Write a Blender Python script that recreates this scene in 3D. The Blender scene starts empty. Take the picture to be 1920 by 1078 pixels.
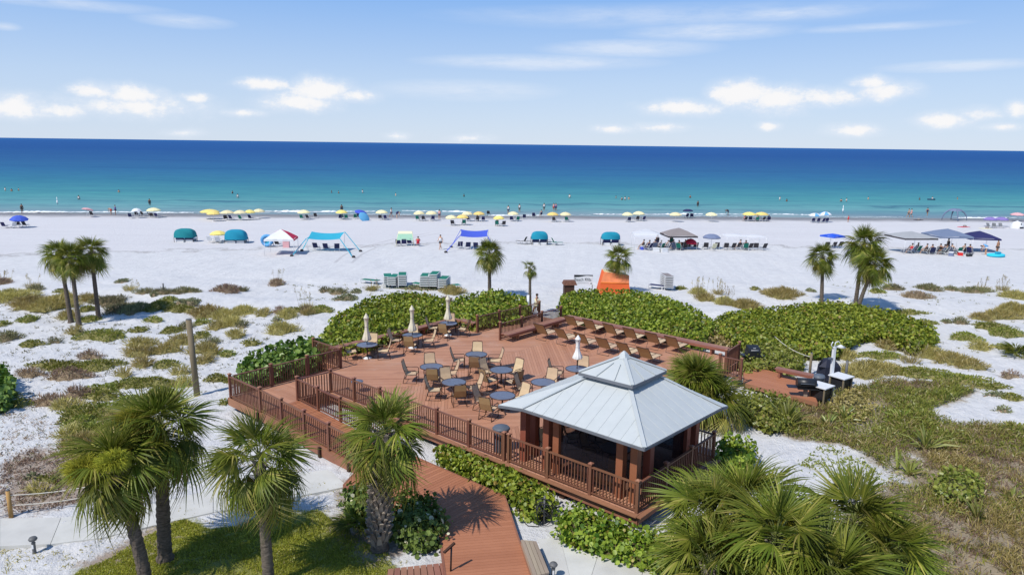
import bpy, math, random
import numpy as np
from mathutils import Vector, Matrix

# ------------------------------------------------------------------ camera, sky, sun, exposure
S = bpy.context.scene
COL = S.collection
FPX, CAM_H = 1340.0, 11.6
ROLL = math.atan(25 / 1920.0)
PITCH = math.atan((539 - 270.5) * math.cos(ROLL) / FPX)
_fw = np.array([0, math.cos(PITCH), -math.sin(PITCH)])
_r0 = np.array([1.0, 0, 0]); _u0 = np.cross(_r0, _fw)
_r = _r0 * math.cos(ROLL) + _u0 * math.sin(ROLL)
_u = -_r0 * math.sin(ROLL) + _u0 * math.cos(ROLL)
_C = np.array([0, 0, CAM_H])
cam = bpy.data.objects.new('camera', bpy.data.cameras.new('camera'))
COL.objects.link(cam)
cam.data.sensor_fit = 'HORIZONTAL'; cam.data.sensor_width = 36.0
cam.data.lens = FPX / 1920 * 36.0
cam.data.clip_start = 0.5; cam.data.clip_end = 60000
cam.matrix_world = Matrix(((_r[0], _u[0], -_fw[0], 0), (_r[1], _u[1], -_fw[1], 0), (_r[2], _u[2], -_fw[2], CAM_H), (0, 0, 0, 1)))
S.camera = cam

SUN_EL, SUN_AZ = math.radians(51), math.radians(225)      # azimuth clockwise from +Y
W = bpy.data.worlds.new('World'); S.world = W; W.use_nodes = True
sun = bpy.data.objects.new('sun', bpy.data.lights.new('sun', 'SUN'))
COL.objects.link(sun)
sun.data.energy = 4.35; sun.data.angle = math.radians(0.5); sun.data.color = (1.0, 0.955, 0.89)
_sd = Vector((-math.sin(SUN_AZ) * math.cos(SUN_EL), -math.cos(SUN_AZ) * math.cos(SUN_EL), -math.sin(SUN_EL)))
sun.rotation_euler = _sd.to_track_quat('-Z', 'Y').to_euler()
sun.location = (-25, -25, 60)
SKY_STRENGTH = 0.1
S.view_settings.view_transform = 'Standard'; S.view_settings.look = 'None'
S.view_settings.exposure = 0.0; S.view_settings.gamma = 1.0
S.view_settings.use_curve_mapping = False
S.render.engine = 'CYCLES'
S.cycles.max_bounces = 6; S.cycles.diffuse_bounces = 3; S.cycles.glossy_bounces = 2
S.cycles.transmission_bounces = 4; S.cycles.transparent_max_bounces = 6
S.cycles.caustics_reflective = False; S.cycles.caustics_refractive = False

def px_dir(x, y):
    d = _fw * FPX + _r * (x - 960) - _u * (y - 539)
    return d / np.linalg.norm(d)

def build_world():
    nt = W.node_tree; N = nt.nodes; L = nt.links; N.clear()
    out = N.new('ShaderNodeOutputWorld'); bg = N.new('ShaderNodeBackground')
    sky = N.new('ShaderNodeTexSky'); sky.sky_type = 'NISHITA'; sky.sun_disc = False
    sky.sun_elevation = SUN_EL; sky.sun_rotation = SUN_AZ
    sky.altitude = 10; sky.air_density = 0.9; sky.dust_density = 0.2; sky.ozone_density = 3.0
    tc = N.new('ShaderNodeTexCoord'); sep = N.new('ShaderNodeSeparateXYZ'); L.new(tc.outputs['Generated'], sep.inputs[0])
    def M(op, a, b=None, c=None):
        n = N.new('ShaderNodeMath'); n.operation = op
        for i, v in enumerate((a, b, c)):
            if v is None: continue
            if isinstance(v, (int, float)): n.inputs[i].default_value = v
            else: L.new(v, n.inputs[i])
        return n.outputs[0]
    az = M('MULTIPLY', M('ARCTAN2', sep.outputs[0], sep.outputs[1]), 180 / math.pi)
    el = M('MULTIPLY', M('ARCSINE', sep.outputs[2]), 180 / math.pi)
    cp = N.new('ShaderNodeCombineXYZ'); L.new(az, cp.inputs[0]); L.new(el, cp.inputs[1])
    def noise(vec, scale, detail, rough, sy=1.0, off=0):
        mp = N.new('ShaderNodeMapping'); mp.inputs['Scale'].default_value = (1, sy, 1); mp.inputs['Location'].default_value = (off, off * 1.7, off)
        L.new(vec, mp.inputs['Vector'])
        n = N.new('ShaderNodeTexNoise'); n.inputs['Scale'].default_value = scale; n.inputs['Detail'].default_value = detail; n.inputs['Roughness'].default_value = rough
        L.new(mp.outputs[0], n.inputs['Vector']); return n
    nz = noise(cp.outputs[0], 0.55, 7, 0.62, 1.5)
    nz2 = noise(cp.outputs[0], 0.16, 6, 0.6, 3.2, 9)
    def azel(x, y):
        d = px_dir(x, y); return math.degrees(math.atan2(d[0], d[1])), math.degrees(math.asin(d[2]))
    def blobs(lst, grow):
        cur = None
        for (x, y, rx, ry, wgt) in lst:
            a, e = azel(x, y); a2, _ = azel(x + rx, y); _, e2 = azel(x, y - ry)
            s = N.new('ShaderNodeVectorMath'); s.operation = 'SUBTRACT'; L.new(cp.outputs[0], s.inputs[0]); s.inputs[1].default_value = (a, e, 0)
            m = N.new('ShaderNodeVectorMath'); m.operation = 'MULTIPLY'; L.new(s.outputs[0], m.inputs[0]); m.inputs[1].default_value = (1 / max(.2, (a2 - a) * grow), 1 / max(.15, (e2 - e) * grow), 0)
            l = N.new('ShaderNodeVectorMath'); l.operation = 'LENGTH'; L.new(m.outputs[0], l.inputs[0])
            v = M('MULTIPLY_ADD', l.outputs['Value'], -wgt, wgt)
            cur = v if cur is None else M('MAXIMUM', cur, v)
        return cur
    cum = blobs([(25, 200, 75, 26, .9), (105, 208, 90, 17, .8), (180, 172, 55, 17, .9), (245, 178, 65, 22, .95), (250, 200, 150, 24, .7), (365, 184, 32, 11, .75),
                 (500, 159, 60, 13, .85), (600, 170, 66, 26, 1.1), (665, 180, 52, 14, .75), (560, 192, 80, 20, .9), (452, 212, 42, 9, .7),
                 (1285, 203, 85, 17, .9), (1390, 178, 66, 30, 1.1), (1460, 188, 75, 28, 1.0), (1550, 183, 80, 20, .8), (1635, 156, 44, 15, .95), (1655, 172, 70, 20, .85),
                 (1150, 242, 40, 9, .8), (1240, 239, 60, 9, .65), (1600, 246, 52, 14, .95), (1442, 238, 24, 9, .75), (1765, 227, 62, 17, 1.0), (1845, 215, 70, 14, .6),
                 (1905, 206, 30, 17, .9), (1880, 238, 44, 9, .75), (745, 256, 24, 8, .6), (880, 260, 40, 8, .5), (350, 250, 40, 8, .5)], 1.22)
    nzb = noise(cp.outputs[0], 1.5, 8, 0.66, 1.3, 3)
    c1 = M('ADD', M('ADD', M('MULTIPLY_ADD', nz.outputs['Fac'], 2.2, -1.42), M('MULTIPLY_ADD', nzb.outputs['Fac'], 1.5, -.75)), M('MULTIPLY', cum, 1.75))
    # clouds of the same kind all round the horizon outside the view
    far = M('MULTIPLY', M('GREATER_THAN', M('ABSOLUTE', az), 40), M('SUBTRACT', 1.0, M('MULTIPLY', M('ABSOLUTE', M('SUBTRACT', el, 7)), 0.14)))
    c2 = M('MULTIPLY', M('MULTIPLY_ADD', nz2.outputs['Fac'], 3.0, -1.55), M('MAXIMUM', far, 0))
    ca = M('MAXIMUM', c1, c2)
    mr = N.new('ShaderNodeMapRange'); mr.interpolation_type = 'SMOOTHSTEP'; L.new(ca, mr.inputs['Value']); mr.inputs['From Min'].default_value = 0.0; mr.inputs['From Max'].default_value = 1.0
    # cirrus veils
    cir = blobs([(1010, 118, 230, 16, .8), (1180, 92, 170, 18, .75), (1330, 60, 170, 18, .7), (1480, 25, 170, 16, .6), (1250, 30, 420, 22, .35), (345, 40, 90, 14, .55), (870, 170, 170, 20, .5), (1800, 124, 170, 12, .7), (1640, 52, 160, 8, .4), (120, 6, 200, 12, .5), (10, 50, 30, 8, .5)], 1)
    nz3 = noise(cp.outputs[0], 0.3, 6, 0.65, 5.0, 4)
    cc = M('MULTIPLY', M('MAXIMUM', M('ADD', cir, 0.1), 0), M('MULTIPLY_ADD', nz3.outputs['Fac'], 2.3, -0.3))
    cc = M('MINIMUM', M('MAXIMUM', cc, 0), 0.6)
    # pale sea haze low in the sky
    hz = M('POWER', 2.718, M('MULTIPLY', M('ABSOLUTE', el), -1 / 5.0))
    hsv = N.new('ShaderNodeHueSaturation'); hsv.inputs['Saturation'].default_value = 1.0; L.new(sky.outputs[0], hsv.inputs['Color'])
    def mix(f, a, b):
        n = N.new('ShaderNodeMix'); n.data_type = 'RGBA'
        if isinstance(f, float): n.inputs['Factor'].default_value = f
        else: L.new(f, n.inputs['Factor'])
        for s, v in (('A', a), ('B', b)):
            sock = [i for i in n.inputs if i.name == s and i.type == 'RGBA'][0]
            if isinstance(v, tuple): sock.default_value = v
            else: L.new(v, sock)
        return [o for o in n.outputs if o.type == 'RGBA'][0]
    k = 1 / SKY_STRENGTH
    gr = N.new('ShaderNodeValToRGB'); e_ = gr.color_ramp.elements
    for _ in range(3): e_.new(.5)
    for q, (po, c) in zip(e_, [(0, (.66, .77, .93)), (.05, (.53, .69, .94)), (.13, (.225, .47, .93)), (.3, (.15, .31, .66)), (1, (.07, .15, .36))]): q.position = po; q.color = c + (1,)
    L.new(M('DIVIDE', M('ABSOLUTE', el), 90.0), gr.inputs[0])
    gs = N.new('ShaderNodeVectorMath'); gs.operation = 'SCALE'; L.new(gr.outputs[0], gs.inputs[0]); gs.inputs['Scale'].default_value = k
    base = mix(.85, hsv.outputs[0], gs.outputs[0])
    base = mix(cc, base, (0.80 * k, 0.86 * k, 0.96 * k, 1))
    shade = M('MULTIPLY_ADD', nz.outputs['Fac'], -0.9, 1.0)
    ccol = mix(M('MINIMUM', M('MAXIMUM', M('MULTIPLY', c1, 1.7), 0), 1), (0.76 * k, 0.83 * k, 0.94 * k, 1), (0.97 * k, 0.955 * k, 0.95 * k, 1))
    soft = N.new('ShaderNodeMapRange'); soft.interpolation_type = 'SMOOTHSTEP'; L.new(M('ADD', cum, M('MULTIPLY_ADD', nz.outputs['Fac'], .9, -.5)), soft.inputs['Value']); soft.inputs['From Min'].default_value = -.25; soft.inputs['From Max'].default_value = .75
    base = mix(M('MULTIPLY', soft.outputs[0], .75), base, (0.80 * k, 0.86 * k, 0.96 * k, 1))
    fin = mix(M('MULTIPLY', mr.outputs[0], 0.88), base, ccol)
    L.new(fin, bg.inputs['Color']); bg.inputs['Strength'].default_value = SKY_STRENGTH
    L.new(bg.outputs[0], out.inputs[0])
build_world()

# ------------------------------------------------------------------ helpers
rng = np.random.default_rng(7); random.seed(7)
SHORE0, SHORE_K, WATER_Z = 131.0, 0.07, -1.3
O2 = np.array([3.91, 20.0])
_a = math.radians(-49)
AX = np.array([math.sin(_a), math.cos(_a)])           # deck u axis (away to the left)
BX = np.array([math.cos(_a), -math.sin(_a)])          # deck v axis (away to the right)
ROT = math.radians(49)

def D(u, v, z=0.0):
    p = O2 + AX * u + BX * v
    return Vector((p[0], p[1], z))
def to_uv(x, y):
    dx = x - O2[0]; dy = y - O2[1]
    return dx * AX[0] + dy * AX[1], dx * BX[0] + dy * BX[1]

def vnoise(x, y, seed=0):
    s = seed * 1.37
    return (np.sin(x * 1.0 + 1.3 * np.sin(y * .7 + s) + s) * np.cos(y * 1.1 + 1.1 * np.sin(x * .6 - s)) +
            .5 * np.sin(x * 2.3 + y * 1.7 + s * 2) * np.cos(y * 2.1 - x * 1.3 + s)) / 1.5

def gz(x, y):
    """height of the sand"""
    x = np.asarray(x, float); y = np.asarray(y, float)
    d = (SHORE0 + SHORE_K * x) - y
    base = np.where(d < 72, -1.3 * (1 - np.clip(d, -60, 72) / 72.0), 0.0)
    dune = np.exp(-((y - 50) / 12.0) ** 2) * (0.30 * vnoise(x * .22, y * .3, 1) + 0.12)
    u, v = to_uv(x, y)
    ins = np.clip(np.maximum(np.maximum(-3 - u, u - 24), np.maximum(-9 - v, v - 20)) / 5.0, 0, 1)
    near = 0.10 * vnoise(x * .5, y * .5, 2) + 0.05 * vnoise(x * 1.3, y * 1.3, 3)
    lim = np.clip((d - 20) / 40.0, 0, 1)
    return base + (dune + near) * ins * lim + 0.02 * vnoise(x * .9, y * 1.1, 4) * np.clip(d / 10, 0, 1)

def at(px, py, z):
    d = px_dir(px, py); t = (z - CAM_H) / d[2]
    return Vector((d[0] * t, d[1] * t, z))
def gat(px, py, dz=0.0):
    z = 0.0
    for _ in range(8):
        p = at(px, py, z + dz); z = float(gz(p.x, p.y))
    return Vector((p.x, p.y, z))
def wat(px, py): return at(px, py, WATER_Z)
def pxm(p):  # photo pixels per metre at a point
    w = (np.array(p) - _C) @ _fw
    return FPX / w
def proj(p):
    d = np.array(p, float) - _C; w = d @ _fw
    return 960 + FPX * (d @ _r) / w, 539 - FPX * (d @ _u) / w

def lin(r, g, b):
    return tuple(((c / 255 + .055) / 1.055) ** 2.4 if c > 10 else c / 255 / 12.92 for c in (r, g, b))

def tag(o, label=None, cat=None, group=None, kind=None):
    if label: o['label'] = label
    if cat: o['category'] = cat
    if group: o['group'] = group
    if kind: o['kind'] = kind
    return o
def obj(name, mesh, parent=None, loc=(0, 0, 0), rot=(0, 0, 0), scale=None):
    o = bpy.data.objects.new(name, mesh); COL.objects.link(o)
    o.location = loc; o.rotation_euler = rot
    if scale is not None: o.scale = (scale,) * 3 if isinstance(scale, (int, float)) else scale
    if parent is not None: o.parent = parent
    return o
def thing(name, label, cat, loc=(0, 0, 0), rotz=0.0, group=None):
    o = obj(name, None, None, loc, (0, 0, rotz)); o.empty_display_size = .2
    return tag(o, label, cat, group)
def kids(o): return KID.get(o.name, [])
def copy_tree(o, parent=None):
    c = o.copy(); COL.objects.link(c)
    if parent is not None: c.parent = parent
    for ch in o.children: copy_tree(ch, c)
    return c
def dup(root, loc, rotz, label, group=None, scale=None):
    c = copy_tree(root); c.location = loc; c.rotation_euler = (0, 0, rotz); c['label'] = label
    if group: c['group'] = group
    if scale is not None: c.scale = (scale,) * 3 if isinstance(scale, (int, float)) else scale
    return c

class MB:
    """collects shapes and turns them into one mesh"""
    def __init__(s): s.v = []; s.f = []; s.m = []; s.smooth = []
    def add(s, vs, fs, mi=0, sm=False):
        b = len(s.v); s.v.extend([tuple(map(float, p)) for p in vs])
        for f in fs: s.f.append([b + i for i in f]); s.m.append(mi); s.smooth.append(sm)
        return s
    def box(s, c, d, rz=0.0, R=None, mi=0, taper=1.0):
        x, y, z = (k / 2 for k in d)
        pts = [(-x, -y, -z), (x, -y, -z), (x, y, -z), (-x, y, -z), (-x * taper, -y * taper, z), (x * taper, -y * taper, z), (x * taper, y * taper, z), (-x * taper, y * taper, z)]
        if R is None: R = Matrix.Rotation(rz, 3, 'Z')
        c = Vector(c); pts = [c + R @ Vector(p) for p in pts]
        return s.add(pts, [(0, 3, 2, 1), (4, 5, 6, 7), (0, 1, 5, 4), (1, 2, 6, 5), (2, 3, 7, 6), (3, 0, 4, 7)], mi)
    def beam(s, p, q, w, h, mi=0, up=(0, 0, 1)):
        p = Vector(p); q = Vector(q); x = (q - p); l = x.length; x.normalize()
        upv = Vector(up)
        if abs(x.dot(upv)) > .98: upv = Vector((1, 0, 0))
        y = upv.cross(x).normalized(); z = x.cross(y)
        R = Matrix((x, y, z)).transposed()
        return s.box((p + q) / 2, (l, w, h), R=R, mi=mi)
    def tube(s, pts, rad, n=8, mi=0, cap=True, sm=True):
        pts = [Vector(p) for p in pts]
        if isinstance(rad, (int, float)): rad = [rad] * len(pts)
        vs = []; fs = []
        prev = None
        for i, p in enumerate(pts):
            t = (pts[min(i + 1, len(pts) - 1)] - pts[max(i - 1, 0)]).normalized()
            a = Vector((0, 0, 1)) if abs(t.z) < .95 else Vector((1, 0, 0))
            if prev is not None and abs(prev.dot(t)) < .95: a = prev
            x = (a - t * a.dot(t)).normalized(); y = t.cross(x); prev = x
            for k in range(n):
                an = 2 * math.pi * k / n
                vs.append(p + (x * math.cos(an) + y * math.sin(an)) * rad[i])
        for i in range(len(pts) - 1):
            for k in range(n):
                k2 = (k + 1) % n
                fs.append((i * n + k, i * n + k2, (i + 1) * n + k2, (i + 1) * n + k))
        s.add(vs, fs, mi, sm)
        if cap:
            b = len(s.v) - len(vs)
            s.f.append([b + k for k in range(n)][::-1]); s.m.append(mi); s.smooth.append(False)
            e = b + (len(pts) - 1) * n
            s.f.append([e + k for k in range(n)]); s.m.append(mi); s.smooth.append(False)
        return s
    def lathe(s, prof, n=16, c=(0, 0, 0), mi=0, sm=True):
        c = Vector(c); vs = []; fs = []
        for r, z in prof:
            for k in range(n):
                an = 2 * math.pi * k / n
                vs.append(c + Vector((r * math.cos(an), r * math.sin(an), z)))
        for i in range(len(prof) - 1):
            for k in range(n):
                k2 = (k + 1) % n
                fs.append((i * n + k, i * n + k2, (i + 1) * n + k2, (i + 1) * n + k))
        return s.add(vs, fs, mi, sm)
    def sheet(s, quad, th=.01, mi=0):
        """thin slab under a 4-corner polygon (any planar polygon)"""
        q = [Vector(p) for p in quad]
        n = (q[1] - q[0]).cross(q[2] - q[0]).normalized()
        lo = [p - n * th for p in q]; k = len(q)
        fs = [tuple(range(k)), tuple(range(2 * k - 1, k - 1, -1))]
        for i in range(k): fs.append((i, i + k, (i + 1) % k + k, (i + 1) % k))
        return s.add(q + lo, fs, mi)
    def prism(s, poly, z0, z1, mi=0):
        k = len(poly)
        ar = sum(poly[i][0] * poly[(i + 1) % k][1] - poly[(i + 1) % k][0] * poly[i][1] for i in range(k))
        if ar < 0: poly = poly[::-1]
        vs = [(p[0], p[1], z0) for p in poly] + [(p[0], p[1], z1) for p in poly]
        fs = [tuple(range(k, 2 * k)), tuple(range(k - 1, -1, -1))]
        for i in range(k): j = (i + 1) % k; fs.append((i, j, j + k, i + k))
        return s.add(vs, fs, mi)
    def mesh(s, name, mats):
        me = bpy.data.meshes.new(name); me.from_pydata(s.v, [], s.f)
        for m in (mats if isinstance(mats, (list, tuple)) else [mats]): me.materials.append(m)
        me.polygons.foreach_set('material_index', s.m); me.polygons.foreach_set('use_smooth', s.smooth); me.update()
        return me
    def build(s, name, mats, parent=None, loc=(0, 0, 0), rot=(0, 0, 0)):
        return obj(name, s.mesh(name, mats), parent, loc, rot)

def np_mesh(name, V, F, mats, midx=None, smooth=False):
    me = bpy.data.meshes.new(name); V = np.asarray(V, np.float32); F = np.asarray(F, np.int32)
    n, k = F.shape
    me.vertices.add(len(V)); me.vertices.foreach_set('co', V.ravel())
    me.loops.add(n * k); me.loops.foreach_set('vertex_index', F.ravel())
    me.polygons.add(n); me.polygons.foreach_set('loop_start', np.arange(0, n * k, k, dtype=np.int32))
    for m in (mats if isinstance(mats, (list, tuple)) else [mats]): me.materials.append(m)
    if midx is not None: me.polygons.foreach_set('material_index', np.asarray(midx, np.int32))
    if smooth: me.polygons.foreach_set('use_smooth', np.ones(n, bool))
    me.update(calc_edges=True)
    return me

# ------------------------------------------------------------------ materials
class NT:
    def __init__(s, name):
        s.m = bpy.data.materials.new(name); s.m.use_nodes = True; s.t = s.m.node_tree; s.N = s.t.nodes; s.L = s.t.links; s.N.clear()
        s.out = s.N.new('ShaderNodeOutputMaterial')
    def n(s, typ, props=None, **inp):
        nd = s.N.new('ShaderNode' + typ)
        for k, v in (props or {}).items(): setattr(nd, k, v)
        for k, v in inp.items(): s.set(nd, k.replace('_', ' '), v)
        return nd
    def set(s, nd, k, v):
        i = nd.inputs[int(k)] if k.isdigit() else nd.inputs[k]
        if hasattr(v, 'is_output') or isinstance(v, bpy.types.NodeSocket): s.L.new(v, i)
        else:
            if isinstance(v, tuple) and len(v) == 3 and i.type == 'RGBA': v = v + (1,)
            i.default_value = v
    def math(s, op, a, b=0.0, c=0.0):
        nd = s.N.new('ShaderNodeMath'); nd.operation = op
        for i, v in enumerate((a, b, c)):
            if isinstance(v, (int, float)): nd.inputs[i].default_value = v
            else: s.L.new(v, nd.inputs[i])
        return nd.outputs[0]
    def mix(s, f, a, b, bt='MIX'):
        nd = s.N.new('ShaderNodeMix'); nd.data_type = 'RGBA'; nd.blend_type = bt
        for i, v in ((0, f), (6, a), (7, b)):
            if isinstance(v, bpy.types.NodeSocket): s.L.new(v, nd.inputs[i])
            else: nd.inputs[i].default_value = (v + (1,) if isinstance(v, tuple) and len(v) == 3 else v)
        return nd.outputs[2]
    def noise(s, scale, detail=4, rough=.55, vec=None, sc=(1, 1, 1), coord='Object'):
        mp = s.N.new('ShaderNodeMapping'); mp.inputs['Scale'].default_value = sc
        if vec is None:
            if coord == 'World': vec = s.N.new('ShaderNodeNewGeometry').outputs['Position']
            else: vec = s.N.new('ShaderNodeTexCoord').outputs[coord]
        s.L.new(vec, mp.inputs['Vector'])
        nd = s.N.new('ShaderNodeTexNoise'); nd.inputs['Scale'].default_value = scale; nd.inputs['Detail'].default_value = detail; nd.inputs['Roughness'].default_value = rough
        s.L.new(mp.outputs[0], nd.inputs['Vector']); return nd.outputs['Fac']
    def ramp(s, f, stops, interp='LINEAR'):
        nd = s.N.new('ShaderNodeValToRGB'); r = nd.color_ramp; r.interpolation = interp
        while len(r.elements) < len(stops): r.elements.new(.5)
        for e, (p, c) in zip(r.elements, stops): e.position = p; e.color = tuple(c) + (1,)
        s.L.new(f, nd.inputs[0]); return nd.outputs[0]
    def bump(s, h, strength=.3, dist=.02):
        nd = s.N.new('ShaderNodeBump'); nd.inputs['Strength'].default_value = strength; nd.inputs['Distance'].default_value = dist
        s.L.new(h, nd.inputs['Height']); return nd.outputs[0]
    def pbsdf(s, color, rough=.6, spec=.3, metal=0.0, normal=None):
        p = s.N.new('ShaderNodeBsdfPrincipled')
        s.set(p, 'Base Color', color); s.set(p, 'Roughness', rough); s.set(p, 'Specular IOR Level', spec); s.set(p, 'Metallic', metal)
        if normal is not None: s.L.new(normal, p.inputs['Normal'])
        return p
    def done(s, sh): s.L.new(sh.outputs[0] if hasattr(sh, 'outputs') else sh, s.out.inputs[0]); return s.m

def mat(name, c, rough=.6, var=.18, scale=3.0, rnd='', rv=.2, bump=0.0, bscale=30.0, metal=0.0, spec=.3, sc=(1, 1, 1)):
    """plain surface: colour, mottled by noise, varied per object or per island, fine relief"""
    t = NT(name)
    f = t.noise(scale, 5, .6, sc=sc)
    col = t.mix(t.math('MULTIPLY_ADD', f, 2.0, -.5), tuple(k * (1 - var) for k in c), tuple(min(1, k * (1 + var)) for k in c))
    if rnd:
        r = t.N.new('ShaderNodeObjectInfo').outputs['Random'] if rnd == 'obj' else t.N.new('ShaderNodeNewGeometry').outputs['Random Per Island']
        h = t.n('HueSaturation', Color=col, Value=t.math('MULTIPLY_ADD', r, 2 * rv, 1 - rv), Hue=t.math('MULTIPLY_ADD', r, .02, .49))
        col = h.outputs[0]
    nrm = t.bump(t.noise(bscale, 3, .6, sc=sc), bump, .02) if bump else None
    return t.done(t.pbsdf(col, rough, spec, metal, nrm))

def leaf_mat(name, c1, c2, c3=None, rnd='isl', trans=.3, gloss=.06, rough=.4, obj_var=.25):
    """foliage: each leaf takes its own tone between c1 and c2 (a few c3), lets light through"""
    t = NT(name)
    r = t.N.new('ShaderNodeNewGeometry').outputs['Random Per Island']
    stops = [(0, c1), (.8, c2)] + ([(.93, c2), (.97, c3)] if c3 else [])
    col = t.ramp(r, stops)
    ro = t.N.new('ShaderNodeObjectInfo').outputs['Random']
    big = t.noise(.9, 3, .6, coord='World')
    val = t.math('ADD', t.math('MULTIPLY_ADD', ro, 2 * obj_var, 1 - obj_var), t.math('MULTIPLY_ADD', big, .7, -.35))
    h = t.n('HueSaturation', Color=col, Value=val, Hue=t.math('MULTIPLY_ADD', ro, .03, .485))
    df = t.n('BsdfDiffuse', Color=h.outputs[0]); tl = t.n('BsdfTranslucent', Color=h.outputs[0])
    gl = t.n('BsdfGlossy', Color=(.9, .9, .9), Roughness=rough)
    m1 = t.n('MixShader', Fac=trans); t.L.new(df.outputs[0], m1.inputs[1]); t.L.new(tl.outputs[0], m1.inputs[2])
    m2 = t.n('MixShader', Fac=gloss); t.L.new(m1.outputs[0], m2.inputs[1]); t.L.new(gl.outputs[0], m2.inputs[2])
    return t.done(m2)

Mt = {}
Mt['rail'] = mat('painted_rail_wood', (.175, .075, .046), .55, .15, 2.0, 'obj', .12, .15, 40, sc=(1, 1, .2))
Mt['railtop'] = mat('rail_cap_wood', (.30, .14, .09), .5, .15, 3, 'obj', .15)  # coppery caps, lightened in the colour as sunlit tops
Mt['fascia'] = mat('fascia_board', (.27, .118, .072), .6, .2, 1.2, 'obj', .1, .2, 30)
Mt['bench'] = mat('bench_board', (.30, .145, .10), .6, .18, 1.5, 'obj', .14, .2, 30)
Mt['column'] = mat('column_wood', (.27, .088, .048), .6, .15, 1.0, 'obj', .1, .15, 30)
Mt['joist'] = mat('dark_joists', (.06, .03, .02), .9)
Mt['beam'] = mat('eave_beam', (.30, .20, .12), .7, .2, 2)
Mt['bronze'] = mat('bronze_frame', (.055, .028, .02), .4, .1, 5, spec=.5)
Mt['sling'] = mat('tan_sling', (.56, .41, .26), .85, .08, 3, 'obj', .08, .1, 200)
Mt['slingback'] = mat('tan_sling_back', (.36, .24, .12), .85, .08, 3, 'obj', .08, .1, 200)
Mt['tabletop'] = mat('table_top_glass', (.13, .145, .19), .35, .25, 7, 'obj', .1, spec=.4)
Mt['canvas'] = mat('cream_canvas', (.66, .60, .47), .9, .08, 4, 'obj', .05)
Mt['canvasw'] = mat('white_canvas', (.78, .78, .76), .9, .06, 4)
Mt['white'] = mat('white_paint', (.72, .73, .74), .5, .05, 3)
Mt['plastic'] = mat('white_plastic', (.68, .69, .70), .45, .06, 3)
Mt['black'] = mat('black_metal', (.016, .017, .02), .42, .2, 5, spec=.5)
Mt['navycover'] = mat('dark_cover', (.022, .024, .04), .6, .2, 3)
Mt['grey'] = mat('grey_bin', (.10, .12, .15), .5, .15, 4)
Mt['concrete'] = mat('concrete_slab', (.55, .54, .50), .85, .12, 1.1, 'obj', .05, .2, 60)
Mt['planter'] = mat('weathered_box_wood', (.34, .27, .20), .8, .2, 2.0, 'obj', .12, .3, 30, sc=(1, .15, 1))
Mt['post'] = mat('round_timber_post', (.20, .16, .10), .85, .25, 2.0, '', .1, .3, 20, sc=(1, 1, .2))
Mt['postwarm'] = mat('new_timber_post', (.42, .25, .09), .8, .2, 3.0)
Mt['rope'] = mat('rope', (.62, .58, .50), .9, .1, 9)
Mt['rubber'] = mat('black_hose', (.03, .03, .032), .5, .1, 4)
Mt['lampgrey'] = mat('grey_lamp_metal', (.13, .13, .13), .5, .2, 8)
Mt['trunk'] = mat('palm_bark', (.125, .10, .078), .95, .7, 7.0, 'obj', .12, .8, 9, sc=(1, 1, 3.5))
Mt['boot'] = mat('leaf_boot', (.30, .25, .20), .9, .35, 6, 'obj', .3, .4, 30)
Mt['palm'] = leaf_mat('palm_leaf', (.085, .118, .011), (.255, .272, .040), (.36, .32, .08), trans=.32, gloss=.018, rough=.45, obj_var=.28)
Mt['palmold'] = leaf_mat('palm_leaf_old', (.22, .21, .035), (.34, .28, .06), trans=.25, gloss=.04, obj_var=.35)
Mt['palmdead'] = leaf_mat('palm_leaf_dead', (.20, .13, .06), (.30, .21, .11), trans=.15, gloss=.02, obj_var=.25)
Mt['petiole'] = mat('palm_stalk', (.16, .18, .05), .6, .2, 4, 'obj', .3)
Mt['bloom'] = leaf_mat('palm_blossom', (.26, .26, .03), (.44, .41, .06), trans=.3, gloss=.0)
Mt['seagrape'] = leaf_mat('sea_grape_leaf', (.060, .13, .008), (.34, .41, .042), (.36, .28, .06), trans=.3, gloss=.03, rough=.5, obj_var=.10)
Mt['seagraped'] = leaf_mat('sea_grape_leaf_dark', (.045, .11, .012), (.20, .29, .05), trans=.2, gloss=.04, rough=.45, obj_var=.1)
Mt['varieg'] = leaf_mat('pale_edged_leaf', (.05, .09, .015), (.15, .20, .04), (.66, .62, .42), trans=.15, gloss=.025, rough=.5)
Mt['twig'] = mat('twigs_and_litter', (.085, .075, .03), .95, .4, 6)
Mt['coverg'] = leaf_mat('creeper_green', (.14, .175, .025), (.31, .31, .06), (.36, .29, .11), trans=.35, gloss=.03, obj_var=.2)
Mt['covero'] = leaf_mat('dune_grass_olive', (.31, .26, .07), (.52, .43, .16), (.55, .44, .26), trans=.38, gloss=.03, obj_var=.2)
Mt['coverb'] = leaf_mat('dry_brown_plant', (.24, .16, .10), (.40, .29, .20), (.27, .28, .10), trans=.35, gloss=.02, obj_var=.2)
Mt['covers'] = leaf_mat('silver_shrub', (.17, .19, .09), (.31, .33, .18), (.2, .2, .08), trans=.25, gloss=.03, obj_var=.15)
Mt['coverd'] = leaf_mat('dark_dune_plant', (.15, .15, .065), (.29, .27, .13), trans=.35, gloss=.03, obj_var=.2)
Mt['coreg'] = mat('low_stems', (.22, .20, .075), .95, .4, 5)
Mt['coreb'] = mat('dry_stems', (.25, .19, .12), .95, .4, 5)
Mt['grass'] = leaf_mat('lawn_grass', (.26, .29, .03), (.48, .46, .07), (.42, .33, .13), trans=.4, gloss=.03, obj_var=.1)
Mt['oats'] = leaf_mat('sea_oats', (.30, .24, .13), (.42, .35, .2), trans=.3, gloss=.0)
Mt['yucca'] = leaf_mat('yucca_leaf', (.17, .22, .03), (.36, .38, .10), (.34, .30, .12), trans=.2, gloss=.06)
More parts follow.
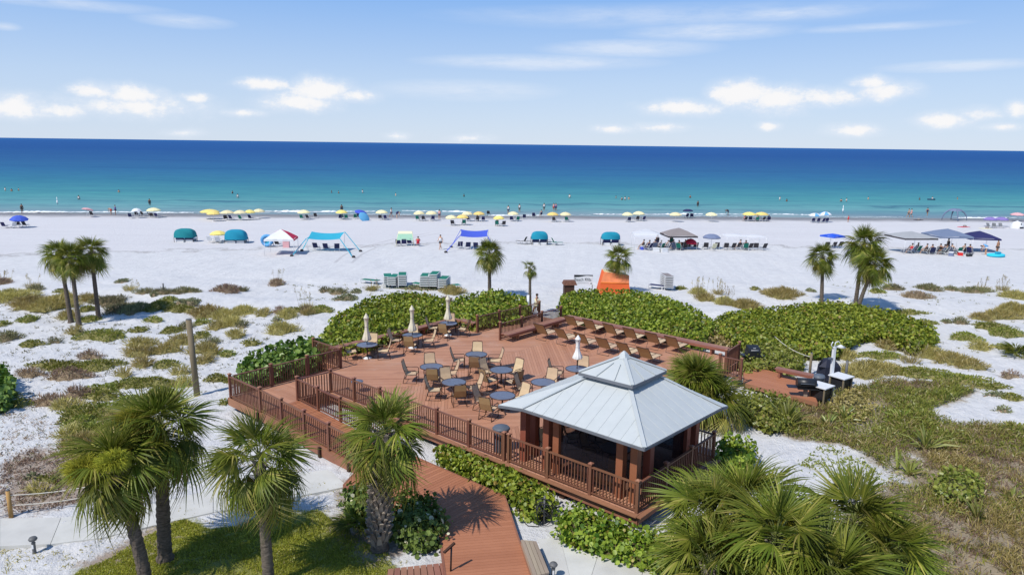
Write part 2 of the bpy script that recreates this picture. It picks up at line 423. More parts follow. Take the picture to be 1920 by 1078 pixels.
def fab(name, c, **k): Mt[name] = mat(name + '_fabric', c, .85, .07, 2.0, 'obj', .07, **k)
fab('yellow', (.82, .63, .20)); fab('paleyellow', (.82, .73, .42)); fab('teal', (.01, .20, .22)); fab('tealblue', (.012, .24, .36)); fab('blue', (.06, .12, .50))
fab('navy', (.025, .03, .10)); fab('red', (.62, .03, .05)); fab('pink', (.75, .42, .42)); fab('greyf', (.34, .35, .36)); fab('slate', (.16, .20, .30)); fab('orange', (.75, .16, .035))
fab('whitef', (.72, .73, .74)); fab('mint', (.36, .60, .45)); fab('cream', (.75, .70, .48)); fab('purple', (.22, .17, .42)); fab('darkgrey', (.055, .05, .055)); fab('green', (.015, .17, .12)); fab('skyblue', (.13, .38, .66)); fab('taupe', (.26, .23, .22)); fab('royal', (.02, .09, .60)); fab('aqua', (.04, .55, .72)); fab('cyan', (.03, .36, .48))
for i, c in enumerate([(.52, .30, .19), (.38, .20, .12), (.62, .40, .28), (.22, .11, .065)]): Mt['skin%d' % i] = mat('skin_tone_%s' % 'abcd'[i], c, .6, .05)
Mt['hair'] = mat('dark_hair', (.03, .018, .012), .6); Mt['hairl'] = mat('fair_hair', (.35, .24, .12), .6)

_t = NT('sheer_white_cloth'); _a1 = _t.n('BsdfTransparent', Color=(1, 1, 1, 1)); _a2 = _t.n('BsdfDiffuse', Color=(.7, .72, .75, 1)); _a3 = _t.n('MixShader', Fac=.5)
_t.L.new(_a1.outputs[0], _a3.inputs[1]); _t.L.new(_a2.outputs[0], _a3.inputs[2]); Mt['sheer'] = _t.done(_a3)
# ------------------------------------------------------------------ polygon tools
def in_poly(x, y, poly):
    x = np.asarray(x); y = np.asarray(y); ins = np.zeros(x.shape, bool); n = len(poly)
    for i in range(n):
        x0, y0 = poly[i]; x1, y1 = poly[(i + 1) % n]
        c = ((y0 > y) != (y1 > y))
        with np.errstate(divide='ignore', invalid='ignore'):
            xi = (x1 - x0) * (y - y0) / ((y1 - y0) if y1 != y0 else 1e-9) + x0
        ins ^= c & (x < xi)
    return ins
def edge_dist(x, y, poly):
    x = np.asarray(x, float); y = np.asarray(y, float); d = np.full(x.shape, 1e9); n = len(poly)
    for i in range(n):
        a = np.array(poly[i], float); b = np.array(poly[(i + 1) % n], float); ab = b - a
        t = np.clip(((x - a[0]) * ab[0] + (y - a[1]) * ab[1]) / (ab @ ab + 1e-9), 0, 1)
        d = np.minimum(d, np.hypot(x - a[0] - t * ab[0], y - a[1] - t * ab[1]))
    return d
def clip_poly(poly, f):
    out = []
    for i in range(len(poly)):
        a = poly[i]; b = poly[(i + 1) % len(poly)]; fa = f(a); fb = f(b)
        if fa >= 0: out.append(a)
        if fa * fb < 0:
            t = fa / (fa - fb); out.append((a[0] + (b[0] - a[0]) * t, a[1] + (b[1] - a[1]) * t))
    return out
def pp(pts, z=0.0):
    """photo outline -> ground outline"""
    r = []
    for x, y in pts:
        q = at(x, y, z); r.append((q.x, q.y))
    return r
# ------------------------------------------------------------------ ground outlines read off the photograph
MASS = pp([(1425, 790), (1470, 748), (1545, 742), (1590, 735), (1650, 718), (1760, 720), (1830, 735), (1790, 752), (1740, 770), (1760, 790), (1860, 800), (1920, 800), (1990, 830), (2050, 1200), (1480, 1200), (1420, 1078), (1560, 990), (1640, 925), (1668, 895), (1640, 862), (1570, 832), (1490, 825)])
LAWN = pp([(90, 1130), (150, 1070), (210, 1045), (262, 1012), (340, 972), (395, 992), (450, 985), (530, 955), (600, 958), (650, 1000), (730, 1040), (745, 1085), (700, 1200), (90, 1200)])
SOIL = pp([(0, 870), (60, 842), (150, 850), (260, 880), (300, 905), (180, 935), (60, 960), (0, 965)])
SOIL2 = pp([(150, 1060), (290, 985), (330, 1010), (220, 1078)])
SOIL3 = pp([(640, 900), (760, 900), (835, 960), (810, 1020), (700, 1060), (620, 1000)])
# ------------------------------------------------------------------ sand
def grid_axis(segs):
    out = []
    for a, b, st in segs: out += list(np.arange(a, b, st))
    return np.array(out + [segs[-1][1]])
xs = grid_axis([(-4000, -400, 400), (-400, -100, 30), (-100, -34, 1.2), (-34, 34, .16), (34, 100, 1.2), (100, 400, 30), (400, 4000, 400)])
ys = grid_axis([(-600, -40, 80), (-40, 12, 4), (12, 36, .15), (36, 62, .3), (62, 170, 1.2), (170, 260, 15)])
X, Y = np.meshgrid(xs, ys); Z = gz(X, Y)
fine = (np.abs(X) < 36) & (Y > 11) & (Y < 64)
u_, v_ = to_uv(X, Y)
deckmask = (u_ > -1) & (u_ < 21) & (v_ > -3.5) & (v_ < 18)
foot = np.where(fine & ~deckmask, .05 * vnoise(X * 4.1, Y * 3.7, 5) * (rng.random(X.shape) * .9 + .2) + .035 * vnoise(X * 7.3, Y * 6.7, 8) + .016 * rng.normal(size=X.shape) * (Y < 40), 0) * np.clip((58 - Y) / 10, .25, 1)
Z = Z + foot
nx, ny = len(xs), len(ys)
idx = np.arange(nx * ny).reshape(ny, nx)
F = np.stack([idx[:-1, :-1].ravel(), idx[:-1, 1:].ravel(), idx[1:, 1:].ravel(), idx[1:, :-1].ravel()], 1)

def sand_mat():
    t = NT('white_sand')
    pos = t.N.new('ShaderNodeNewGeometry').outputs['Position']
    sp = t.n('SeparateXYZ', Vector=pos); x, y = sp.outputs[0], sp.outputs[1]
    shore = t.math('SUBTRACT', t.math('MULTIPLY_ADD', x, SHORE_K, SHORE0), y)
    n1 = t.noise(.25, 5, .6, coord='World'); n2 = t.noise(1.6, 6, .65, coord='World'); n3 = t.noise(9, 5, .7, coord='World')
    col = t.mix(t.math('MULTIPLY_ADD', n2, 1.8, -.4), (.55, .545, .545), (.70, .695, .685))
    col = t.mix(t.math('MULTIPLY', t.math('GREATER_THAN', n3, .62), .25), col, (.50, .48, .46))
    # packed, slightly grey sand between the wrack line and the water
    wl = t.math('ADD', t.math('SUBTRACT', y, 90.0), t.math('ADD', t.math('MULTIPLY_ADD', n1, 14, -7), t.math('MAXIMUM', t.math('MULTIPLY', x, -.32), t.math('MULTIPLY', x, .03))))
    packed = t.n('MapRange', {'interpolation_type': 'SMOOTHSTEP'}, Value=wl); packed.inputs['From Min'].default_value = -1.5; packed.inputs['From Max'].default_value = 2.5
    pn = t.noise(1.0, 5, .6, coord='World', sc=(.06, .5, 1))
    col = t.mix(t.math('MULTIPLY', packed.outputs[0], .85), col, t.mix(pn, (.56, .545, .55), (.68, .665, .665)))
    # line of wrack
    line = t.math('SUBTRACT', 1.0, t.math('MULTIPLY', t.math('ABSOLUTE', wl), .9))
    line = t.math('MULTIPLY', t.math('MAXIMUM', line, 0), t.math('MULTIPLY', t.math('GREATER_THAN', n2, .45), .5))
    col = t.mix(line, col, (.22, .19, .17))
    # wheel tracks of a beach buggy
    for off in (0.0, 1.7):
        cx = t.math('MULTIPLY_ADD', t.math('MULTIPLY', t.math('SUBTRACT', y, 76.0), t.math('SUBTRACT', y, 76.0)), .011, -18.0 + off)
        tr = t.math('LESS_THAN', t.math('ABSOLUTE', t.math('SUBTRACT', x, cx)), .16)
        tr = t.math('MULTIPLY', tr, t.math('MULTIPLY', t.math('GREATER_THAN', y, 70), t.math('LESS_THAN', y, 100)))
        col = t.mix(t.math('MULTIPLY', tr, .42), col, (.36, .34, .34))
    # wet sand by the water
    wet = t.n('MapRange', {'interpolation_type': 'SMOOTHSTEP'}, Value=t.math('ADD', shore, t.math('MULTIPLY_ADD', n1, 6, -3))); wet.inputs['From Min'].default_value = 10; wet.inputs['From Max'].default_value = 2
    col = t.mix(wet.outputs[0], col, (.225, .21, .20))
    # leaf litter, humus and thin lawn under the plants
    for an, ca, cb in (('litter', (.21, .165, .10), (.42, .35, .25)), ('lawn', (.16, .19, .04), (.30, .28, .08)), ('soil', (.25, .19, .14), (.46, .39, .33))):
        a = t.n('Attribute', {'attribute_name': an}).outputs['Fac']
        k = t.n('MapRange', {'interpolation_type': 'SMOOTHSTEP'}, Value=t.math('ADD', a, t.math('ADD', t.math('MULTIPLY_ADD', n2, .9, -.45), t.math('MULTIPLY_ADD', n3, .5, -.25)))); k.inputs['From Min'].default_value = .3; k.inputs['From Max'].default_value = .62
        col = t.mix(k.outputs[0], col, t.mix(n3, ca, cb))
    h = t.math('ADD', t.math('MULTIPLY', t.noise(4.2, 6, .7, coord='World'), .9), t.math('MULTIPLY', t.noise(12, 3, .6, coord='World'), .25))
    nr = t.bump(h, .8, .16)
    p = t.pbsdf(col, t.math('MULTIPLY_ADD', wet.outputs[0], -.45, .9), .25, 0, nr)
    return t.done(p)
me = np_mesh('sand_ground', np.stack([X.ravel(), Y.ravel(), Z.ravel()], 1), F, sand_mat(), smooth=True)
fx, fy = X.ravel(), Y.ravel()
def attr(name, val):
    a = me.attributes.new(name, 'FLOAT', 'POINT'); a.data.foreach_set('value', val.astype(np.float32))
def polyfield(poly, soft):
    ins = in_poly(fx, fy, poly); d = np.full(fx.shape, 99.0)
    near = (np.abs(fx) < 60) & (fy > 5) & (fy < 70)
    d[near] = edge_dist(fx[near], fy[near], poly)
    return np.where(ins, .5 + .5 * np.clip(d / soft, 0, 1), .5 - .5 * np.clip(d / soft, 0, 1))
attr('litter', polyfield(MASS, 1.0) * np.clip(1.05 + .75 * vnoise(fx * .5, fy * .55, 61) + .4 * vnoise(fx * 1.4, fy * 1.4, 62) + np.clip((26 - fy) / 8, 0, .5), .25, 1))
attr('lawn', polyfield(LAWN, .7))
attr('soil', .92 * np.maximum(np.maximum(polyfield(SOIL, 1.2), polyfield(SOIL2, .8)), polyfield(SOIL3, .8)))
tag(obj('sand_ground', me), kind='structure')

# ------------------------------------------------------------------ sea
def water_mat():
    t = NT('sea_water')
    pos = t.N.new('ShaderNodeNewGeometry').outputs['Position']
    sp = t.n('SeparateXYZ', Vector=pos); x, y = sp.outputs[0], sp.outputs[1]
    n1 = t.noise(.03, 4, .6, coord='World', sc=(.35, 1, 1)); n2 = t.noise(.02, 7, .68, coord='World', sc=(.16, 1.0, 1))
    d0 = t.math('SUBTRACT', y, t.math('MULTIPLY_ADD', x, SHORE_K, SHORE0))
    d = t.math('ADD', d0, t.math('MULTIPLY_ADD', n1, 10, -5))
    lg = t.math('DIVIDE', t.math('LOGARITHM', t.math('MAXIMUM', t.math('ADD', d, 1.0), 1.0), 10.0), 4.0)
    # depth colours: pale sand showing through, turquoise, blue, deep blue
    col = t.ramp(lg, [(0.0, lin(146, 158, 158)), (.20, lin(126, 152, 156)), (.33, lin(104, 158, 158)), (.43, lin(76, 146, 148)), (.50, lin(56, 124, 142)), (.57, lin(46, 106, 142)), (.64, lin(40, 92, 138)), (.74, lin(30, 80, 136)), (.88, lin(32, 84, 142)), (1.0, lin(40, 94, 150))])
    # dark swell faces and troughs put into the colour as broken bands
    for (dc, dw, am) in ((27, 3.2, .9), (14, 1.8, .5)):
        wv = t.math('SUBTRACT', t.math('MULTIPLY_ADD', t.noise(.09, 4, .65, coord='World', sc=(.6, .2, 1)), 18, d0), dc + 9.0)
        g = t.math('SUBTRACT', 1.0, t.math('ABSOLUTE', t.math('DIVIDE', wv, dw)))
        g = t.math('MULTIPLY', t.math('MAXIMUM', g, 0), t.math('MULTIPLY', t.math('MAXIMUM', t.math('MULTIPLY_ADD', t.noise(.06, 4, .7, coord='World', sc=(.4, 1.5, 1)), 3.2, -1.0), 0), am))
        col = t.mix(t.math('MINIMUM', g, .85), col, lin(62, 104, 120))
    # darker streaks put into the colour, parallel to the beach
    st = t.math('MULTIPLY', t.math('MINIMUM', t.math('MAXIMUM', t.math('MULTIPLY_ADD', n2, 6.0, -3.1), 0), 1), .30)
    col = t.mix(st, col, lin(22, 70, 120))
    fine = t.noise(.4, 5, .65, coord='World', sc=(.25, 1, 1))  # ripple and sparkle tone put into the colour as fine noise
    col = t.mix(t.math('MULTIPLY_ADD', fine, 1.7, -.62), col, t.mix(.5, col, lin(16, 52, 104)))
    b1 = t.noise(.5, 5, .7, coord='World', sc=(.3, 1, 1))
    nr = t.bump(b1, .5, .5)
    df = t.n('BsdfDiffuse', Color=col); gl = t.n('BsdfGlossy', Color=(.85, .9, 1, 1), Roughness=.28, Normal=nr)
    m = t.n('MixShader', Fac=.07); t.L.new(df.outputs[0], m.inputs[1]); t.L.new(gl.outputs[0], m.inputs[2])
    return t.done(m)
wx = grid_axis([(-30000, -1000, 4000), (-1000, -160, 60), (-160, 160, 2.0), (160, 1000, 60), (1000, 30000, 4000)])
wy = grid_axis([(0, 26, .5), (26, 60, 1.0), (60, 200, 6), (200, 1000, 80), (1000, 40000, 3000)])
WX, WD = np.meshgrid(wx, wy)
WY = WD + SHORE0 + SHORE_K * np.clip(WX, -1000, 1000) - 4.0
def crest(d, c, w, h, wob, s):
    cc = c + wob * vnoise(WX * .035, WX * .011, s); q = (WD - cc) / w
    amp = h * np.clip(.55 + .6 * vnoise(WX * .022, WX * .01 + 3, s + 1), 0, 1.3)
    return amp * np.exp(-q ** 2 * np.where(q < 0, 3.0, .6))
WZ = WATER_Z + crest(WD, 9, 1.0, .16, 1.2, 11) + crest(WD, 19, 1.8, .34, 2.2, 13) + crest(WD, 31, 2.0, .26, 3, 15) + .05 * vnoise(WX * .3, WY * .5, 17) * np.clip(WD / 10, 0, 1)
n_ = WX.shape; idx = np.arange(WX.size).reshape(n_)
F = np.stack([idx[:-1, :-1].ravel(), idx[:-1, 1:].ravel(), idx[1:, 1:].ravel(), idx[1:, :-1].ravel()], 1)
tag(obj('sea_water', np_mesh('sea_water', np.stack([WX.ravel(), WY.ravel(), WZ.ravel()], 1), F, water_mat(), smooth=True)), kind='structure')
# foam: ragged ribbons of small white patches along the breaking crests
foamm = mat('foam', (.80, .82, .83), .9, .05, 2)
fv, ff = [], []
def foam_run(x0, x1, dist, width, dens):
    """tumbling white ridge of a small breaker"""
    n = max(6, int((x1 - x0) / .35)); rs = random.Random(int(dist * 100 + x0)); b0 = len(fv); H_ = .08 + width * .8
    for i in range(n + 1):
        t = i / n; xx = x0 + (x1 - x0) * t; env = min(1, t * 6, (1 - t) * 6) * (.55 + .45 * math.sin(xx * .45 + dist) * math.sin(xx * .17)) ; env = max(0, env * (1 if math.sin(xx * .31 + dist * 2) > -.35 else .15) + rs.uniform(-.35, .3))
        yy = SHORE0 + SHORE_K * xx - 4 + dist + 1.2 * math.sin(xx * .13 + dist); zb = WATER_Z + (.30 if dist > 12 else .12)
        fv.extend([(xx, yy - .7 * env - .1, zb - .05), (xx, yy, zb + H_ * env), (xx, yy + .6 * env + .1, zb - .05)])
    for i in range(n):
        o = b0 + i * 3; ff.extend([(o, o + 3, o + 4, o + 1), (o + 1, o + 4, o + 5, o + 2)])
for p0, p1, dist, wd, de in [(505, 605, 10, .22, 7), (605, 715, 10, .15, 4), (760, 830, 11.5, .3, 9), (835, 888, 11, .25, 8), (1100, 1290, 8.5, .2, 6), (1300, 1495, 8, .15, 4.5), (-20, 260, 4.6, .15, 6), (230, 400, 6.5, .15, 5), (420, 480, 6, .15, 3), (920, 1030, 5, .12, 4), (1690, 1800, 6, .12, 3), (1800, 1980, 5, .15, 5)]:
    foam_run(wat(p0, 392).x, wat(p1, 392).x, dist, wd, de)
for _ in range(2200):                                            # thin swash edge
    fxx = random.uniform(-130, 130); b = len(fv); yy = SHORE0 + SHORE_K * fxx + random.gauss(1.0, .5) + 1.0 * math.sin(fxx * .09)
    if random.random() > .5 + .5 * math.sin(fxx * .21): continue
    for k in range(6):
        an = k / 6 * 2 * math.pi; fv.append((fxx + .5 * math.cos(an), yy + .06 * math.sin(an), WATER_Z + .13))
    ff.append([b + k for k in range(6)])
me = bpy.data.meshes.new('foam'); me.from_pydata(fv, [], ff); me.materials.append(foamm)
tag(obj('foam', me), kind='stuff')

# ------------------------------------------------------------------ timber deck
DZ = 0.6
def dk(name, label, cat, group=None, u=0, v=0, z=0):
    return thing(name, label, cat, D(u, v, z), ROT, group)       # local x = v, local y = u

def wood_mat(name, rnd):
    t = NT(name)
    r = t.N.new('ShaderNodeObjectInfo').outputs['Random'] if rnd == 'obj' else t.N.new('ShaderNodeNewGeometry').outputs['Random Per Island']
    g = t.noise(2.2, 6, .65, coord='World'); big = t.noise(.28, 4, .6, coord='World')
    col = t.mix(r, (.34, .152, .086), (.49, .238, .142))
    col = t.mix(t.math('MULTIPLY_ADD', big, 1.0, -.25), col, (.55, .31, .20))
    col = t.mix(t.math('MULTIPLY_ADD', g, .6, -.2), col, (.34, .150, .098))
    drift = t.noise(.55, 6, .7, coord='World'); col = t.mix(t.math('MULTIPLY', t.math('MAXIMUM', t.math('MULTIPLY_ADD', drift, 4.0, -2.1), 0), .5), col, (.56, .41, .33))
    nr = t.bump(t.noise(35, 3, .6, coord='World'), .12, .01)
    return t.done(t.pbsdf(col, .62, .25, 0, nr))
Mt['plank'] = wood_mat('deck_plank_wood', 'isl'); Mt['planki'] = wood_mat('deck_plank_single', 'obj')
def path_wood(name):
    t = NT(name)
    r = t.N.new('ShaderNodeObjectInfo').outputs['Random']
    g = t.noise(2.2, 6, .65, coord='World')
    col = t.mix(r, (.36, .145, .075), (.44, .185, .098))
    col = t.mix(t.math('MULTIPLY_ADD', g, .6, -.2), col, (.27, .095, .045))
    return t.done(t.pbsdf(col, .6, .25, 0, t.bump(t.noise(35, 3, .6, coord='World'), .12, .01)))
Mt['pathplank'] = path_wood('boardwalk_plank_wood')

deck = dk('timber_deck', 'large raised reddish brown timber deck with tables and loungers', 'deck')
PW, GAP = .142, .008
bands = [(-.02, 4.4, 0, 5.28, 1), (4.4, 7.2, 0, 17.9, 1), (7.2, 10.62, 0, 17.9, -1), (10.62, 14.05, 0, 17.9, 1), (14.05, 18.57, 0, 17.9, -1), (18.57, 20.95, 2.45, 12.6, 1)]
def band_clip(b, u, v):
    return v
planks = []
w2 = PW * math.sqrt(2)
for bi, (ua, ub, va, vb, s) in enumerate(bands):
    g = GAP * math.sqrt(2) / 2
    k0 = int((va - (ub - ua)) / w2) - 2; k1 = int((vb + (ub - ua)) / w2) + 2
    for k in range(k0, k1):
        v0 = k * w2 + g; v1 = (k + 1) * w2 - g; du = ub - ua - .006
        poly = [(v0, ua + .003), (v1, ua + .003), (v1 + s * du, ub - .003), (v0 + s * du, ub - .003)]
        poly = clip_poly(poly, lambda p: p[0] - va); poly = clip_poly(poly, lambda p: vb - p[0]) if poly else poly
        if bi == 4 and poly:                                    # this band ends in the landing and in the way to the beach
            low = [q for q in (clip_poly(poly, lambda p: p[1] - 16.02) or []) ]
            main = clip_poly(poly, lambda p: 16.02 - p[1])
            parts = [main]
            if len(low) > 2:
                a = clip_poly(low, lambda p: p[0] - 0); parts.append(a)
            for q in parts:
                if len(q) > 2: planks.append(q)
            continue
        if len(poly) > 2: planks.append(poly)
# boards of the ramp landing, running across it
for k in range(int(3.38 / PW)):
    v1 = -k * PW - GAP; planks.append([(v1 - PW + GAP, 16.06), (v1, 16.06), (v1, 18.57), (v1 - PW + GAP, 18.57)])
def pl_mesh(polys):
    m = MB()
    for p in polys: m.prism(p, DZ - .03, DZ)
    return m
planks = [p for p in planks if abs(sum(p[i][0] * p[(i + 1) % len(p)][1] - p[(i + 1) % len(p)][0] * p[i][1] for i in range(len(p)))) > .01]
def pd(p):
    c = D(sum(q[1] for q in p) / len(p), sum(q[0] for q in p) / len(p)); return (c - Vector((0, 0, 11))).length
planks.sort(key=pd)
for p in planks[:300]: pl_mesh([p]).build('plank', Mt['planki'], deck)
tag(pl_mesh(planks[300:]).build('plank_field', Mt['plank'], deck), kind='stuff')
m = MB()                                                        # joists and bearers under the boards
for (ua, ub, va, vb, s) in bands: m.prism([(va + .02, ua + .02), (vb - .02, ua + .02), (vb - .02, ub - .02), (va + .02, ub - .02)], DZ - .30, DZ - .035 - .001 * s)
m.prism([(-3.36, 16.08), (-.02, 16.08), (-.02, 18.55), (-3.36, 18.55)], DZ - .30, DZ - .036)
m.build('joist_frame', Mt['joist'], deck)
def fascia(u0, v0, u1, v1, z0=DZ - .34, z1=DZ - .004, th=.045):
    dx, dy = v1 - v0, u1 - u0; l = math.hypot(dx, dy); nx_, ny_ = dy / l, -dx / l
    MB().prism([(v0, u0), (v1, u1), (v1 + nx_ * th, u1 + ny_ * th), (v0 + nx_ * th, u0 + ny_ * th)], z0, z1).build('fascia_board', Mt['fascia'], deck)
fascia(-.05, -.0, 16.0, -.0); fascia(-.03, 5.3, -.03, -.05)
for (u0, v0, u1, v1) in [(4.38, 5.3, -.03, 5.3), (4.38, 17.9, 4.38, 5.3), (20.97, 2.4, 20.97, 12.62), (18.6, 2.42, 20.97, 2.42), (16.05, -3.4, 18.6, -3.4), (18.6, -3.4, 18.6, 2.4), (20.97, 12.62, 18.6, 12.62), (18.6, 12.62, 18.6, 17.9)]: fascia(u0, v0, u1, v1)
# fascia toe board lying just outside the front rail
MB().box((-.10 + 0, 8.0, DZ - .02), (.16, 16.1, .035)).build('edge_board', Mt['fascia'], deck)
MB().box((2.62, -.12, DZ - .02), (5.5, .16, .035)).build('edge_board', Mt['fascia'], deck)
# timber piles down to the sand
pm = MB().box((0, 0, -.2), (.2, .2, .75)).mesh('pile', Mt['joist'])
for (u, v) in [(0.3, .25), (3, .25), (6, .25), (9, .25), (12, .25), (15, .25), (.3, 2.7), (.3, 5), (18.3, -3), (16.4, -3), (18.3, 0), (20.6, 3), (20.6, 6), (20.6, 9), (20.6, 12), (4.8, 8), (4.8, 12), (4.8, 16), (8, 17.5), (12, 17.5)]:
    obj('pile', pm, deck, (v, u, DZ - .35))

# ------------------------------------------------------------------ railings
post_me = MB().box((0, 0, .52), (.105, .105, 1.06)).mesh('rail_post', Mt['rail'])
cap_me = MB().box((0, 0, 1.07), (.15, .15, .035)).box((0, 0, 1.1), (.13, .13, .035), taper=.3).mesh('post_cap', Mt['railtop'])
bal_me = MB().box((0, 0, .5), (.032, .032, .80)).mesh('baluster', Mt['rail'])
def railing(label, path, group='balustrades of the deck and ramp', skip_last=False, ends=(1, 1), nsec=None, cat='railing'):
    """path: corner points (u, v, z); posts about 1.75 m apart"""
    u0, v0, z0 = path[0]
    root = dk('railing', label, cat, group, u0, v0, z0)
    P = [Vector((v - v0, u - u0, z - z0)) for u, v, z in path]
    for si in range(len(P) - 1):
        a, b = P[si], P[si + 1]; L_ = (b - a).length; n = max(1, round(L_ / 1.75))
        pts = [a.lerp(b, k / n) for k in range(n + 1)]
        dirv = (b - a).normalized()
        for k, p in enumerate(pts):
            if k == 0 and si > 0: continue
            if k == 0 and not ends[0] and si == 0: continue
            if k == n and si == len(P) - 2 and not ends[1]: continue
            po = obj('post', post_me, root, p); obj('post_cap', cap_me, po)
        for k in range(n):
            p, q = pts[k] + dirv * .053, pts[k + 1] - dirv * .053
            if not ends[0] and si == 0 and k == 0: p = pts[k]
            MB().beam(p + Vector((0, 0, .955)), q + Vector((0, 0, .955)), .085, .04).build('top_rail', Mt['rail'], root)
            MB().beam(p + Vector((0, 0, .085)), q + Vector((0, 0, .085)), .05, .045).build('bottom_rail', Mt['rail'], root)
            nb = max(1, int((q - p).length / .118))
            for j in range(nb):
                c = p.lerp(q, (j + .5) / nb); obj('baluster', bal_me, root, c)
    return root
RZ = lambda u: DZ if u >= 16 else max(.25, DZ - (16 - u) * .045)
railing('brown front railing of the deck from ramp corner to the gazebo', [(15.9, .06, DZ), (5.5, .06, DZ)])
railing('brown railing wrapped round the front and side of the gazebo', [(5.28, .06, DZ), (.06, .06, DZ), (.06, 5.2, DZ), (1.5, 5.2, DZ)])
railing('outer brown railing of the ramp facing the white sand', [(18.5, -3.3, DZ), (16.0, -3.3, DZ), (9.6, -3.3, RZ(9.6))])
railing('inner brown railing of the ramp beside the sandy gap', [(15.9, -.06, DZ), (16.1, -1.5, DZ), (9.9, -1.5, RZ(9.9))], ends=(0, 1))
railing('brown railing between ramp landing and sea grape bush', [(18.5, 2.45, DZ), (18.5, -3.2, DZ)], ends=(1, 0))
railing('short brown railing at the far left deck corner beside the bench', [(20.9, 2.5, DZ), (18.6, 2.5, DZ)], ends=(1, 0))
railing('dark railing on the left of the way to the beach', [(18.35, 12.05, DZ), (18.1, 17.6, DZ)])
railing('dark railing behind the wooden bench on the way to the beach', [(16.25, 11.75, DZ), (16.2, 17.4, DZ)])
railing('brown railing at the right end of the deck by the barbecue steps', [(4.45, 17.3, DZ), (4.3, 15.4, DZ)])
railing('brown stair railing above the barbecue platform', [(4.2, 14.5, DZ), (3.1, 14.5, DZ)])
# ramp surface
ramp = dk('ramp', 'brown boarded ramp between two railings leading up to the deck', 'ramp')
pm = MB().box((0, 0, 0), (1.72, PW - GAP, .03)).mesh('plank', Mt['pathplank'])
for k in range(int(6.6 / PW)):
    u = 15.98 - k * PW; obj('plank', pm, ramp, (-2.4, u, RZ(u) - .015))
sb = lambda v, w, top, bot, nm: MB().add([(v, 16.0, DZ - bot), (v, 9.3, .25 - bot), (v, 9.3, .25 + top), (v, 16.0, DZ + top), (v + w, 16.0, DZ - bot), (v + w, 9.3, .25 - bot), (v + w, 9.3, .25 + top), (v + w, 16.0, DZ + top)], [(0, 1, 2, 3), (7, 6, 5, 4), (0, 4, 5, 1), (3, 2, 6, 7), (1, 5, 6, 2), (0, 3, 7, 4)]).build(nm, Mt['fascia'], ramp)
sb(-3.42, .05, -.035, .33, 'fascia_board'); sb(-1.54, .05, -.035, .33, 'fascia_board'); sb(-3.42, .22, -.005, .033, 'edge_board'); sb(-1.62, .16, -.005, .033, 'edge_board')
for u in (16.0, 13.8, 11.6, 9.8): MB().box((-3.47, u, RZ(u) - .18), (.09, .11, .4)).build('support_post', Mt['joist'], ramp)

# ------------------------------------------------------------------ benches
def bench(label, u0, v0, u1, v1, w=.48, top=.45, group='long wooden benches round the deck', z=DZ, legs=None):
    root = dk('bench', label, 'bench', group, u0, v0, z)
    a = Vector((0, 0, top)); b = Vector((v1 - v0, u1 - u0, top)); d = (b - a).normalized(); nrm = Vector((-d.y, d.x, 0)); L_ = (b - a).length
    nb = 3
    for k in range(nb):
        o = nrm * ((k + .5) / nb - .5) * w
        MB().beam(a + o, b + o, w / nb - .012, .045).build('seat_board', Mt['bench'], root)
    for s in (-1, 1):
        MB().beam(a + nrm * s * (w / 2 - .03) + Vector((0, 0, -.08)) + d * .06, b + nrm * s * (w / 2 - .03) + Vector((0, 0, -.08)) - d * .06, .04, .11).build('apron', Mt['fascia'], root)
    n = legs or max(2, int(L_ / 1.9) + 1)
    for k in range(n):
        c = a.lerp(b, (k + .5) / n if n > 2 else (.12 + .76 * k)); c.z = (top - .03) / 2
        MB().box(c, (w * .75 if abs(d.y) > .7 else .09, .09 if abs(d.y) > .7 else w * .75, top - .05)).build('leg', Mt['fascia'], root)
    return root
bench('long bench along the left edge behind the umbrella tables', 20.45, 3.2, 20.45, 12.35)
bench('short bench across the left back corner beside the far umbrella', 20.2, 12.36, 18.75, 12.36)
bench('long bench beside the way to the beach at the loungers', 15.75, 11.6, 15.75, 17.2, w=.62)
bench('long bench along the back edge in front of the big hedge', 15.95, 17.68, 5.2, 17.68, w=.55)

# ------------------------------------------------------------------ gazebo
gz_ = dk('gazebo', 'open gazebo with pale blue metal hip roof and cupola', 'gazebo')
def roof_mat():
    t = NT('pale_metal_roof')
    n = t.math('MULTIPLY_ADD', t.noise(3.0, 5, .65, sc=(1, 1, .12)), .7, t.math('MULTIPLY_ADD', t.noise(.6, 4, .6), .7, -.2)); n2 = t.noise(5, 5, .7)
    col = t.mix(n, (.42, .45, .448), (.53, .555, .55)); col = t.mix(t.math('MULTIPLY', t.math('GREATER_THAN', n2, .62), .15), col, (.34, .37, .40))
    return t.done(t.pbsdf(col, .42, .35, 0.0, t.bump(n2, .05, .01)))
Mt['roof'] = roof_mat(); Mt['eave'] = mat('dark_eave_trim', (.14, .15, .17), .6)
P3 = lambda u, v, z: Vector((v, u, z))
ZE = 2.9
Nn, Ll, Rr = P3(-.25, -.22, ZE), P3(4.45, -.22, ZE), P3(-.45, 4.55, ZE)
cN, cL, cR, cB = P3(1.5, 1.7, 3.86), P3(3.15, 1.65, 3.86), P3(1.5, 3.45, 3.86), P3(3.15, 3.45, 3.86)
eL, eB, eR = P3(5.4, -.38, 2.83), P3(5.4, 5.0, 2.83), P3(-.45, 4.98, 2.83)
roof = obj('roof', None, gz_)
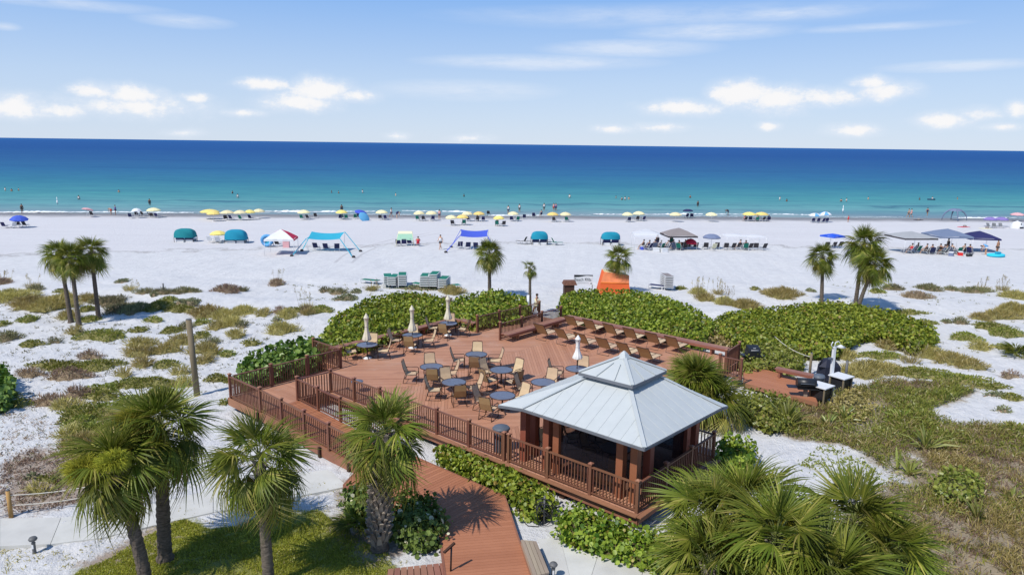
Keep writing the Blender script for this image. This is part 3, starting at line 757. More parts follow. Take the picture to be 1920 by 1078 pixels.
def seam_roof(quad, n, name='roof_panel', th=.03, ribs=True):
    """quad eave0, eave1, top1, top0 -> n sheet panels with raised seams"""
    e0, e1, t1, t0 = quad
    nrm = (e1 - e0).cross(t0 - e0).normalized()
    if nrm.z < 0: nrm = -nrm
    # seams run straight up the slope, so panels are clipped by the hips
    ex = (e1 - e0); Le = ex.length; ex = ex / Le; up = nrm.cross(ex)
    if up.z < 0: up = -up
    to2 = lambda p: ((p - e0).dot(ex), (p - e0).dot(up))
    q2 = [to2(p) for p in quad]
    x0, x1 = min(p[0] for p in q2), max(p[0] for p in q2)
    n = max(1, round((x1 - x0) / n)); st = (x1 - x0) / n
    for k in range(n):
        a, b = x0 + k * st, x0 + (k + 1) * st
        pg = clip_poly(clip_poly(q2, lambda p: p[0] - a), lambda p: b - p[0])
        if len(pg) < 3: continue
        pts = [e0 + ex * p[0] + up * p[1] for p in pg]
        if (pts[1] - pts[0]).cross(pts[2] - pts[0]).dot(nrm) < 0: pts = pts[::-1]
        MB().sheet(pts, th).build(name, Mt['roof'], roof)
        if k and ribs:
            ys_ = []
            for i in range(len(q2)):
                (xa, ya), (xb, yb) = q2[i], q2[(i + 1) % len(q2)]
                if (xa - a) * (xb - a) < 0: ys_.append(ya + (yb - ya) * (a - xa) / (xb - xa))
            if len(ys_) == 2 and abs(ys_[0] - ys_[1]) > .1:
                p, q = [e0 + ex * a + up * yy + nrm * .006 for yy in ys_]
                MB().beam(p, q, .03, .012, up=tuple(nrm)).build('roof_seam', Mt['roof'], roof)
seam_roof([Nn, Ll, cL, cN], .42); seam_roof([Rr, Nn, cN, cR], .42)
seam_roof([eL, eB, cB, cL], .5); seam_roof([eB, eR, cR, cB], .5)
for tri in ([Ll, eL, cL], [eR, Rr, cR]):
    t3 = [Vector(p) for p in tri]
    if (t3[1] - t3[0]).cross(t3[2] - t3[0]).z < 0: t3 = t3[::-1]
    MB().sheet(t3, .03).build('roof_panel', Mt['roof'], roof)
for a, b in ((Nn, cN), (Ll, cL), (Rr, cR)): MB().beam(a + Vector((0, 0, .03)), b + Vector((0, 0, .03)), .13, .03).build('hip_cap', Mt['roof'], roof)
# eave trim and beams
for a, b in ((Nn, Ll), (Ll, eL), (eL, eB), (eB, eR), (eR, Rr), (Rr, Nn)):
    MB().beam(a + Vector((0, 0, -.065)), b + Vector((0, 0, -.065)), .03, .07).build('eave_trim', Mt['eave'], roof)
for a, b in ((P3(.5, .55, 2.78), P3(5.05, .55, 2.78)), (P3(.35, .5, 2.78), P3(.35, 4.6, 2.78)), (P3(5.0, .5, 2.78), P3(5.0, 4.6, 2.78)), (P3(.5, 4.5, 2.78), P3(5.05, 4.5, 2.78))):
    MB().beam(a, b, .14, .22).build('beam', Mt['beam'], gz_)
# cupola
cup = obj('cupola', None, gz_)
MB().prism([(1.78, 1.58), (3.38, 1.58), (3.38, 3.07), (1.78, 3.07)], 3.8, 4.04).build('cupola_wall', Mt['eave'], cup)
ap = P3(2.32, 2.58, 4.58)
k0 = [P3(1.28, 1.5, 4.02), P3(3.38, 1.45, 4.02), P3(3.38, 3.68, 4.02), P3(1.28, 3.68, 4.02)]
_roof = roof; roof = cup
for i in range(4):
    a, b = k0[i], k0[(i + 1) % 4]
    t3 = [a, b, ap]
    if (t3[1] - t3[0]).cross(t3[2] - t3[0]).z < 0: t3 = t3[::-1]
    MB().sheet(t3, .03).build('cupola_panel', Mt['roof'], cup)
    MB().beam(a + Vector((0, 0, .03)), ap + Vector((0, 0, .03)), .11, .03).build('hip_cap', Mt['roof'], cup)
    MB().beam(a + Vector((0, 0, -.06)), b + Vector((0, 0, -.06)), .03, .09).build('eave_trim', Mt['eave'], cup)
    for f in (.33, .66):
        MB().beam(a.lerp(b, f) + Vector((0, 0, .03)), a.lerp(b, f).lerp(ap, 1 - abs(f - .5) * 2 - .0 if False else .62) + Vector((0, 0, .03)), .025, .03).build('roof_seam', Mt['roof'], cup)
MB().box(ap + Vector((0, 0, .0)), (.36, .36, .16), taper=.5).box(ap + Vector((0, 0, .12)), (.2, .2, .1), taper=.2).build('finial', Mt['roof'], cup)
roof = _roof
colm = MB().box((0, 0, 1.09), (.25, .25, 2.18)).mesh('column', Mt['column'])
for (u, v) in [(.5, .6), (1.02, .6), (.42, 1.25), (3.55, .6), (3.98, .6), (5.0, .6), (5.05, 1.2), (.42, 3.7), (.42, 4.35), (5.0, 3.9), (5.0, 4.5), (1.1, 4.5), (4.2, 4.5)]:
    obj('column', colm, gz_, (v, u, DZ))
# dark see-through screens added between the columns to darken the inside
scr = NT('darkening_mesh'); tr_ = scr.n('BsdfTransparent', Color=(1, 1, 1, 1)); dk_ = scr.n('BsdfDiffuse', Color=(.016, .014, .018, 1)); mx_ = scr.n('MixShader', Fac=.5); scr.L.new(tr_.outputs[0], mx_.inputs[1]); scr.L.new(dk_.outputs[0], mx_.inputs[2]); Mt['screen'] = scr.done(mx_)
MB().box((4.62, 2.6, 1.75), (.02, 3.6, 2.0)).build('darkening_screen', Mt['screen'], gz_)
MB().box((.6, 2.28, 1.68), (.012, 2.26, 2.12)).build('darkening_screen', Mt['screen'], gz_); MB().box((2.48, .42, 1.68), (2.16, .012, 2.12)).build('darkening_screen', Mt['screen'], gz_)

# ------------------------------------------------------------------ boardwalk
def ppv(pts, z):
    r = []
    for x, y in pts:
        q = at(x, y, z); u, v = to_uv(q.x, q.y); r.append((float(v), float(u)))
    return r
bw = dk('boardwalk', 'reddish brown boardwalk turning from the ramp towards the lawn', 'boardwalk')
BZ = .24
# main leg along the deck front: u from 9.35 down to the bend; turned leg heads for the viewer
rightA, rightB = (7.6, -1.05), (4.42, -1.05)
bend_r, bend_l = (4.42, -1.05), (4.55, -3.95)
dirt = Vector((-.775, -.632)).normalized()                       # (du, dv) of the turned leg
def bw_plank(poly, nm='plank'):
    m = MB().prism(poly, BZ - .035, BZ); m.build(nm, Mt['pathplank'], bw)
main_poly = [(-3.55, 9.3), (-1.05, 9.3), (-1.05, 4.42), (-3.95, 4.5), (-3.95, 8.6)]
main_poly = [(-4.45, 8.75), (-3.42, 9.35), (-1.33, 9.35), (-1.33, 4.24), (-4.38, 4.1)]
for k in range(40):
    u1 = 9.35 - k * PW; u0 = u1 - PW + GAP
    pg = clip_poly(clip_poly(main_poly, lambda p: p[1] - u0), lambda p: u1 - p[1])
    if len(pg) > 2: bw_plank(pg)
nv = Vector((dirt.y, -dirt.x))
turn_poly = [(-1.33, 4.235), (-1.33 + dirt.y * 7, 4.235 + dirt.x * 7), (-4.38 + dirt.y * 5.4, 4.095 + dirt.x * 5.4), (-4.38, 4.095)]
def along(p): return (p[0] + 1.33) * dirt.y + (p[1] - 4.235) * dirt.x
for k in range(-14, 48):
    s0 = k * PW; s1 = s0 + PW - GAP
    pg = clip_poly(clip_poly(turn_poly, lambda p: along(p) - s0), lambda p: s1 - along(p))
    if len(pg) > 2: bw_plank(pg)
for poly in (main_poly, turn_poly):
    MB().prism(poly, BZ - .2, BZ - .038).build('joist_frame', Mt['joist'], bw)
for a, b in ((main_poly[2], main_poly[3]), (turn_poly[0], turn_poly[1]), (turn_poly[2], turn_poly[3]), (main_poly[0], main_poly[4]), (main_poly[0], main_poly[1])):
    MB().beam((a[0], a[1], BZ - .09), (b[0], b[1], BZ - .09), .05, .2).build('edge_board', Mt['fascia'], bw)
# lower step platform with handrail at the bottom edge
st = dk('step_platform', 'low brown boarded step beside the boardwalk at the lawn edge', 'step')
q = ppv([(727, 1066), (835, 1054), (850, 1110), (720, 1125)], .12)
e = [Vector((p[0], p[1], .12)) for p in q]
for k in range(9):
    a, b = k / 9 + .006, (k + 1) / 9 - .006
    pts = [e[0].lerp(e[1], a), e[0].lerp(e[1], b), e[3].lerp(e[2], b), e[3].lerp(e[2], a)]
    MB().prism([(p.x, p.y) for p in pts], .06, .12).build('plank', Mt['bench'], st)
MB().prism([(p.x, p.y) for p in [e[0].lerp(e[2], .02), e[1].lerp(e[3], .02), e[2].lerp(e[0], .02), e[3].lerp(e[1], .02)]], -.1, .058).build('joist_frame', Mt['joist'], st)
hp = at(845, 1070, BZ)
hr = thing('handrail', 'short dark handrail on the lawn side of the boardwalk', 'handrail', (hp.x, hp.y, BZ), 0)
MB().tube([(0, 0, -.02), (.02, .05, .72)], .025, 8).build('post', Mt['black'], hr)
MB().beam((-.16, -.18, .66), (.10, .10, .78), .07, .05).build('rail', Mt['joist'], hr)

# ------------------------------------------------------------------ concrete paths
def slab_path(label, left, right, z=.05):
    root = tag(obj('concrete_path', None), kind='structure')
    for k in range(len(left) - 1):
        q = [gat(*left[k]), gat(*left[k + 1]), gat(*right[k + 1]), gat(*right[k])]
        q = [Vector((p.x, p.y, 0)) for p in q]
        c = sum(q, Vector()) / 4
        q = [p + (c - p).normalized() * .012 for p in q]
        MB().prism([(p.x, p.y) for p in q], -.12, z).build('slab', Mt['concrete'], root)
slab_path('left', [(-150, 977), (0, 974), (115, 972), (210, 961), (300, 944), (400, 919), (500, 898), (618, 881)], [(-150, 1032), (0, 1031), (95, 1024), (190, 1010), (300, 985), (400, 963), (500, 945), (652, 914)])
slab_path('right', [(1008, 1012), (1050, 1008), (1125, 1030), (1212, 1050), (1330, 1072), (1450, 1085)], [(1042, 1110), (1075, 1110), (1100, 1110), (1195, 1110), (1300, 1120), (1420, 1130)])
bx = thing('timber_box', 'weathered grey wooden box bench beside boardwalk and concrete path', 'box bench', (0, 0, 0))
q = [at(976, 1011, .4), at(1006, 1014, .4), at(1030, 1072, .4), at(1000, 1080, .4)]
q = [Vector((p.x, p.y, 0)) for p in q]
for k in range(4):
    a, b = k / 4 + .012, (k + 1) / 4 - .012
    pts = [q[0].lerp(q[1], a), q[0].lerp(q[1], b), q[3].lerp(q[2], b), q[3].lerp(q[2], a)]
    MB().prism([(p.x, p.y) for p in pts], .36, .4).build('lid_board', Mt['planter'], bx)
c = sum(q, Vector()) / 4
MB().prism([(p.x, p.y) for p in [p + (c - p) * .04 for p in q]], 0, .358).build('side_panel', Mt['planter'], bx)
# ------------------------------------------------------------------ cabbage palms
def frond_mesh(name, R, Lp, droop, fold, tipd, nseg=30, span=2.05, mats=None, seed=0, split=.44, curl=0.0):
    rs = np.random.default_rng(seed)
    V, Fq, mi = [], [], []
    # stalk
    npet = 5
    for i in range(npet + 1):
        t = i / npet; x = Lp * t; z = -.10 * Lp * t * t; w = .022 * (1 - .45 * t)
        V += [(x, -w, z), (x, w, z), (x, 0, z - w * 1.2)]
    for i in range(npet):
        b = i * 3
        for a, c in ((0, 1), (1, 2), (2, 0)): Fq.append((b + a, b + c, b + c + 3, b + a + 3)); mi.append(1)
    zp = -.10 * Lp
    ths = np.linspace(-span, span, nseg)
    dth = ths[1] - ths[0]
    ts = [0.06, split, .74, 1.0]
    for th in ths:
        jit = rs.normal(0, .045)
        L = R * (.62 + .38 * math.cos(th / 1.35)) * rs.uniform(.82, 1.08)
        th2 = th + jit
        dx, dy = math.cos(th2), math.sin(th2); px_, py_ = -dy, dx
        td = tipd * rs.uniform(.6, 1.5)
        b = len(V)
        for t in ts:
            s = L * t
            hw = s * dth * .52 if t <= split else L * split * dth * .52 * max(0.0, (1 - ((t - split) / (1 - split)) ** 1.4)) * .9 + .0015
            cx, cy = Lp + dx * s, dy * s
            z = zp - droop * (s * max(0, dx) + .35 * s) * s / R - fold * abs(math.sin(th)) * s - td * max(0, t - .4) ** 2 * L
            ridge = hw * .45
            # tips that hang come back towards the stalk a little
            V += [(cx - px_ * hw, cy - py_ * hw, z - ridge), (cx, cy, z + ridge * .3), (cx + px_ * hw, cy + py_ * hw, z - ridge)]
        for i in range(len(ts) - 1):
            o = b + i * 3
            Fq.append((o, o + 1, o + 4, o + 3)); Fq.append((o + 1, o + 2, o + 5, o + 4)); mi += [0, 0]
    return np_mesh(name, V, Fq, mats, mi)
FR = {}
for k in range(3):
    FR['young', k] = frond_mesh('frond', .95, .50, .08, .12, .10, mats=[Mt['palm'], Mt['petiole']], seed=10 + k, span=1.35)
    FR['mid', k] = frond_mesh('frond', .98, .72, .26, .28, .50, mats=[Mt['palm'], Mt['petiole']], seed=20 + k)
    FR['low', k] = frond_mesh('frond', .92, .82, .46, .45, .80, mats=[Mt['palm'], Mt['petiole']], seed=30 + k)
    FR['old', k] = frond_mesh('frond', .86, .78, .60, .60, .70, mats=[Mt['palmold'], Mt['petiole']], seed=40 + k)
    FR['dead', k] = frond_mesh('frond', .62, .6, 1.1, .9, 1.0, mats=[Mt['palmdead'], Mt['palmdead']], seed=50 + k, span=1.3)
def trunk_mesh(h, r0, r1, lean, seed, rings=True):
    rs = random.Random(seed); m = MB(); pts = []; rad = []
    n = max(10, int(h / .09))
    for i in range(n + 1):
        t = i / n
        pts.append((lean[0] * t ** 1.3 , lean[1] * t ** 1.3, h * t - (.25 if i == 0 else 0)))
        r = r0 + (r1 - r0) * min(1, t * 1.6) + (.05 * (1 - t / .08) if t < .08 else 0)
        rad.append(r * (1 + (.07 if i % 2 else -.05) * (1 if rings else 0)) * rs.uniform(.96, 1.04))
    m.tube(pts, rad, 11, sm=True)
    return m.mesh('trunk', Mt['trunk'])
boot_me = MB().add([(-.06, 0, 0), (.06, 0, 0), (.035, .05, .2), (-.035, .05, .2), (-.045, .11, .30), (.045, .11, .30), (-.055, -.05, 0), (.055, -.05, 0), (0, .03, .3)],
                   [(0, 1, 2, 3), (3, 2, 5, 4), (1, 0, 6, 7), (7, 8, 5, 2, 1), (6, 0, 3, 4, 8), (4, 5, 8), (6, 8, 7)]).mesh('leaf_boot', Mt['boot'])
def palm(label, base, h, lean=(0, 0), scale=1.0, n=40, seed=0, r0=.17, r1=.13, group='cabbage palms', boots=0, dead=2, blooms=(), skirt=0, emin=-55, topboots=10, emax=85, azr=None):
    rs = random.Random(seed)
    root = thing('palm_tree', label, 'palm tree', base, 0, group)
    obj('trunk', trunk_mesh(h, r0, r1, lean, seed), root)
    top = Vector((lean[0], lean[1], h))
    crown = obj('crown', None, root, top)
    for i in range(n):
        t = (i + .5) / n
        el = math.radians(emax - (emax - emin) * t ** .85 + rs.uniform(-14, 14))
        az = i * 2.39996 + rs.uniform(-.45, .45)
        kind = 'young' if t < .2 else 'mid' if t < .6 else 'low' if t < .88 else 'old'
        if kind == 'low' and rs.random() < .12: kind = 'old'
        s = scale * rs.uniform(.82, 1.12) * (.92 if t < .12 else 1)
        R = Matrix.Rotation(az, 3, 'Z') @ Matrix.Rotation(-el, 3, 'Y') @ Matrix.Rotation(rs.uniform(-.75, .75), 3, 'X')
        if t > .8: s *= 1.14
        obj('frond', FR[kind, rs.randrange(3)], crown, (0, 0, .12 * (1 - t) * 2 * scale), R.to_euler(), s)
    for i in range(dead):
        az = rs.uniform(0, 6.28); el = math.radians(rs.uniform(-80, -58))
        R = Matrix.Rotation(az, 3, 'Z') @ Matrix.Rotation(-el, 3, 'Y')
        obj('frond', FR['dead', rs.randrange(3)], crown, (0, 0, -.05), R.to_euler(), scale * rs.uniform(.8, 1))
    for k in range(topboots):                                  # stubs of cut leaves below the crown
        az = k * 2.39996; zz = h - .1 - .06 * k
        R = Matrix.Rotation(az, 3, 'Z'); t = zz / h
        c = Vector((lean[0] * t ** 1.3, lean[1] * t ** 1.3, zz))
        obj('leaf_boot', boot_me, root, c + R @ Vector((0, r1 * .9, 0)), (0, 0, az), 1.0)
    for k in range(boots):
        t = k / boots; zz = .15 + (h - .35) * t; az = k * 2.39996 * 1.0
        R = Matrix.Rotation(az, 3, 'Z'); tt = zz / h
        r = r0 + (r1 - r0) * min(1, tt * 1.6)
        c = Vector((lean[0] * tt ** 1.3, lean[1] * tt ** 1.3, zz))
        obj('leaf_boot', boot_me, root, c + R @ Vector((0, r * .92, 0)), (-.12, 0, az), rs.uniform(1.15, 1.5))
    for (dx, dy, dz, rx) in blooms:
        N = 1900; q = rng.normal(size=(N, 3)); q /= np.linalg.norm(q, axis=1)[:, None]
        q = q * (rng.random(N) ** .4)[:, None] * np.array([rx, rx * .8, rx * .55])
        q *= (1 + .35 * np.sin(q[:, :1] * 14) * np.cos(q[:, 1:2] * 13))
        obj('blossom', blades(q, q + np.array([0, 0, .05]), .20, .007, Mt['bloom'], 'blossom', flat=.5), crown, (dx, dy, dz))
    return root
def blades(P, Nrm, length, width, mats, name, flat=.3, midx=None, lenvar=.5):
    """one narrow bent blade per point, growing along Nrm with random spread"""
    n = len(P); d = Nrm / (np.linalg.norm(Nrm, axis=1)[:, None] + 1e-9) + rng.normal(0, flat, (n, 3))
    d /= np.linalg.norm(d, axis=1)[:, None]
    side = np.cross(d, rng.normal(size=(n, 3))); side /= np.linalg.norm(side, axis=1)[:, None] + 1e-9
    L = length * (1 - lenvar / 2 + lenvar * rng.random(n))[:, None]; Wd = width * (.7 + .6 * rng.random(n))[:, None]
    mid = P + d * L * .55; tip = P + d * L + np.array([0, 0, -.18]) * L
    V = np.stack([P - side * Wd * .6, P + side * Wd * .6, mid - side * Wd, mid + side * Wd, tip - side * Wd * .15, tip + side * Wd * .15], 1).reshape(-1, 3)
    b = np.arange(n)[:, None] * 6
    F = np.concatenate([b + np.array([0, 1, 3, 2]), b + np.array([2, 3, 5, 4])], 1).reshape(-1, 4)
    return np_mesh(name, V, F, mats, None if midx is None else np.repeat(midx, 2))
def round_leaves(P, Nrm, rad, mats, name, tilt=.5):
    n = len(P); d = Nrm / (np.linalg.norm(Nrm, axis=1)[:, None] + 1e-9) + rng.normal(0, tilt, (n, 3))
    d /= np.linalg.norm(d, axis=1)[:, None]
    a = np.cross(d, rng.normal(size=(n, 3))); a /= np.linalg.norm(a, axis=1)[:, None] + 1e-9
    b_ = np.cross(d, a); r = rad * (.45 + 1.1 * rng.random(n))[:, None]
    pts = [P + a * r * 1.05, P + a * r * .45 + b_ * r * .85 + d * r * .22, P - a * r * .6 + b_ * r * .75 + d * r * .22, P - a * r * .95,
           P - a * r * .6 - b_ * r * .75 + d * r * .22, P + a * r * .45 - b_ * r * .85 + d * r * .22]
    V = np.stack(pts, 1).reshape(-1, 3); b = np.arange(n)[:, None] * 6
    F = np.concatenate([b + np.array([0, 1, 2, 3]), b + np.array([0, 3, 4, 5])], 1).reshape(-1, 4)
    return np_mesh(name, V, F, mats)

# foreground palms on the lawn
palm('tall palm with yellow blossom leaning over the path at the bottom left', (-9.52, 16.9, 0), 3.35, (-.55, .1), .88, 46, 1, .17, .15, blooms=[(-.40, -.62, .30, .40), (.3, -.6, .50, .3)], dead=6, skirt=1, emin=-68)
palm('broad palm with yellow blossom behind the leaning one at the bottom left', (-9.66, 18.2, 0), 3.75, (.12, .15), .98, 48, 2, .19, .17, blooms=[(-.05, -.75, .15, .42), (-.5, -.5, .6, .3)], dead=5)
palm('slender palm standing on the lawn in front of the ramp', (-6.33, 17.0, 0), 3.5, (-.1, .1), .90, 46, 3, .155, .13, dead=3, topboots=18, emin=-62)
palm('stout palm with criss cross leaf boots up its trunk beside the boardwalk', (-3.75, 18.88, 0), 3.45, (.22, .1), .90, 48, 4, .235, .2, boots=170, dead=4, emin=-66)
# palm between gazebo and barbecue platform
_b = at(1300, 740, 1.2)
palm('bushy palm growing between the gazebo roof and the barbecue platform', (_b.x, _b.y, -.2), 1.9, (.1, 0), .9, 76, 5, .2, .18, dead=1, emin=-22)
palm('low golden tipped palm tucked beside the bushy palm behind the gazebo', (_b.x + .75, _b.y - .5, -.2), 1.2, (.1, 0), .9, 44, 6, .2, .18, dead=1, emin=-35)
# clump at the bottom right
for i, (x, y, z, sc, nn, lab) in enumerate([
        (1330, 972, 1.5, 1.05, 38, 'low palm fanning out over the gazebo railing corner'),
        (1395, 952, 1.7, 1.1, 38, 'upright palm at the back of the big clump right of the gazebo'),
        (1455, 1012, 1.9, 1.1, 40, 'full palm in the middle of the big clump at the bottom right'),
        (1600, 985, 1.6, 1.12, 40, 'blue green palm at the top right end of the big clump'),
        (1665, 1042, 1.2, 1.0, 40, 'arching palm at the right edge of the big clump on dry ground'),
        (1330, 1055, 1.2, 1.0, 40, 'drooping palm at the left front of the big clump above the concrete path'),
        (1560, 1085, 1.5, 1.0, 40, 'yellowing palm at the bottom of the big clump with bare ground before it')]):
    p = at(x, y, z)
    palm(lab, (p.x, p.y, -.1), z, (0, 0), sc, nn, 60 + i, .2, .18, 'palms of the clump at the bottom right', dead=2, emin=-42, topboots=6,
         blooms=[(.3, .6, .2, .5)] if i == 2 else ())
_p = at(1540, 895, 1.1)
# beach palms
BP = [((133, 605), 4.4, (-.30, .1), .76, 46, 'leftmost palm of the three on the left dune'), ((148, 610), 4.3, (-.12, .1), .78, 46, 'middle palm of the three on the left dune with trunk in front'),
      ((185, 598), 4.45, (-.1, .1), .78, 46, 'right hand palm of the three on the left dune, thick below its crown'), ((918, 562), 3.55, (-.05, 0), .82, 48, 'round headed palm rising behind the left hedge near the blue shade'),
      ((1157, 548), 2.75, (.0, 0), .80, 34, 'drooping palm in front of the orange tent'), ((1540, 567), 3.5, (-.25, 0), .8, 42, 'small palm left of the crossing pair on the right dune'),
      ((1602, 585), 4.9, (.25, .2), .95, 50, 'taller palm of the crossing pair on the right dune'), ((1606, 588), 3.6, (.85, -.1), .92, 48, 'leaning lower palm of the crossing pair on the right dune')]
for i, (b, h, ln, sc, n, lab) in enumerate(BP):
    p = gat(*b)
    palm(lab, (p.x, p.y, p.z - .05), h, ln, sc, n, 80 + i, .15, .12, 'palms along the beach', dead=2, emin=-62 if i != 4 else -42, topboots=8)
p = gat(993, 590)
palm('thin young palm with tiny crown beside the way to the beach', (p.x, p.y, p.z - .05), 3.3, (-.02, 0), .42, 18, 99, .14, .09, 'palms along the beach', dead=1, emin=-60, topboots=14)

# ------------------------------------------------------------------ sea grape hedges
def hedge(name, label, poly, H, dens, rad, mats, seed, edge=.8, group='sea grape hedges round the deck', cat='hedge', parent_twigs=True, base=None, tilt=.9, sprigs=.045):
    px0, px1 = min(p[0] for p in poly), max(p[0] for p in poly); py0, py1 = min(p[1] for p in poly), max(p[1] for p in poly)
    cx, cy = sum(p[0] for p in poly) / len(poly), sum(p[1] for p in poly) / len(poly)
    z0 = float(gz(cx, cy)) if base is None else base
    def hh(x, y):
        d = np.where(in_poly(x, y, poly), edge_dist(x, y, poly), 0)
        return H * np.clip(d / edge, 0, 1) ** .42 * (.80 + .25 * vnoise(x * .8, y * .8, seed) + .19 * vnoise(x * 2.3, y * 2.3, seed + 5))
    area = (px1 - px0) * (py1 - py0); N = int(area * dens)
    x = rng.uniform(px0, px1, N); y = rng.uniform(py0, py1, N); k = in_poly(x, y, poly); x, y = x[k], y[k]
    # extra leaves round the skirt
    per = []
    for i in range(len(poly)):
        a, b = np.array(poly[i]), np.array(poly[(i + 1) % len(poly)]); n = int(np.hypot(*(b - a)) * dens * H * .8)
        t = rng.random(n)[:, None]; per.append(a + (b - a) * t + rng.normal(0, .12, (n, 2)))
    per = np.concatenate(per)
    e = .06; h = hh(x, y) * (1 + .10 * rng.normal(size=len(x)).clip(-1.2, 1.6))
    gx = (hh(x + e, y) - hh(x - e, y)) / (2 * e); gy = (hh(x, y + e) - hh(x, y - e)) / (2 * e)
    Nn_ = np.stack([-np.clip(gx, -2, 2), -np.clip(gy, -2, 2), np.ones_like(x)], 1)
    z = z0 + h - rng.random(len(x)) ** 2 * .38 * H + .05
    up = rng.random(len(x)) < sprigs; z = np.where(up, z + rng.random(len(x)) * .35, z)
    P = np.stack([x, y, z], 1)
    pz = z0 + rng.random(len(per)) * H * .85 + .05
    out = per - np.array([cx, cy]); out /= np.linalg.norm(out, axis=1)[:, None]
    P = np.concatenate([P, np.column_stack([per, pz])]); Nn_ = np.concatenate([Nn_, np.column_stack([out * .8, np.full(len(per), .6)])])
    if H > .7:                                                   # ragged gaps where the wood shows
        kg = (vnoise(P[:, 0] * 1.9, P[:, 1] * 1.9, seed + 9) + .5 * vnoise(P[:, 0] * 4.5, P[:, 1] * 4.5, seed + 3) + .35 * rng.normal(size=len(P))) > -.85
        P, Nn_ = P[kg], Nn_[kg]
    P -= np.array([cx, cy, z0])
    root = thing(name, label, cat, (cx, cy, z0), 0, group)
    obj('foliage', round_leaves(P, Nn_, rad, mats, 'foliage', tilt), root)
    # woody inside
    st_ = max(.22, min(px1 - px0, py1 - py0) / 40); gx_ = np.arange(px0, px1 + st_, st_); gy_ = np.arange(py0, py1 + st_, st_)
    GX, GY = np.meshgrid(gx_, gy_); GZ = np.maximum(hh(GX, GY) - .17 * H - .06, -.25)
    ix = np.arange(GX.size).reshape(GX.shape)
    Fq = np.stack([ix[:-1, :-1].ravel(), ix[:-1, 1:].ravel(), ix[1:, 1:].ravel(), ix[1:, :-1].ravel()], 1)
    keep = (GZ.ravel()[Fq].max(1) > 0); Fq = Fq[keep]
    obj('branches', np_mesh('branches', np.stack([GX.ravel() - cx, GY.ravel() - cy, GZ.ravel()], 1), Fq, Mt['twig']), root)
    return root
SG, SGD = Mt['seagrape'], Mt['seagraped']
hedge('hedge', 'long sea grape hedge behind the umbrella tables and left bench', pp([(606, 628), (630, 590), (660, 575), (692, 556), (740, 549), (795, 548), (836, 558), (849, 588), (790, 606), (735, 624), (690, 640), (640, 648)], 1.15), 1.25, 230, .07, SG, 1)
hedge('hedge', 'sea grape hedge at the left of the way to the beach', pp([(846, 566), (870, 549), (905, 545), (950, 545), (980, 553), (988, 574), (975, 590), (930, 597), (885, 604), (856, 594)], 1.15), 1.2, 230, .07, SG, 2)
hedge('hedge', 'broad sea grape hedge between the loungers and the orange tent', pp([(1057, 552), (1090, 541), (1180, 541), (1240, 552), (1290, 570), (1325, 590), (1334, 606), (1318, 620), (1262, 622), (1205, 612), (1140, 597), (1085, 584), (1056, 574)], 1.2), 1.25, 230, .07, SG, 3)
hedge('hedge', 'wide sea grape thicket below the crossing palms on the right', pp([(1338, 603), (1365, 585), (1430, 578), (1500, 570), (1570, 566), (1640, 574), (1690, 588), (1745, 610), (1752, 636), (1715, 642), (1660, 622), (1610, 624), (1565, 650), (1530, 650), (1460, 640), (1400, 634), (1355, 622)], .85), 0.8, 220, .07, SG, 4)
hedge('hedge', 'leafy hedge between the gazebo railing and the boardwalk', [tuple(D(u, v)[:2]) for u, v in [(8.1, -.28), (7.9, -.9), (6.6, -1.02), (5.2, -1.12), (4.2, -1.18), (3.3, -1.55), (2.75, -1.75), (2.45, -1.3), (2.9, -.6), (4.2, -.32), (6, -.28)]], .62, 330, .058, SG, 5, .3)
hedge('hedge', 'leafy hedge in front of the gazebo corner above the concrete path', pp([(1050, 975), (1075, 955), (1135, 975), (1195, 1000), (1245, 1012), (1285, 1035), (1290, 1062), (1225, 1058), (1150, 1034), (1085, 1016), (1054, 1000)], .3), .6, 300, .058, SG, 6, .35)
hedge('bush', 'large leaved sea grape bush behind the ramp landing railing', pp([(452, 700), (470, 672), (520, 655), (575, 640), (612, 650), (606, 668), (560, 684), (500, 700), (462, 712)], .8), 1.25, 100, .105, SGD, 7, .6, group='sea grape bushes', cat='bush', sprigs=.06)
hedge('bush', 'small pale shrub at the corner of the left bench and hedge', pp([(606, 640), (622, 622), (650, 618), (668, 630), (655, 644), (625, 650)], .6), .75, 180, .055, Mt['covers'], 8, .4, group='shrubs by the deck', cat='shrub')
hedge('bush', 'dark sea grape bush cut by the left edge of the frame', pp([(-60, 735), (-40, 700), (0, 694), (14, 708), (18, 730), (6, 750), (-30, 756)], .6), 1.1, 110, .095, SGD, 9, .5, group='sea grape bushes', cat='bush')
hedge('bush', 'pale edged broad leaved bush under the stout palm beside boardwalk', pp([(730, 965), (760, 930), (800, 935), (826, 965), (820, 1005), (790, 1015), (750, 1000)], .45), .75, 260, .062, Mt['varieg'], 10, .4, group='broad leaved bushes under the palm', cat='bush', tilt=.7)
hedge('bush', 'pale edged broad leaved bush left of the stout palm trunk', pp([(650, 925), (672, 908), (700, 910), (706, 945), (690, 965), (660, 955)], .45), .75, 240, .062, Mt['varieg'], 11, .4, group='broad leaved bushes under the palm', cat='bush', tilt=.7)
hedge('bush', 'green bush behind the two grills at the right platform', pp([(1385, 672), (1405, 648), (1450, 640), (1495, 655), (1505, 678), (1470, 690), (1430, 682), (1400, 690)], .6), .8, 190, .06, Mt['coverg'], 12, .5, group='shrubs by the barbecue platform', cat='bush')
hedge('bush', 'olive bush spilling in front of the barbecue platform', pp([(1385, 748), (1400, 735), (1450, 738), (1490, 760), (1485, 785), (1440, 795), (1405, 775)], .5), .75, 190, .06, Mt['coverg'], 13, .5, group='shrubs by the barbecue platform', cat='bush')
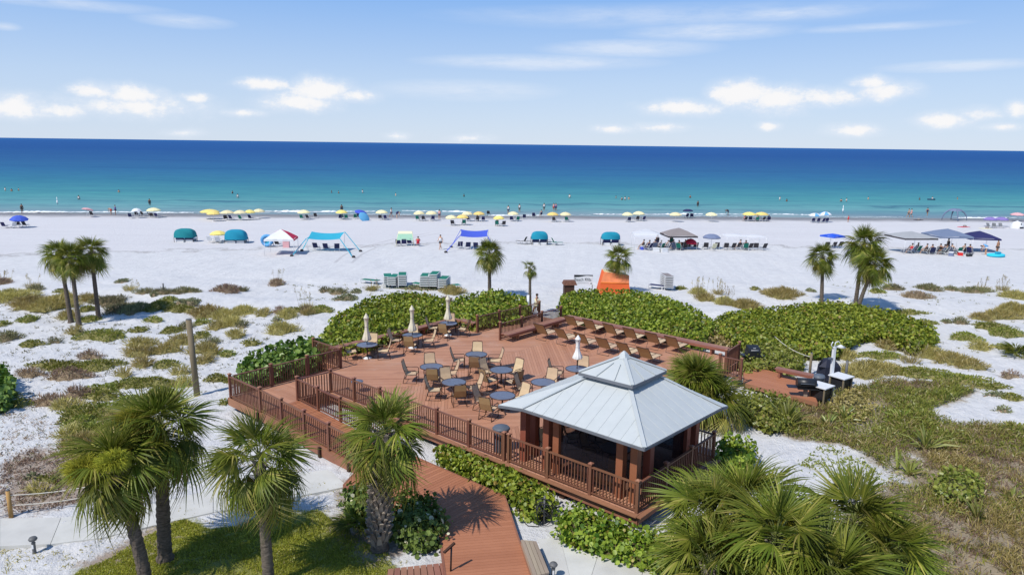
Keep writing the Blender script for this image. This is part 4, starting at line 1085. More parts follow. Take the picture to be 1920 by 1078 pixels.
hedge('bush', 'olive shrub at the right of the white topped tables', pp([(1565, 745), (1590, 722), (1625, 728), (1640, 755), (1615, 778), (1575, 772)], .4), .5, 200, .04, Mt['covero'], 14, .5, group='shrubs by the barbecue platform', cat='bush')
hedge('bush', 'bright green bush on the brown ground at the lower right', pp([(1756, 905), (1775, 885), (1815, 885), (1836, 905), (1830, 925), (1790, 932), (1762, 922)], .4), .6, 200, .05, Mt['coverg'], 15, .35, group='bushes on the dry ground', cat='bush')
hedge('bush', 'shaded green bush beside the gazebo side railing', pp([(1345, 845), (1370, 820), (1400, 828), (1410, 850), (1385, 870), (1355, 868)], .6), .9, 170, .07, SG, 16, .4, group='shrubs by the deck', cat='bush')
hedge('bush', 'low olive bush between the big hedge and the right thicket', pp([(1310, 632), (1330, 618), (1375, 622), (1388, 634), (1360, 644), (1325, 643)], .4), .6, 170, .055, Mt['covero'], 17, .4, group='shrubs by the deck', cat='bush')

# saw palmettos and fan palms without trunk
def palmetto(label, base, sc, n, seed, group='low fan palms without trunks'):
    rs = random.Random(seed); root = thing('palmetto', label, 'fan palm', base, 0, group)
    for i in range(n):
        el = math.radians(rs.uniform(8, 75)); az = i * 2.4 + rs.uniform(-.3, .3)
        R = Matrix.Rotation(az, 3, 'Z') @ Matrix.Rotation(-el, 3, 'Y') @ Matrix.Rotation(rs.uniform(-.3, .3), 3, 'X')
        obj('frond', FR['mid' if el > .5 else 'low', rs.randrange(3)], root, (0, 0, 0), R.to_euler(), sc * rs.uniform(.8, 1.1))
palmetto('dark saw palmetto at the right edge of the frame on white sand', gat(1908, 668), .75, 18, 1)
palmetto('small fan palm at the foot of the stout palm on the lawn', gat(672, 990), .62, 16, 2)
# yuccas
def yucca(label, base, L_, n, seed, tall=False):
    rs = np.random.default_rng(seed); el = rs.uniform(math.radians(15), math.radians(85), n); az = rs.uniform(0, 6.28, n)
    d = np.stack([np.cos(el) * np.cos(az), np.cos(el) * np.sin(az), np.sin(el)], 1)
    root = thing('yucca', label, 'yucca', base, 0, 'spiky yuccas on the right')
    obj('leaves', blades(np.zeros((n, 3)) + d * .05, d, L_ * 1.15, .036, Mt['yucca'], 'leaves', .03, lenvar=.4), root)
    k = n // 3; d2 = d.copy()[:k]; d2[:, 2] = -.15
    obj('dry_skirt', blades(np.zeros((k, 3)) + np.array([0, 0, .08]), d2, L_ * .75, .02, Mt['covers'], 'dry_skirt', .1), root)
    MB().tube([(0, 0, -.1), (0, 0, .1)], [.09, .06], 8).build('stem', Mt['twig'], root)
for i, (x, y, L_, n, lab) in enumerate([(1475, 800, 1.15, 60, 'large yucca in front of the barbecue platform'), (1552, 800, .6, 28, 'small bright yucca nearest the large one'), (1582, 790, .75, 34, 'bushy yucca behind the small bright one'),
        (1735, 842, 1.0, 30, 'bright spreading yucca with bare white foot in the middle of the dry ground'), (1690, 792, .7, 26, 'yucca half hidden in the green growth above the spreading one'), (1705, 890, .55, 26, 'grassy yucca below the spreading one'),
        (1832, 975, .7, 22, 'upright yucca with dead skirt at the lower right'), (1900, 940, .45, 16, 'small yellow yucca near the right edge'), (1682, 880, .9, 8, 'thin yellow yucca shoot on the dry ground')]):
    yucca(lab, gat(x, y), L_, n, 200 + i)

# ------------------------------------------------------------------ low clumps of dune plants
KINDS = {'g': ('coverg', 'coreg', 'green creeper'), 'o': ('covero', 'coreg', 'olive grass'), 'b': ('coverb', 'coreb', 'dry brown'), 'd': ('coverd', 'coreb', 'dark'), 's': ('covers', 'coreb', 'grey green')}
LANDMARKS = [('the tall wooden pole', (-14.5, 31.4)), ('the three left palms', (-27.5, 44.6)), ('the ramp corner', (-12.6, 29.8)), ('the long left hedge', (-10, 46)), ('the large leaved bush', (-11, 33)),
             ('the crossing palms', (24.8, 50.2)), ('the saw palmetto', (26, 38)), ('the white topped tables', (15, 32)), ('the small right palm', (23.8, 53.6)), ('the big hedge', (10, 48)), ('the rope fence post', (-12.5, 20.4)), ('the yellow blossomed palms', (-9.6, 17.5)), ('the green lounger stacks', (-8, 57))]
CL = [  # px centre, half width, half height, kind
 (20, 556, 34, 13, 'o'), (62, 570, 38, 12, 'o'), (100, 572, 36, 15, 'o'), (128, 592, 18, 9, 'o'), (122, 560, 18, 9, 'o'), (165, 560, 18, 8, 'o'), (207, 562, 28, 15, 'd'), (165, 597, 20, 9, 'g'), (163, 580, 13, 7, 'g'),
 (6, 531, 14, 10, 'b'), (68, 542, 11, 8, 'd'), (115, 545, 12, 5, 'g'), (52, 599, 17, 8, 'g'), (5, 607, 10, 7, 'g'), (14, 631, 21, 11, 'd'), (62, 644, 22, 8, 'g'), (102, 640, 12, 4, 'd'), (142, 623, 13, 7, 'o'), (192, 627, 44, 14, 'g'), (258, 619, 15, 6, 'g'),
 (225, 577, 24, 16, 'd'), (256, 577, 24, 14, 'd'), (300, 572, 28, 14, 'g'), (342, 576, 36, 13, 'g'), (318, 561, 16, 7, 'g'), (352, 564, 22, 8, 's'), (388, 585, 30, 12, 'o'), (380, 604, 14, 7, 'g'), (424, 592, 26, 9, 'o'), (458, 584, 22, 8, 'o'), (494, 588, 11, 7, 'o'),
 (540, 592, 17, 7, 'o'), (527, 584, 15, 6, 'b'), (575, 577, 12, 13, 'b'), (556, 580, 22, 6, 'g'), (600, 579, 26, 9, 'g'), (288, 598, 16, 8, 'g'), (424, 543, 24, 8, 'b'), (456, 544, 7, 4, 'd'), (576, 588, 10, 5, 'o'), (519, 532, 14, 6, 'b'), (310, 549, 30, 3, 'd'), (350, 547, 26, 3, 'd'), (230, 528, 10, 4, 's'), (272, 548, 18, 4, 'd'), (290, 553, 8, 4, 's'),
 (322, 619, 18, 8, 'g'), (348, 613, 12, 6, 'd'), (432, 606, 19, 10, 'o'), (404, 614, 13, 7, 'o'), (455, 610, 9, 6, 'd'), (265, 645, 26, 8, 'o'), (264, 660, 30, 11, 'o'), (312, 655, 26, 10, 'o'), (340, 640, 22, 9, 'o'), (378, 629, 15, 8, 'g'), (395, 640, 15, 7, 'd'), (443, 628, 15, 8, 'o'),
 (471, 643, 17, 6, 'g'), (529, 617, 27, 12, 'o'), (519, 600, 8, 4, 's'), (385, 656, 28, 10, 'o'), (384, 674, 15, 11, 'o'), (427, 664, 14, 6, 'g'), (268, 683, 17, 9, 'o'), (314, 682, 24, 10, 'g'), (340, 698, 18, 6, 'o'), (285, 716, 44, 13, 'g'), (230, 702, 14, 6, 'o'),
 (105, 682, 50, 14, 'g'), (185, 682, 44, 16, 'g'), (55, 698, 26, 11, 'b'), (130, 704, 42, 10, 'b'), (170, 668, 22, 8, 'b'), (110, 690, 40, 10, 'g'), (190, 728, 34, 14, 'g'), (245, 716, 34, 14, 'g'), (100, 752, 40, 11, 'b'), (145, 738, 26, 12, 'b'), (128, 762, 30, 9, 'o'), (165, 765, 36, 18, 'g'), (150, 790, 26, 16, 'g'), (195, 742, 34, 12, 'g'),
 (243, 750, 26, 16, 'g'), (190, 805, 40, 20, 'g'), (222, 785, 34, 20, 'o'), (160, 830, 36, 16, 'o'), (215, 825, 40, 16, 'o'), (150, 850, 28, 10, 'o'), (270, 790, 30, 16, 'g'), (38, 756, 20, 10, 'g'), (10, 740, 26, 12, 'g'), (345, 720, 20, 8, 'o'), (405, 708, 18, 10, 'g'), (435, 712, 18, 9, 'g'), (420, 756, 8, 4, 'g'),
 (160, 772, 48, 24, 'g'), (205, 765, 44, 20, 'g'), (185, 800, 54, 26, 'g'), (235, 805, 46, 26, 'o'), (165, 832, 44, 18, 'o'), (265, 755, 36, 18, 'g'), (205, 838, 44, 16, 'g'), (135, 812, 24, 12, 'o'), (300, 735, 30, 12, 'g'), (90, 900, 24, 8, 'g'), (75, 922, 20, 5, 'o'), (170, 905, 40, 9, 'o'), (60, 895, 12, 5, 's'), (635, 548, 18, 5, 'd'), (610, 545, 10, 4, 'd'), (668, 545, 9, 6, 's'), (697, 540, 9, 11, 's'), (650, 560, 20, 5, 's'), (790, 540, 36, 4, 's'), (848, 548, 20, 6, 'o'), (836, 564, 12, 6, 'b'),
 (1276, 540, 10, 4, 'g'), (1325, 560, 16, 6, 'o'), (1360, 566, 16, 9, 'o'), (1310, 548, 14, 7, 'o'), (1400, 575, 26, 8, 'o'), (1465, 552, 33, 10, 'o'), (1415, 542, 8, 3, 'g'), (1445, 548, 12, 3, 'g'), (1520, 545, 8, 3, 's'),
 (1650, 664, 45, 11, 'g'), (1660, 650, 15, 7, 'o'), (1582, 667, 20, 10, 'o'), (1745, 664, 34, 11, 'o'), (1790, 676, 34, 11, 'o'), (1822, 687, 26, 7, 'o'), (1813, 633, 26, 10, 'g'), (1838, 650, 16, 9, 'o'), (1876, 650, 15, 6, 'g'), (1855, 610, 30, 9, 'g'), (1888, 622, 32, 13, 'g'), (1880, 590, 40, 12, 'o'), (1903, 580, 28, 12, 'o'), (1840, 596, 16, 6, 'o'),
 (1905, 556, 20, 10, 'o'), (1705, 583, 34, 8, 'g'), (1735, 604, 23, 7, 'g'), (1645, 546, 13, 5, 'g'), (1674, 540, 18, 5, 'd'), (1740, 541, 24, 5, 'd'), (1783, 543, 10, 3, 'd'), (1830, 546, 32, 4, 'd'), (1720, 555, 26, 6, 'b'), (1775, 603, 9, 4, 's'), (1800, 605, 14, 4, 'd'),
 (1640, 690, 60, 14, 'o'), (1720, 695, 60, 14, 'g'), (1790, 708, 56, 13, 'g'), (1850, 722, 36, 10, 'g'), (1895, 705, 18, 5, 'b'), (1900, 745, 20, 8, 'g'), (1615, 700, 30, 12, 'o'), (1870, 740, 20, 6, 's'), (1880, 770, 14, 5, 's'),
]
def mound(cx, cy, rx, ry, kind):
    """low cushion of blades over a core; sizes read at the ground"""
    p = gat(cx, cy + ry * .55); k = pxm(p)
    a = rx / k * 1.04
    t_, b_ = gat(cx, cy - ry * .3), gat(cx, cy + ry)
    bb = max(.35 * a, min((t_.y - b_.y) / 2, 1.5 * a)) ; c = Vector(((t_.x + b_.x) / 2, (t_.y + b_.y) / 2, 0)); c.z = float(gz(c.x, c.y))
    h = min(.75, .26 + .30 * min(a, bb)) * (1.15 if kind in 'ob' else .9)
    return c, a, bb, h
def clump_mesh(a, b, h, kind, seed, dens=230):
    rs = np.random.default_rng(seed)
    N = int(math.pi * a * b * dens * (1.25 if kind == 'o' else 1)) + 40
    r = np.sqrt(rs.random(N)); th = rs.random(N) * 6.283
    lob = 1 + .18 * np.sin(th * 3 + seed) + .12 * np.sin(th * 5 + seed * 2) + .08 * np.sin(th * 9 + seed)
    x, y = a * r * lob * np.cos(th), b * r * lob * np.sin(th)
    hh = h * (1 - r ** 2.2) * (.8 + .3 * vnoise(x * 2.2, y * 2.2, seed))
    P = np.stack([x, y, hh * .8 - .01 - rs.random(N) * .05], 1)
    Nr = np.stack([x / a * .9, y / b * .9, np.full(N, .8 if kind in 'gs' else 1.5)], 1)
    leaf, core, _ = KINDS[kind]
    L_, W_ = {'g': (.15, .024), 'o': (.36, .015), 'b': (.28, .015), 'd': (.32, .017), 's': (.16, .028)}[kind]
    # woody cushion under the leaves
    n1, n2 = 9, 24; rr = np.linspace(0, 1, n1)[:, None]; tt = np.linspace(0, 6.283, n2, endpoint=False)[None, :]
    lb = 1 + .18 * np.sin(tt * 3 + seed) + .12 * np.sin(tt * 5 + seed * 2) + .08 * np.sin(tt * 9 + seed)
    cx_, cy_ = a * rr * lb * np.cos(tt) * .96, b * rr * lb * np.sin(tt) * .96
    cz_ = h * (1 - rr ** 2.2) * (.8 + .3 * vnoise(cx_ * 2.2, cy_ * 2.2, seed)) * .72 - .05
    C = np.stack([cx_, cy_, cz_], -1).reshape(-1, 3); ix = np.arange(n1 * n2).reshape(n1, n2); ix2 = np.roll(ix, -1, 1)
    FC = np.stack([ix[:-1].ravel(), ix[1:].ravel(), ix2[1:].ravel(), ix2[:-1].ravel()], 1)
    d = Nr / np.linalg.norm(Nr, axis=1)[:, None] + rng.normal(0, .45, P.shape); d /= np.linalg.norm(d, axis=1)[:, None]
    side = np.cross(d, rng.normal(size=P.shape)); side /= np.linalg.norm(side, axis=1)[:, None] + 1e-9
    L = L_ * (.7 + .6 * rng.random(N))[:, None]; Wd = W_ * (.7 + .6 * rng.random(N))[:, None]; mid = P + d * L * .55; tip = P + d * L - np.array([0, 0, .18]) * L
    V = np.stack([P - side * Wd * .6, P + side * Wd * .6, mid - side * Wd, mid + side * Wd, tip - side * Wd * .15, tip + side * Wd * .15], 1).reshape(-1, 3)
    bb = np.arange(N)[:, None] * 6 + len(C)
    FB = np.concatenate([bb + np.array([0, 1, 3, 2]), bb + np.array([2, 3, 5, 4])], 1).reshape(-1, 4)
    return np_mesh('clump', np.concatenate([C, V]), np.concatenate([FC, FB]), [Mt[leaf], Mt[core]], np.concatenate([np.ones(len(FC)), np.zeros(len(FB))]))
CNAME = {'g': 'creeper_clump', 'o': 'grass_clump', 'b': 'dry_clump', 'd': 'dark_clump', 's': 'grey_clump'}
used = {}
recs = []
for i, (cx, cy, rx, ry, kd) in enumerate(CL):
    c, a, b, h = mound(cx, cy, rx, ry, kd)
    lm = min(LANDMARKS, key=lambda q: math.hypot(q[1][0] - c.x, q[1][1] - c.y))
    dx, dy = c.x - lm[1][0], c.y - lm[1][1]
    rel = ('right of' if dx > 0 else 'left of') if abs(dx) > abs(dy) else ('beyond' if dy > 0 else 'in front of')
    size = 'small' if a < .5 else 'wide' if a > 1.1 else 'middling'
    recs.append((i, c, a, b, h, kd, lm, rel, size))
def ordn(n): return ['nearest', 'second nearest', 'third nearest', 'fourth nearest', 'fifth nearest', 'sixth nearest', 'seventh nearest', 'eighth nearest', 'ninth nearest', 'tenth nearest', 'eleventh nearest', 'twelfth nearest', 'thirteenth nearest', 'fourteenth nearest'][min(n, 13)]
groups_ = {}
for r in recs: groups_.setdefault((r[5], r[6][0], r[7], r[8]), []).append(r)
for key, rr in groups_.items():
    rr.sort(key=lambda r: math.hypot(r[6][1][0] - r[1].x, r[6][1][1] - r[1].y))
    for n, (i, c, a, b, h, kd, lm, rel, size) in enumerate(rr):
        lab = '%s %s clump %s %s' % (size, KINDS[kd][2], rel, lm[0])
        if len(rr) > 1: lab += ', %s one' % ordn(n)
        o = obj(CNAME[kd], clump_mesh(a, b, h, kd, 300 + i), None, c)
        tag(o, lab, 'dune plant', 'low clumps of dune plants on the white sand')
# ------------------------------------------------------------------ plants nobody could count
def scatter(poly, n, seed):
    rs = np.random.default_rng(seed); x0, x1 = min(p[0] for p in poly), max(p[0] for p in poly); y0, y1 = min(p[1] for p in poly), max(p[1] for p in poly)
    x = rs.uniform(x0, x1, n); y = rs.uniform(y0, y1, n); k = in_poly(x, y, poly); return x[k], y[k]
def in_view(x, y, m=12): return (np.abs(x) < (y * .75 + 3)) & (y > 15.5)
# sprawling ground cover on the right
x, y = scatter(MASS, 260000, 5); k = in_view(x, y); x, y = x[k], y[k]
n1 = vnoise(x * .55, y * .55, 21); n2 = vnoise(x * 1.5, y * 1.5, 22); n3 = vnoise(x * 4, y * 4, 23)
far = np.clip((y - 19) / 8, 0, 1)
hole = vnoise(x * .5, y * .55, 61) + .53 * vnoise(x * 1.4, y * 1.4, 62)
k = (rng.random(len(x)) < np.clip(.35 + .45 * n2 + .35 * n3 + .35 * far, .05, 1)) & (hole + .3 * rng.normal(size=len(x)) > -.42); x, y, n1, n2, far = x[k], y[k], n1[k], n2[k], far[k]
hh = np.clip(.20 + .22 * n1 + .18 * n2, .0, .7) * (.3 + .7 * far)
P = np.stack([x, y, gz(x, y) + hh * rng.random(len(x)) - .01], 1)
Nr = np.stack([.5 * rng.normal(size=len(x)), .5 * rng.normal(size=len(x)), np.full(len(x), .8)], 1)
kindv = np.where(n1 + .5 * rng.normal(size=len(x)) + .5 * far > .25, 0, np.where(n2 + .4 * rng.normal(size=len(x)) > -.1, 1, 2))
for kk, (leaf, L_, W_, nm) in enumerate([('coverg', .17, .018, 'creeping_ground_cover'), ('covero', .32, .012, 'dune_grass'), ('coverb', .26, .011, 'dry_undergrowth')]):
    q = kindv == kk
    tag(obj(nm, blades(P[q], Nr[q], L_, W_, Mt[leaf], nm, .4)), kind='stuff')
# lawn
x, y = scatter(LAWN, 150000, 6); k = in_view(x, y); x, y = x[k], y[k]
q = vnoise(x * 1.1, y * 1.1, 31) + .6 * vnoise(x * 3, y * 3, 32) + .4 * rng.normal(size=len(x)); k = q > -.35; x, y = x[k], y[k]
P = np.stack([x, y, gz(x, y)], 1); Nr = np.tile([0, 0, 1.0], (len(x), 1))
tag(obj('lawn_grass', blades(P, Nr, .085, .010, Mt['grass'], 'lawn_grass', .5)), kind='stuff')
# stray sprigs and seedlings on the open sand
def sprigs(poly, n, seed, nm, leaf, L_, W_, clus=6):
    x, y = scatter(poly, n, seed); k = in_view(x, y)
    x, y = x[k], y[k]; u, v = to_uv(x, y); k = ~((u > -2) & (u < 21.5) & (v > -4.2) & (v < 18.2)); x, y = x[k], y[k]
    x = np.repeat(x, clus) + rng.normal(0, .09, len(x) * clus); y = np.repeat(y, clus) + rng.normal(0, .09, len(y) * clus)
    P = np.stack([x, y, gz(x, y)], 1); Nr = np.stack([rng.normal(0, .6, len(x)), rng.normal(0, .6, len(x)), np.full(len(x), .6)], 1)
    tag(obj(nm, blades(P, Nr, L_, W_, Mt[leaf], nm, .4)), kind='stuff')
STRIP = pp([(1365, 770), (1390, 755), (1440, 800), (1500, 832), (1580, 840), (1650, 880), (1640, 905), (1560, 900), (1480, 880), (1400, 850)])
sprigs(STRIP, 420, 41, 'seedlings', 'coverg', .12, .03, 7)
LEFT = pp([(-20, 560), (200, 600), (420, 600), (560, 600), (590, 640), (440, 690), (400, 790), (380, 900), (0, 900)])
sprigs(LEFT, 1500, 42, 'dune_sprigs', 'coverd', .14, .016, 7)
RIGHT = pp([(1560, 530), (1940, 530), (1940, 760), (1700, 690), (1600, 640)])
sprigs(RIGHT, 300, 43, 'dune_sprigs', 'coverd', .14, .018, 7)
BL = pp([(-20, 960), (120, 1040), (300, 970), (420, 930), (640, 900), (740, 960), (760, 1060), (560, 960), (100, 1075), (-20, 1075)])
sprigs(BL, 500, 44, 'path_edge_weeds', 'covero', .10, .012, 8)
sprigs(SOIL, 900, 45, 'dry_litter', 'coverb', .14, .015, 8)
MIDB = pp([(480, 530), (720, 535), (880, 545), (700, 560), (560, 572)])
sprigs(MIDB, 130, 46, 'dune_sprigs', 'coverd', .16, .018, 8)
# sea oats: tall thin stalks with nodding heads, counted plants
def oats(label, px, py, n, H, seed, grp='sea oats on the dunes'):
    rs = random.Random(seed); base = gat(px, py); root = thing('sea_oats', label, 'sea oats', base, 0, grp)
    m = MB(); hd = []
    for i in range(n):
        a = rs.uniform(0, 6.28); r = rs.uniform(0, .5); h = H * rs.uniform(.6, 1.1); ln = rs.uniform(.05, .3)
        p0 = Vector((r * math.cos(a), r * math.sin(a), 0)); p1 = p0 + Vector((ln * math.cos(a), ln * math.sin(a), h))
        m.tube([p0, p0.lerp(p1, .6) + Vector((0, 0, .05)), p1], [.008, .007, .005], 3, cap=False)
        for j in range(7): hd.append(p1 + Vector((rs.uniform(-.05, .05), rs.uniform(-.05, .05), -j * .05)))
    m.build('stalks', Mt['oats'], root)
    P = np.array([tuple(p) for p in hd]); obj('seed_heads', blades(P, np.tile([0.3, 0, -.6], (len(P), 1)), .11, .022, Mt['oats'], 'seed_heads', .4), root)
    N = 160; th = rng.random(N) * 6.28; rr = rng.random(N) * .45
    obj('leaves', blades(np.stack([rr * np.cos(th), rr * np.sin(th), np.zeros(N)], 1), np.stack([np.cos(th) * .5, np.sin(th) * .5, np.ones(N)], 1), .55, .010, Mt['covero'], 'leaves', .2), root)
for i, (x, y, n, H, lab) in enumerate([(1312, 560, 14, 1.7, 'tall sea oats at the right end of the big hedge'), (1362, 572, 14, 1.5, 'sea oats on the slope right of the tallest ones'), (1345, 552, 8, 1.3, 'thin sea oats between the two tufts by the big hedge'),
        (519, 532, 5, 1.2, 'few sea oats standing alone left of the green loungers'), (575, 580, 7, 1.6, 'sea oats at the left end of the long hedge'), (8, 530, 6, 1.2, 'sea oats at the left edge of the frame'), (60, 540, 5, 1.1, 'sea oats left of the three palms'),
        (1880, 545, 9, 1.4, 'sea oats at the right edge above the pale dune'), (1840, 545, 7, 1.2, 'sea oats on the crest of the pale dune'), (1705, 680, 9, 1.2, 'thin sea oats at the top of the right ground cover'), (697, 545, 5, .9, 'sea oats below the lone green lounger'), (245, 545, 5, 1.0, 'sea oats right of the three palms')]):
    oats(lab, x, y, n, H, 400 + i)

LOWL = pp([(0, 760), (60, 780), (140, 800), (150, 860), (60, 860), (0, 870)])
sprigs(LOWL, 420, 47, 'dry_litter', 'coverb', .12, .013, 6)
RAMPS = pp([(400, 770), (420, 765), (560, 845), (600, 880), (500, 890), (410, 860)])
sprigs(RAMPS, 160, 48, 'dry_litter', 'coverb', .12, .013, 7)
# ------------------------------------------------------------------ deck furniture
def chair_parts(root):
    """high backed sling dining chair, facing local +y"""
    w = .29
    MB().add([(-w + .03, .27, .44), (w - .03, .27, .44), (w - .03, .05, .40), (-w + .03, .05, .40), (-w + .03, -.2, .41), (w - .03, -.2, .41)], [(0, 3, 2, 1), (3, 4, 5, 2)]).add([(-w + .03, .27, .425), (w - .03, .27, .425), (w - .03, .05, .385), (-w + .03, .05, .385), (-w + .03, -.2, .395), (w - .03, -.2, .395)], [(0, 1, 2, 3), (3, 2, 5, 4), (0, 3, 9 - 9, 1)][:2]).build('seat', Mt['sling'], root)
    a = [(-w + .03, -.2, .41), (w - .03, -.2, .41), (w - .04, -.33, .72), (-w + .04, -.33, .72), (w - .05, -.40, 1.0), (-w + .05, -.40, 1.0)]
    b = [(x, y - .018, z) for x, y, z in a]
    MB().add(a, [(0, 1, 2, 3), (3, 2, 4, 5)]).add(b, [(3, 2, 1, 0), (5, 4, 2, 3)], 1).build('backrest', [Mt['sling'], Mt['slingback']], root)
    for s in (-1, 1):
        x = s * w
        MB().tube([(x, .30, 0), (x, .29, .60), (x, .24, .645), (x, -.22, .63), (x, -.30, .62)], .017, 6).build('arm', Mt['bronze'], root)
        MB().tube([(x, .30, .012), (x, -.34, .012)], .014, 5).build('runner', Mt['bronze'], root)
        MB().tube([(x, -.34, 0), (x, -.24, .42)], .016, 5).tube([(x, .29, .43), (x * .97, -.2, .40), (x * .9, -.33, .72), (x * .85, -.41, 1.02)], .016, 6).build('side_frame', Mt['bronze'], root)
    MB().tube([(-w * .85, -.41, 1.02), (0, -.425, 1.06), (w * .85, -.41, 1.02)], .017, 6).build('top_bar', Mt['bronze'], root)
    MB().tube([(-w, .28, .41), (w, .28, .41)], .014, 5).build('stretcher', Mt['bronze'], root)
    MB().tube([(-w, -.3, .18), (w, -.3, .18)], .014, 5).build('stretcher', Mt['bronze'], root)
_chair = [None]
def chair(p, face, label, group):
    if _chair[0] is None:
        r = thing('patio_chair', label, 'chair', p, face, group); chair_parts(r); _chair[0] = r; return r
    return dup(_chair[0], p, face, label, group)
_table = [None]
def table(p, label, group='round tables on the deck'):
    if _table[0] is None:
        r = thing('patio_table', label, 'table', p, 0, group)
        MB().lathe([(.0, .722), (.50, .722), (.53, .715), (.53, .70), (0, .70)], 28, sm=False).build('tabletop', Mt['tabletop'], r)
        MB().lathe([(.525, .728), (.555, .722), (.555, .695), (.525, .69)], 28).build('rim', Mt['bronze'], r)
        MB().lathe([(.045, .70), (.035, .5), (.035, .1), (.05, .05)], 10).build('pedestal', Mt['bronze'], r)
        for k in range(4):
            a = k * math.pi / 2 + .4
            MB().tube([(0, 0, .10), (.22 * math.cos(a), .22 * math.sin(a), .07), (.34 * math.cos(a), .34 * math.sin(a), .015)], [.03, .024, .02], 6).build('leg', Mt['bronze'], r)
        _table[0] = r; return r
    return dup(_table[0], p, 0, label, group)
def umbrella_closed(p, label, m, top=2.4, low=.95, group='closed parasols on the deck', base=True):
    r = thing('parasol', label, 'parasol', p, random.uniform(0, 3), group)
    MB().tube([(0, 0, .02), (0, 0, top - .1)], .021, 8).build('pole', Mt['bronze'], r)
    n = 24; H = top - low; prof = [(0, .19), (.06, .20), (.18, .155), (.34, .095), (.5, .075), (.66, .085), (.80, .11), (.815, .135), (.84, .125), (.93, .06), (1.0, .012)]
    vs, fs = [], []
    for t, rr in prof:
        for k in range(n):
            a = k / n * 2 * math.pi; q = rr * (1 + (.26 if k % 3 == 0 else -.14) * (1 - t * .7)); vs.append((q * math.cos(a), q * math.sin(a), low + H * t + (.03 if k % 3 == 0 and t == 0 else 0)))
    for i in range(len(prof) - 1):
        for k in range(n): fs.append((i * n + k, i * n + (k + 1) % n, (i + 1) * n + (k + 1) % n, (i + 1) * n + k))
    MB().add(vs, fs, 0, True).build('canopy', m, r)
    MB().lathe([(.09, low + H * .5), (.1, low + H * .52), (.09, low + H * .54)], 12).build('tie_strap', m, r)
    MB().lathe([(.0, .09), (.06, .09), (.22, .05), (.24, 0)], 16).build('base', Mt['plastic'], r)
    return r
TB = [(18.93, 4.41, 'round table under the leftmost parasol', [195, 0, 85]), (18.68, 7.28, 'round table under the middle bench parasol', [180, 272, 0, 88]),
      (19.17, 10.44, 'round table under the far corner parasol', [180, 262, 0, 88]), (13.76, 4.18, 'leftmost round table in the open deck', [100, 190, 5, 285]),
      (13.63, 7.07, 'farthest round table in the open deck', [95, 178, 0, 272]), (11.4, 3.34, 'round table nearest the front railing', [105, 192, 8, 290]),
      (11.05, 6.07, 'central round table with diagonal chairs', [140, 42, 228, 312]), (8.71, 3.54, 'round table at the left gazebo roof corner', [165, 38, 230]),
      (8.54, 6.04, 'round table half hidden by the roof edge', [172, 72, 290]), (8.58, 8.64, 'round table with the white parasol', [165, 68, 0])]
SIDE = lambda a: 'left of' if 140 < a < 230 else 'right of' if a < 50 or a > 320 else 'behind' if a <= 140 else 'in front of'
for i, (u, v, lab, angs) in enumerate(TB):
    p = D(u, v, DZ); table(p, lab)
    for a in angs:
        ar = math.radians(a + random.uniform(-7, 7)); r = .88 + random.uniform(-.06, .1)
        q = p + Vector((r * math.cos(ar), r * math.sin(ar), 0))
        chair(q, ar + math.pi / 2 + random.uniform(-.25, .25), 'tan sling chair %s the %s' % (SIDE(a), lab), 'tan sling chairs at the round tables')
umbrella_closed(D(18.93, 4.41, DZ), 'leftmost closed cream parasol, nearest the short corner railing', Mt['canvas'])
umbrella_closed(D(18.68, 7.28, DZ), 'closed cream parasol in the middle of the three along the left bench', Mt['canvas'])
umbrella_closed(D(19.17, 10.44, DZ), 'closed cream parasol in the far left corner of the deck', Mt['canvas'])
umbrella_closed(D(8.58, 8.64, DZ), 'closed white parasol with dark bare pole behind the gazebo roof', Mt['canvasw'], 2.35, 1.2)
# tables and chairs in the shade of the gazebo
for (u, v, lab, angs) in [(2.3, 2.3, 'shaded round table in the gazebo middle', [20, 150, 262]), (3.9, 3.4, 'shaded round table at the gazebo back', [80, 190])]:
    p = D(u, v, DZ); table(p, lab, 'tables under the gazebo')
    for a in angs:
        ar = math.radians(a); q = p + Vector((.9 * math.cos(ar), .9 * math.sin(ar), 0))
        chair(q, ar + math.pi / 2, 'shaded sling chair %s the %s' % (SIDE(a), lab), 'chairs under the gazebo')
chair(D(4.45, 1.3, DZ), math.radians(200), 'sling chair with dark back between the left gazebo columns', 'chairs under the gazebo')
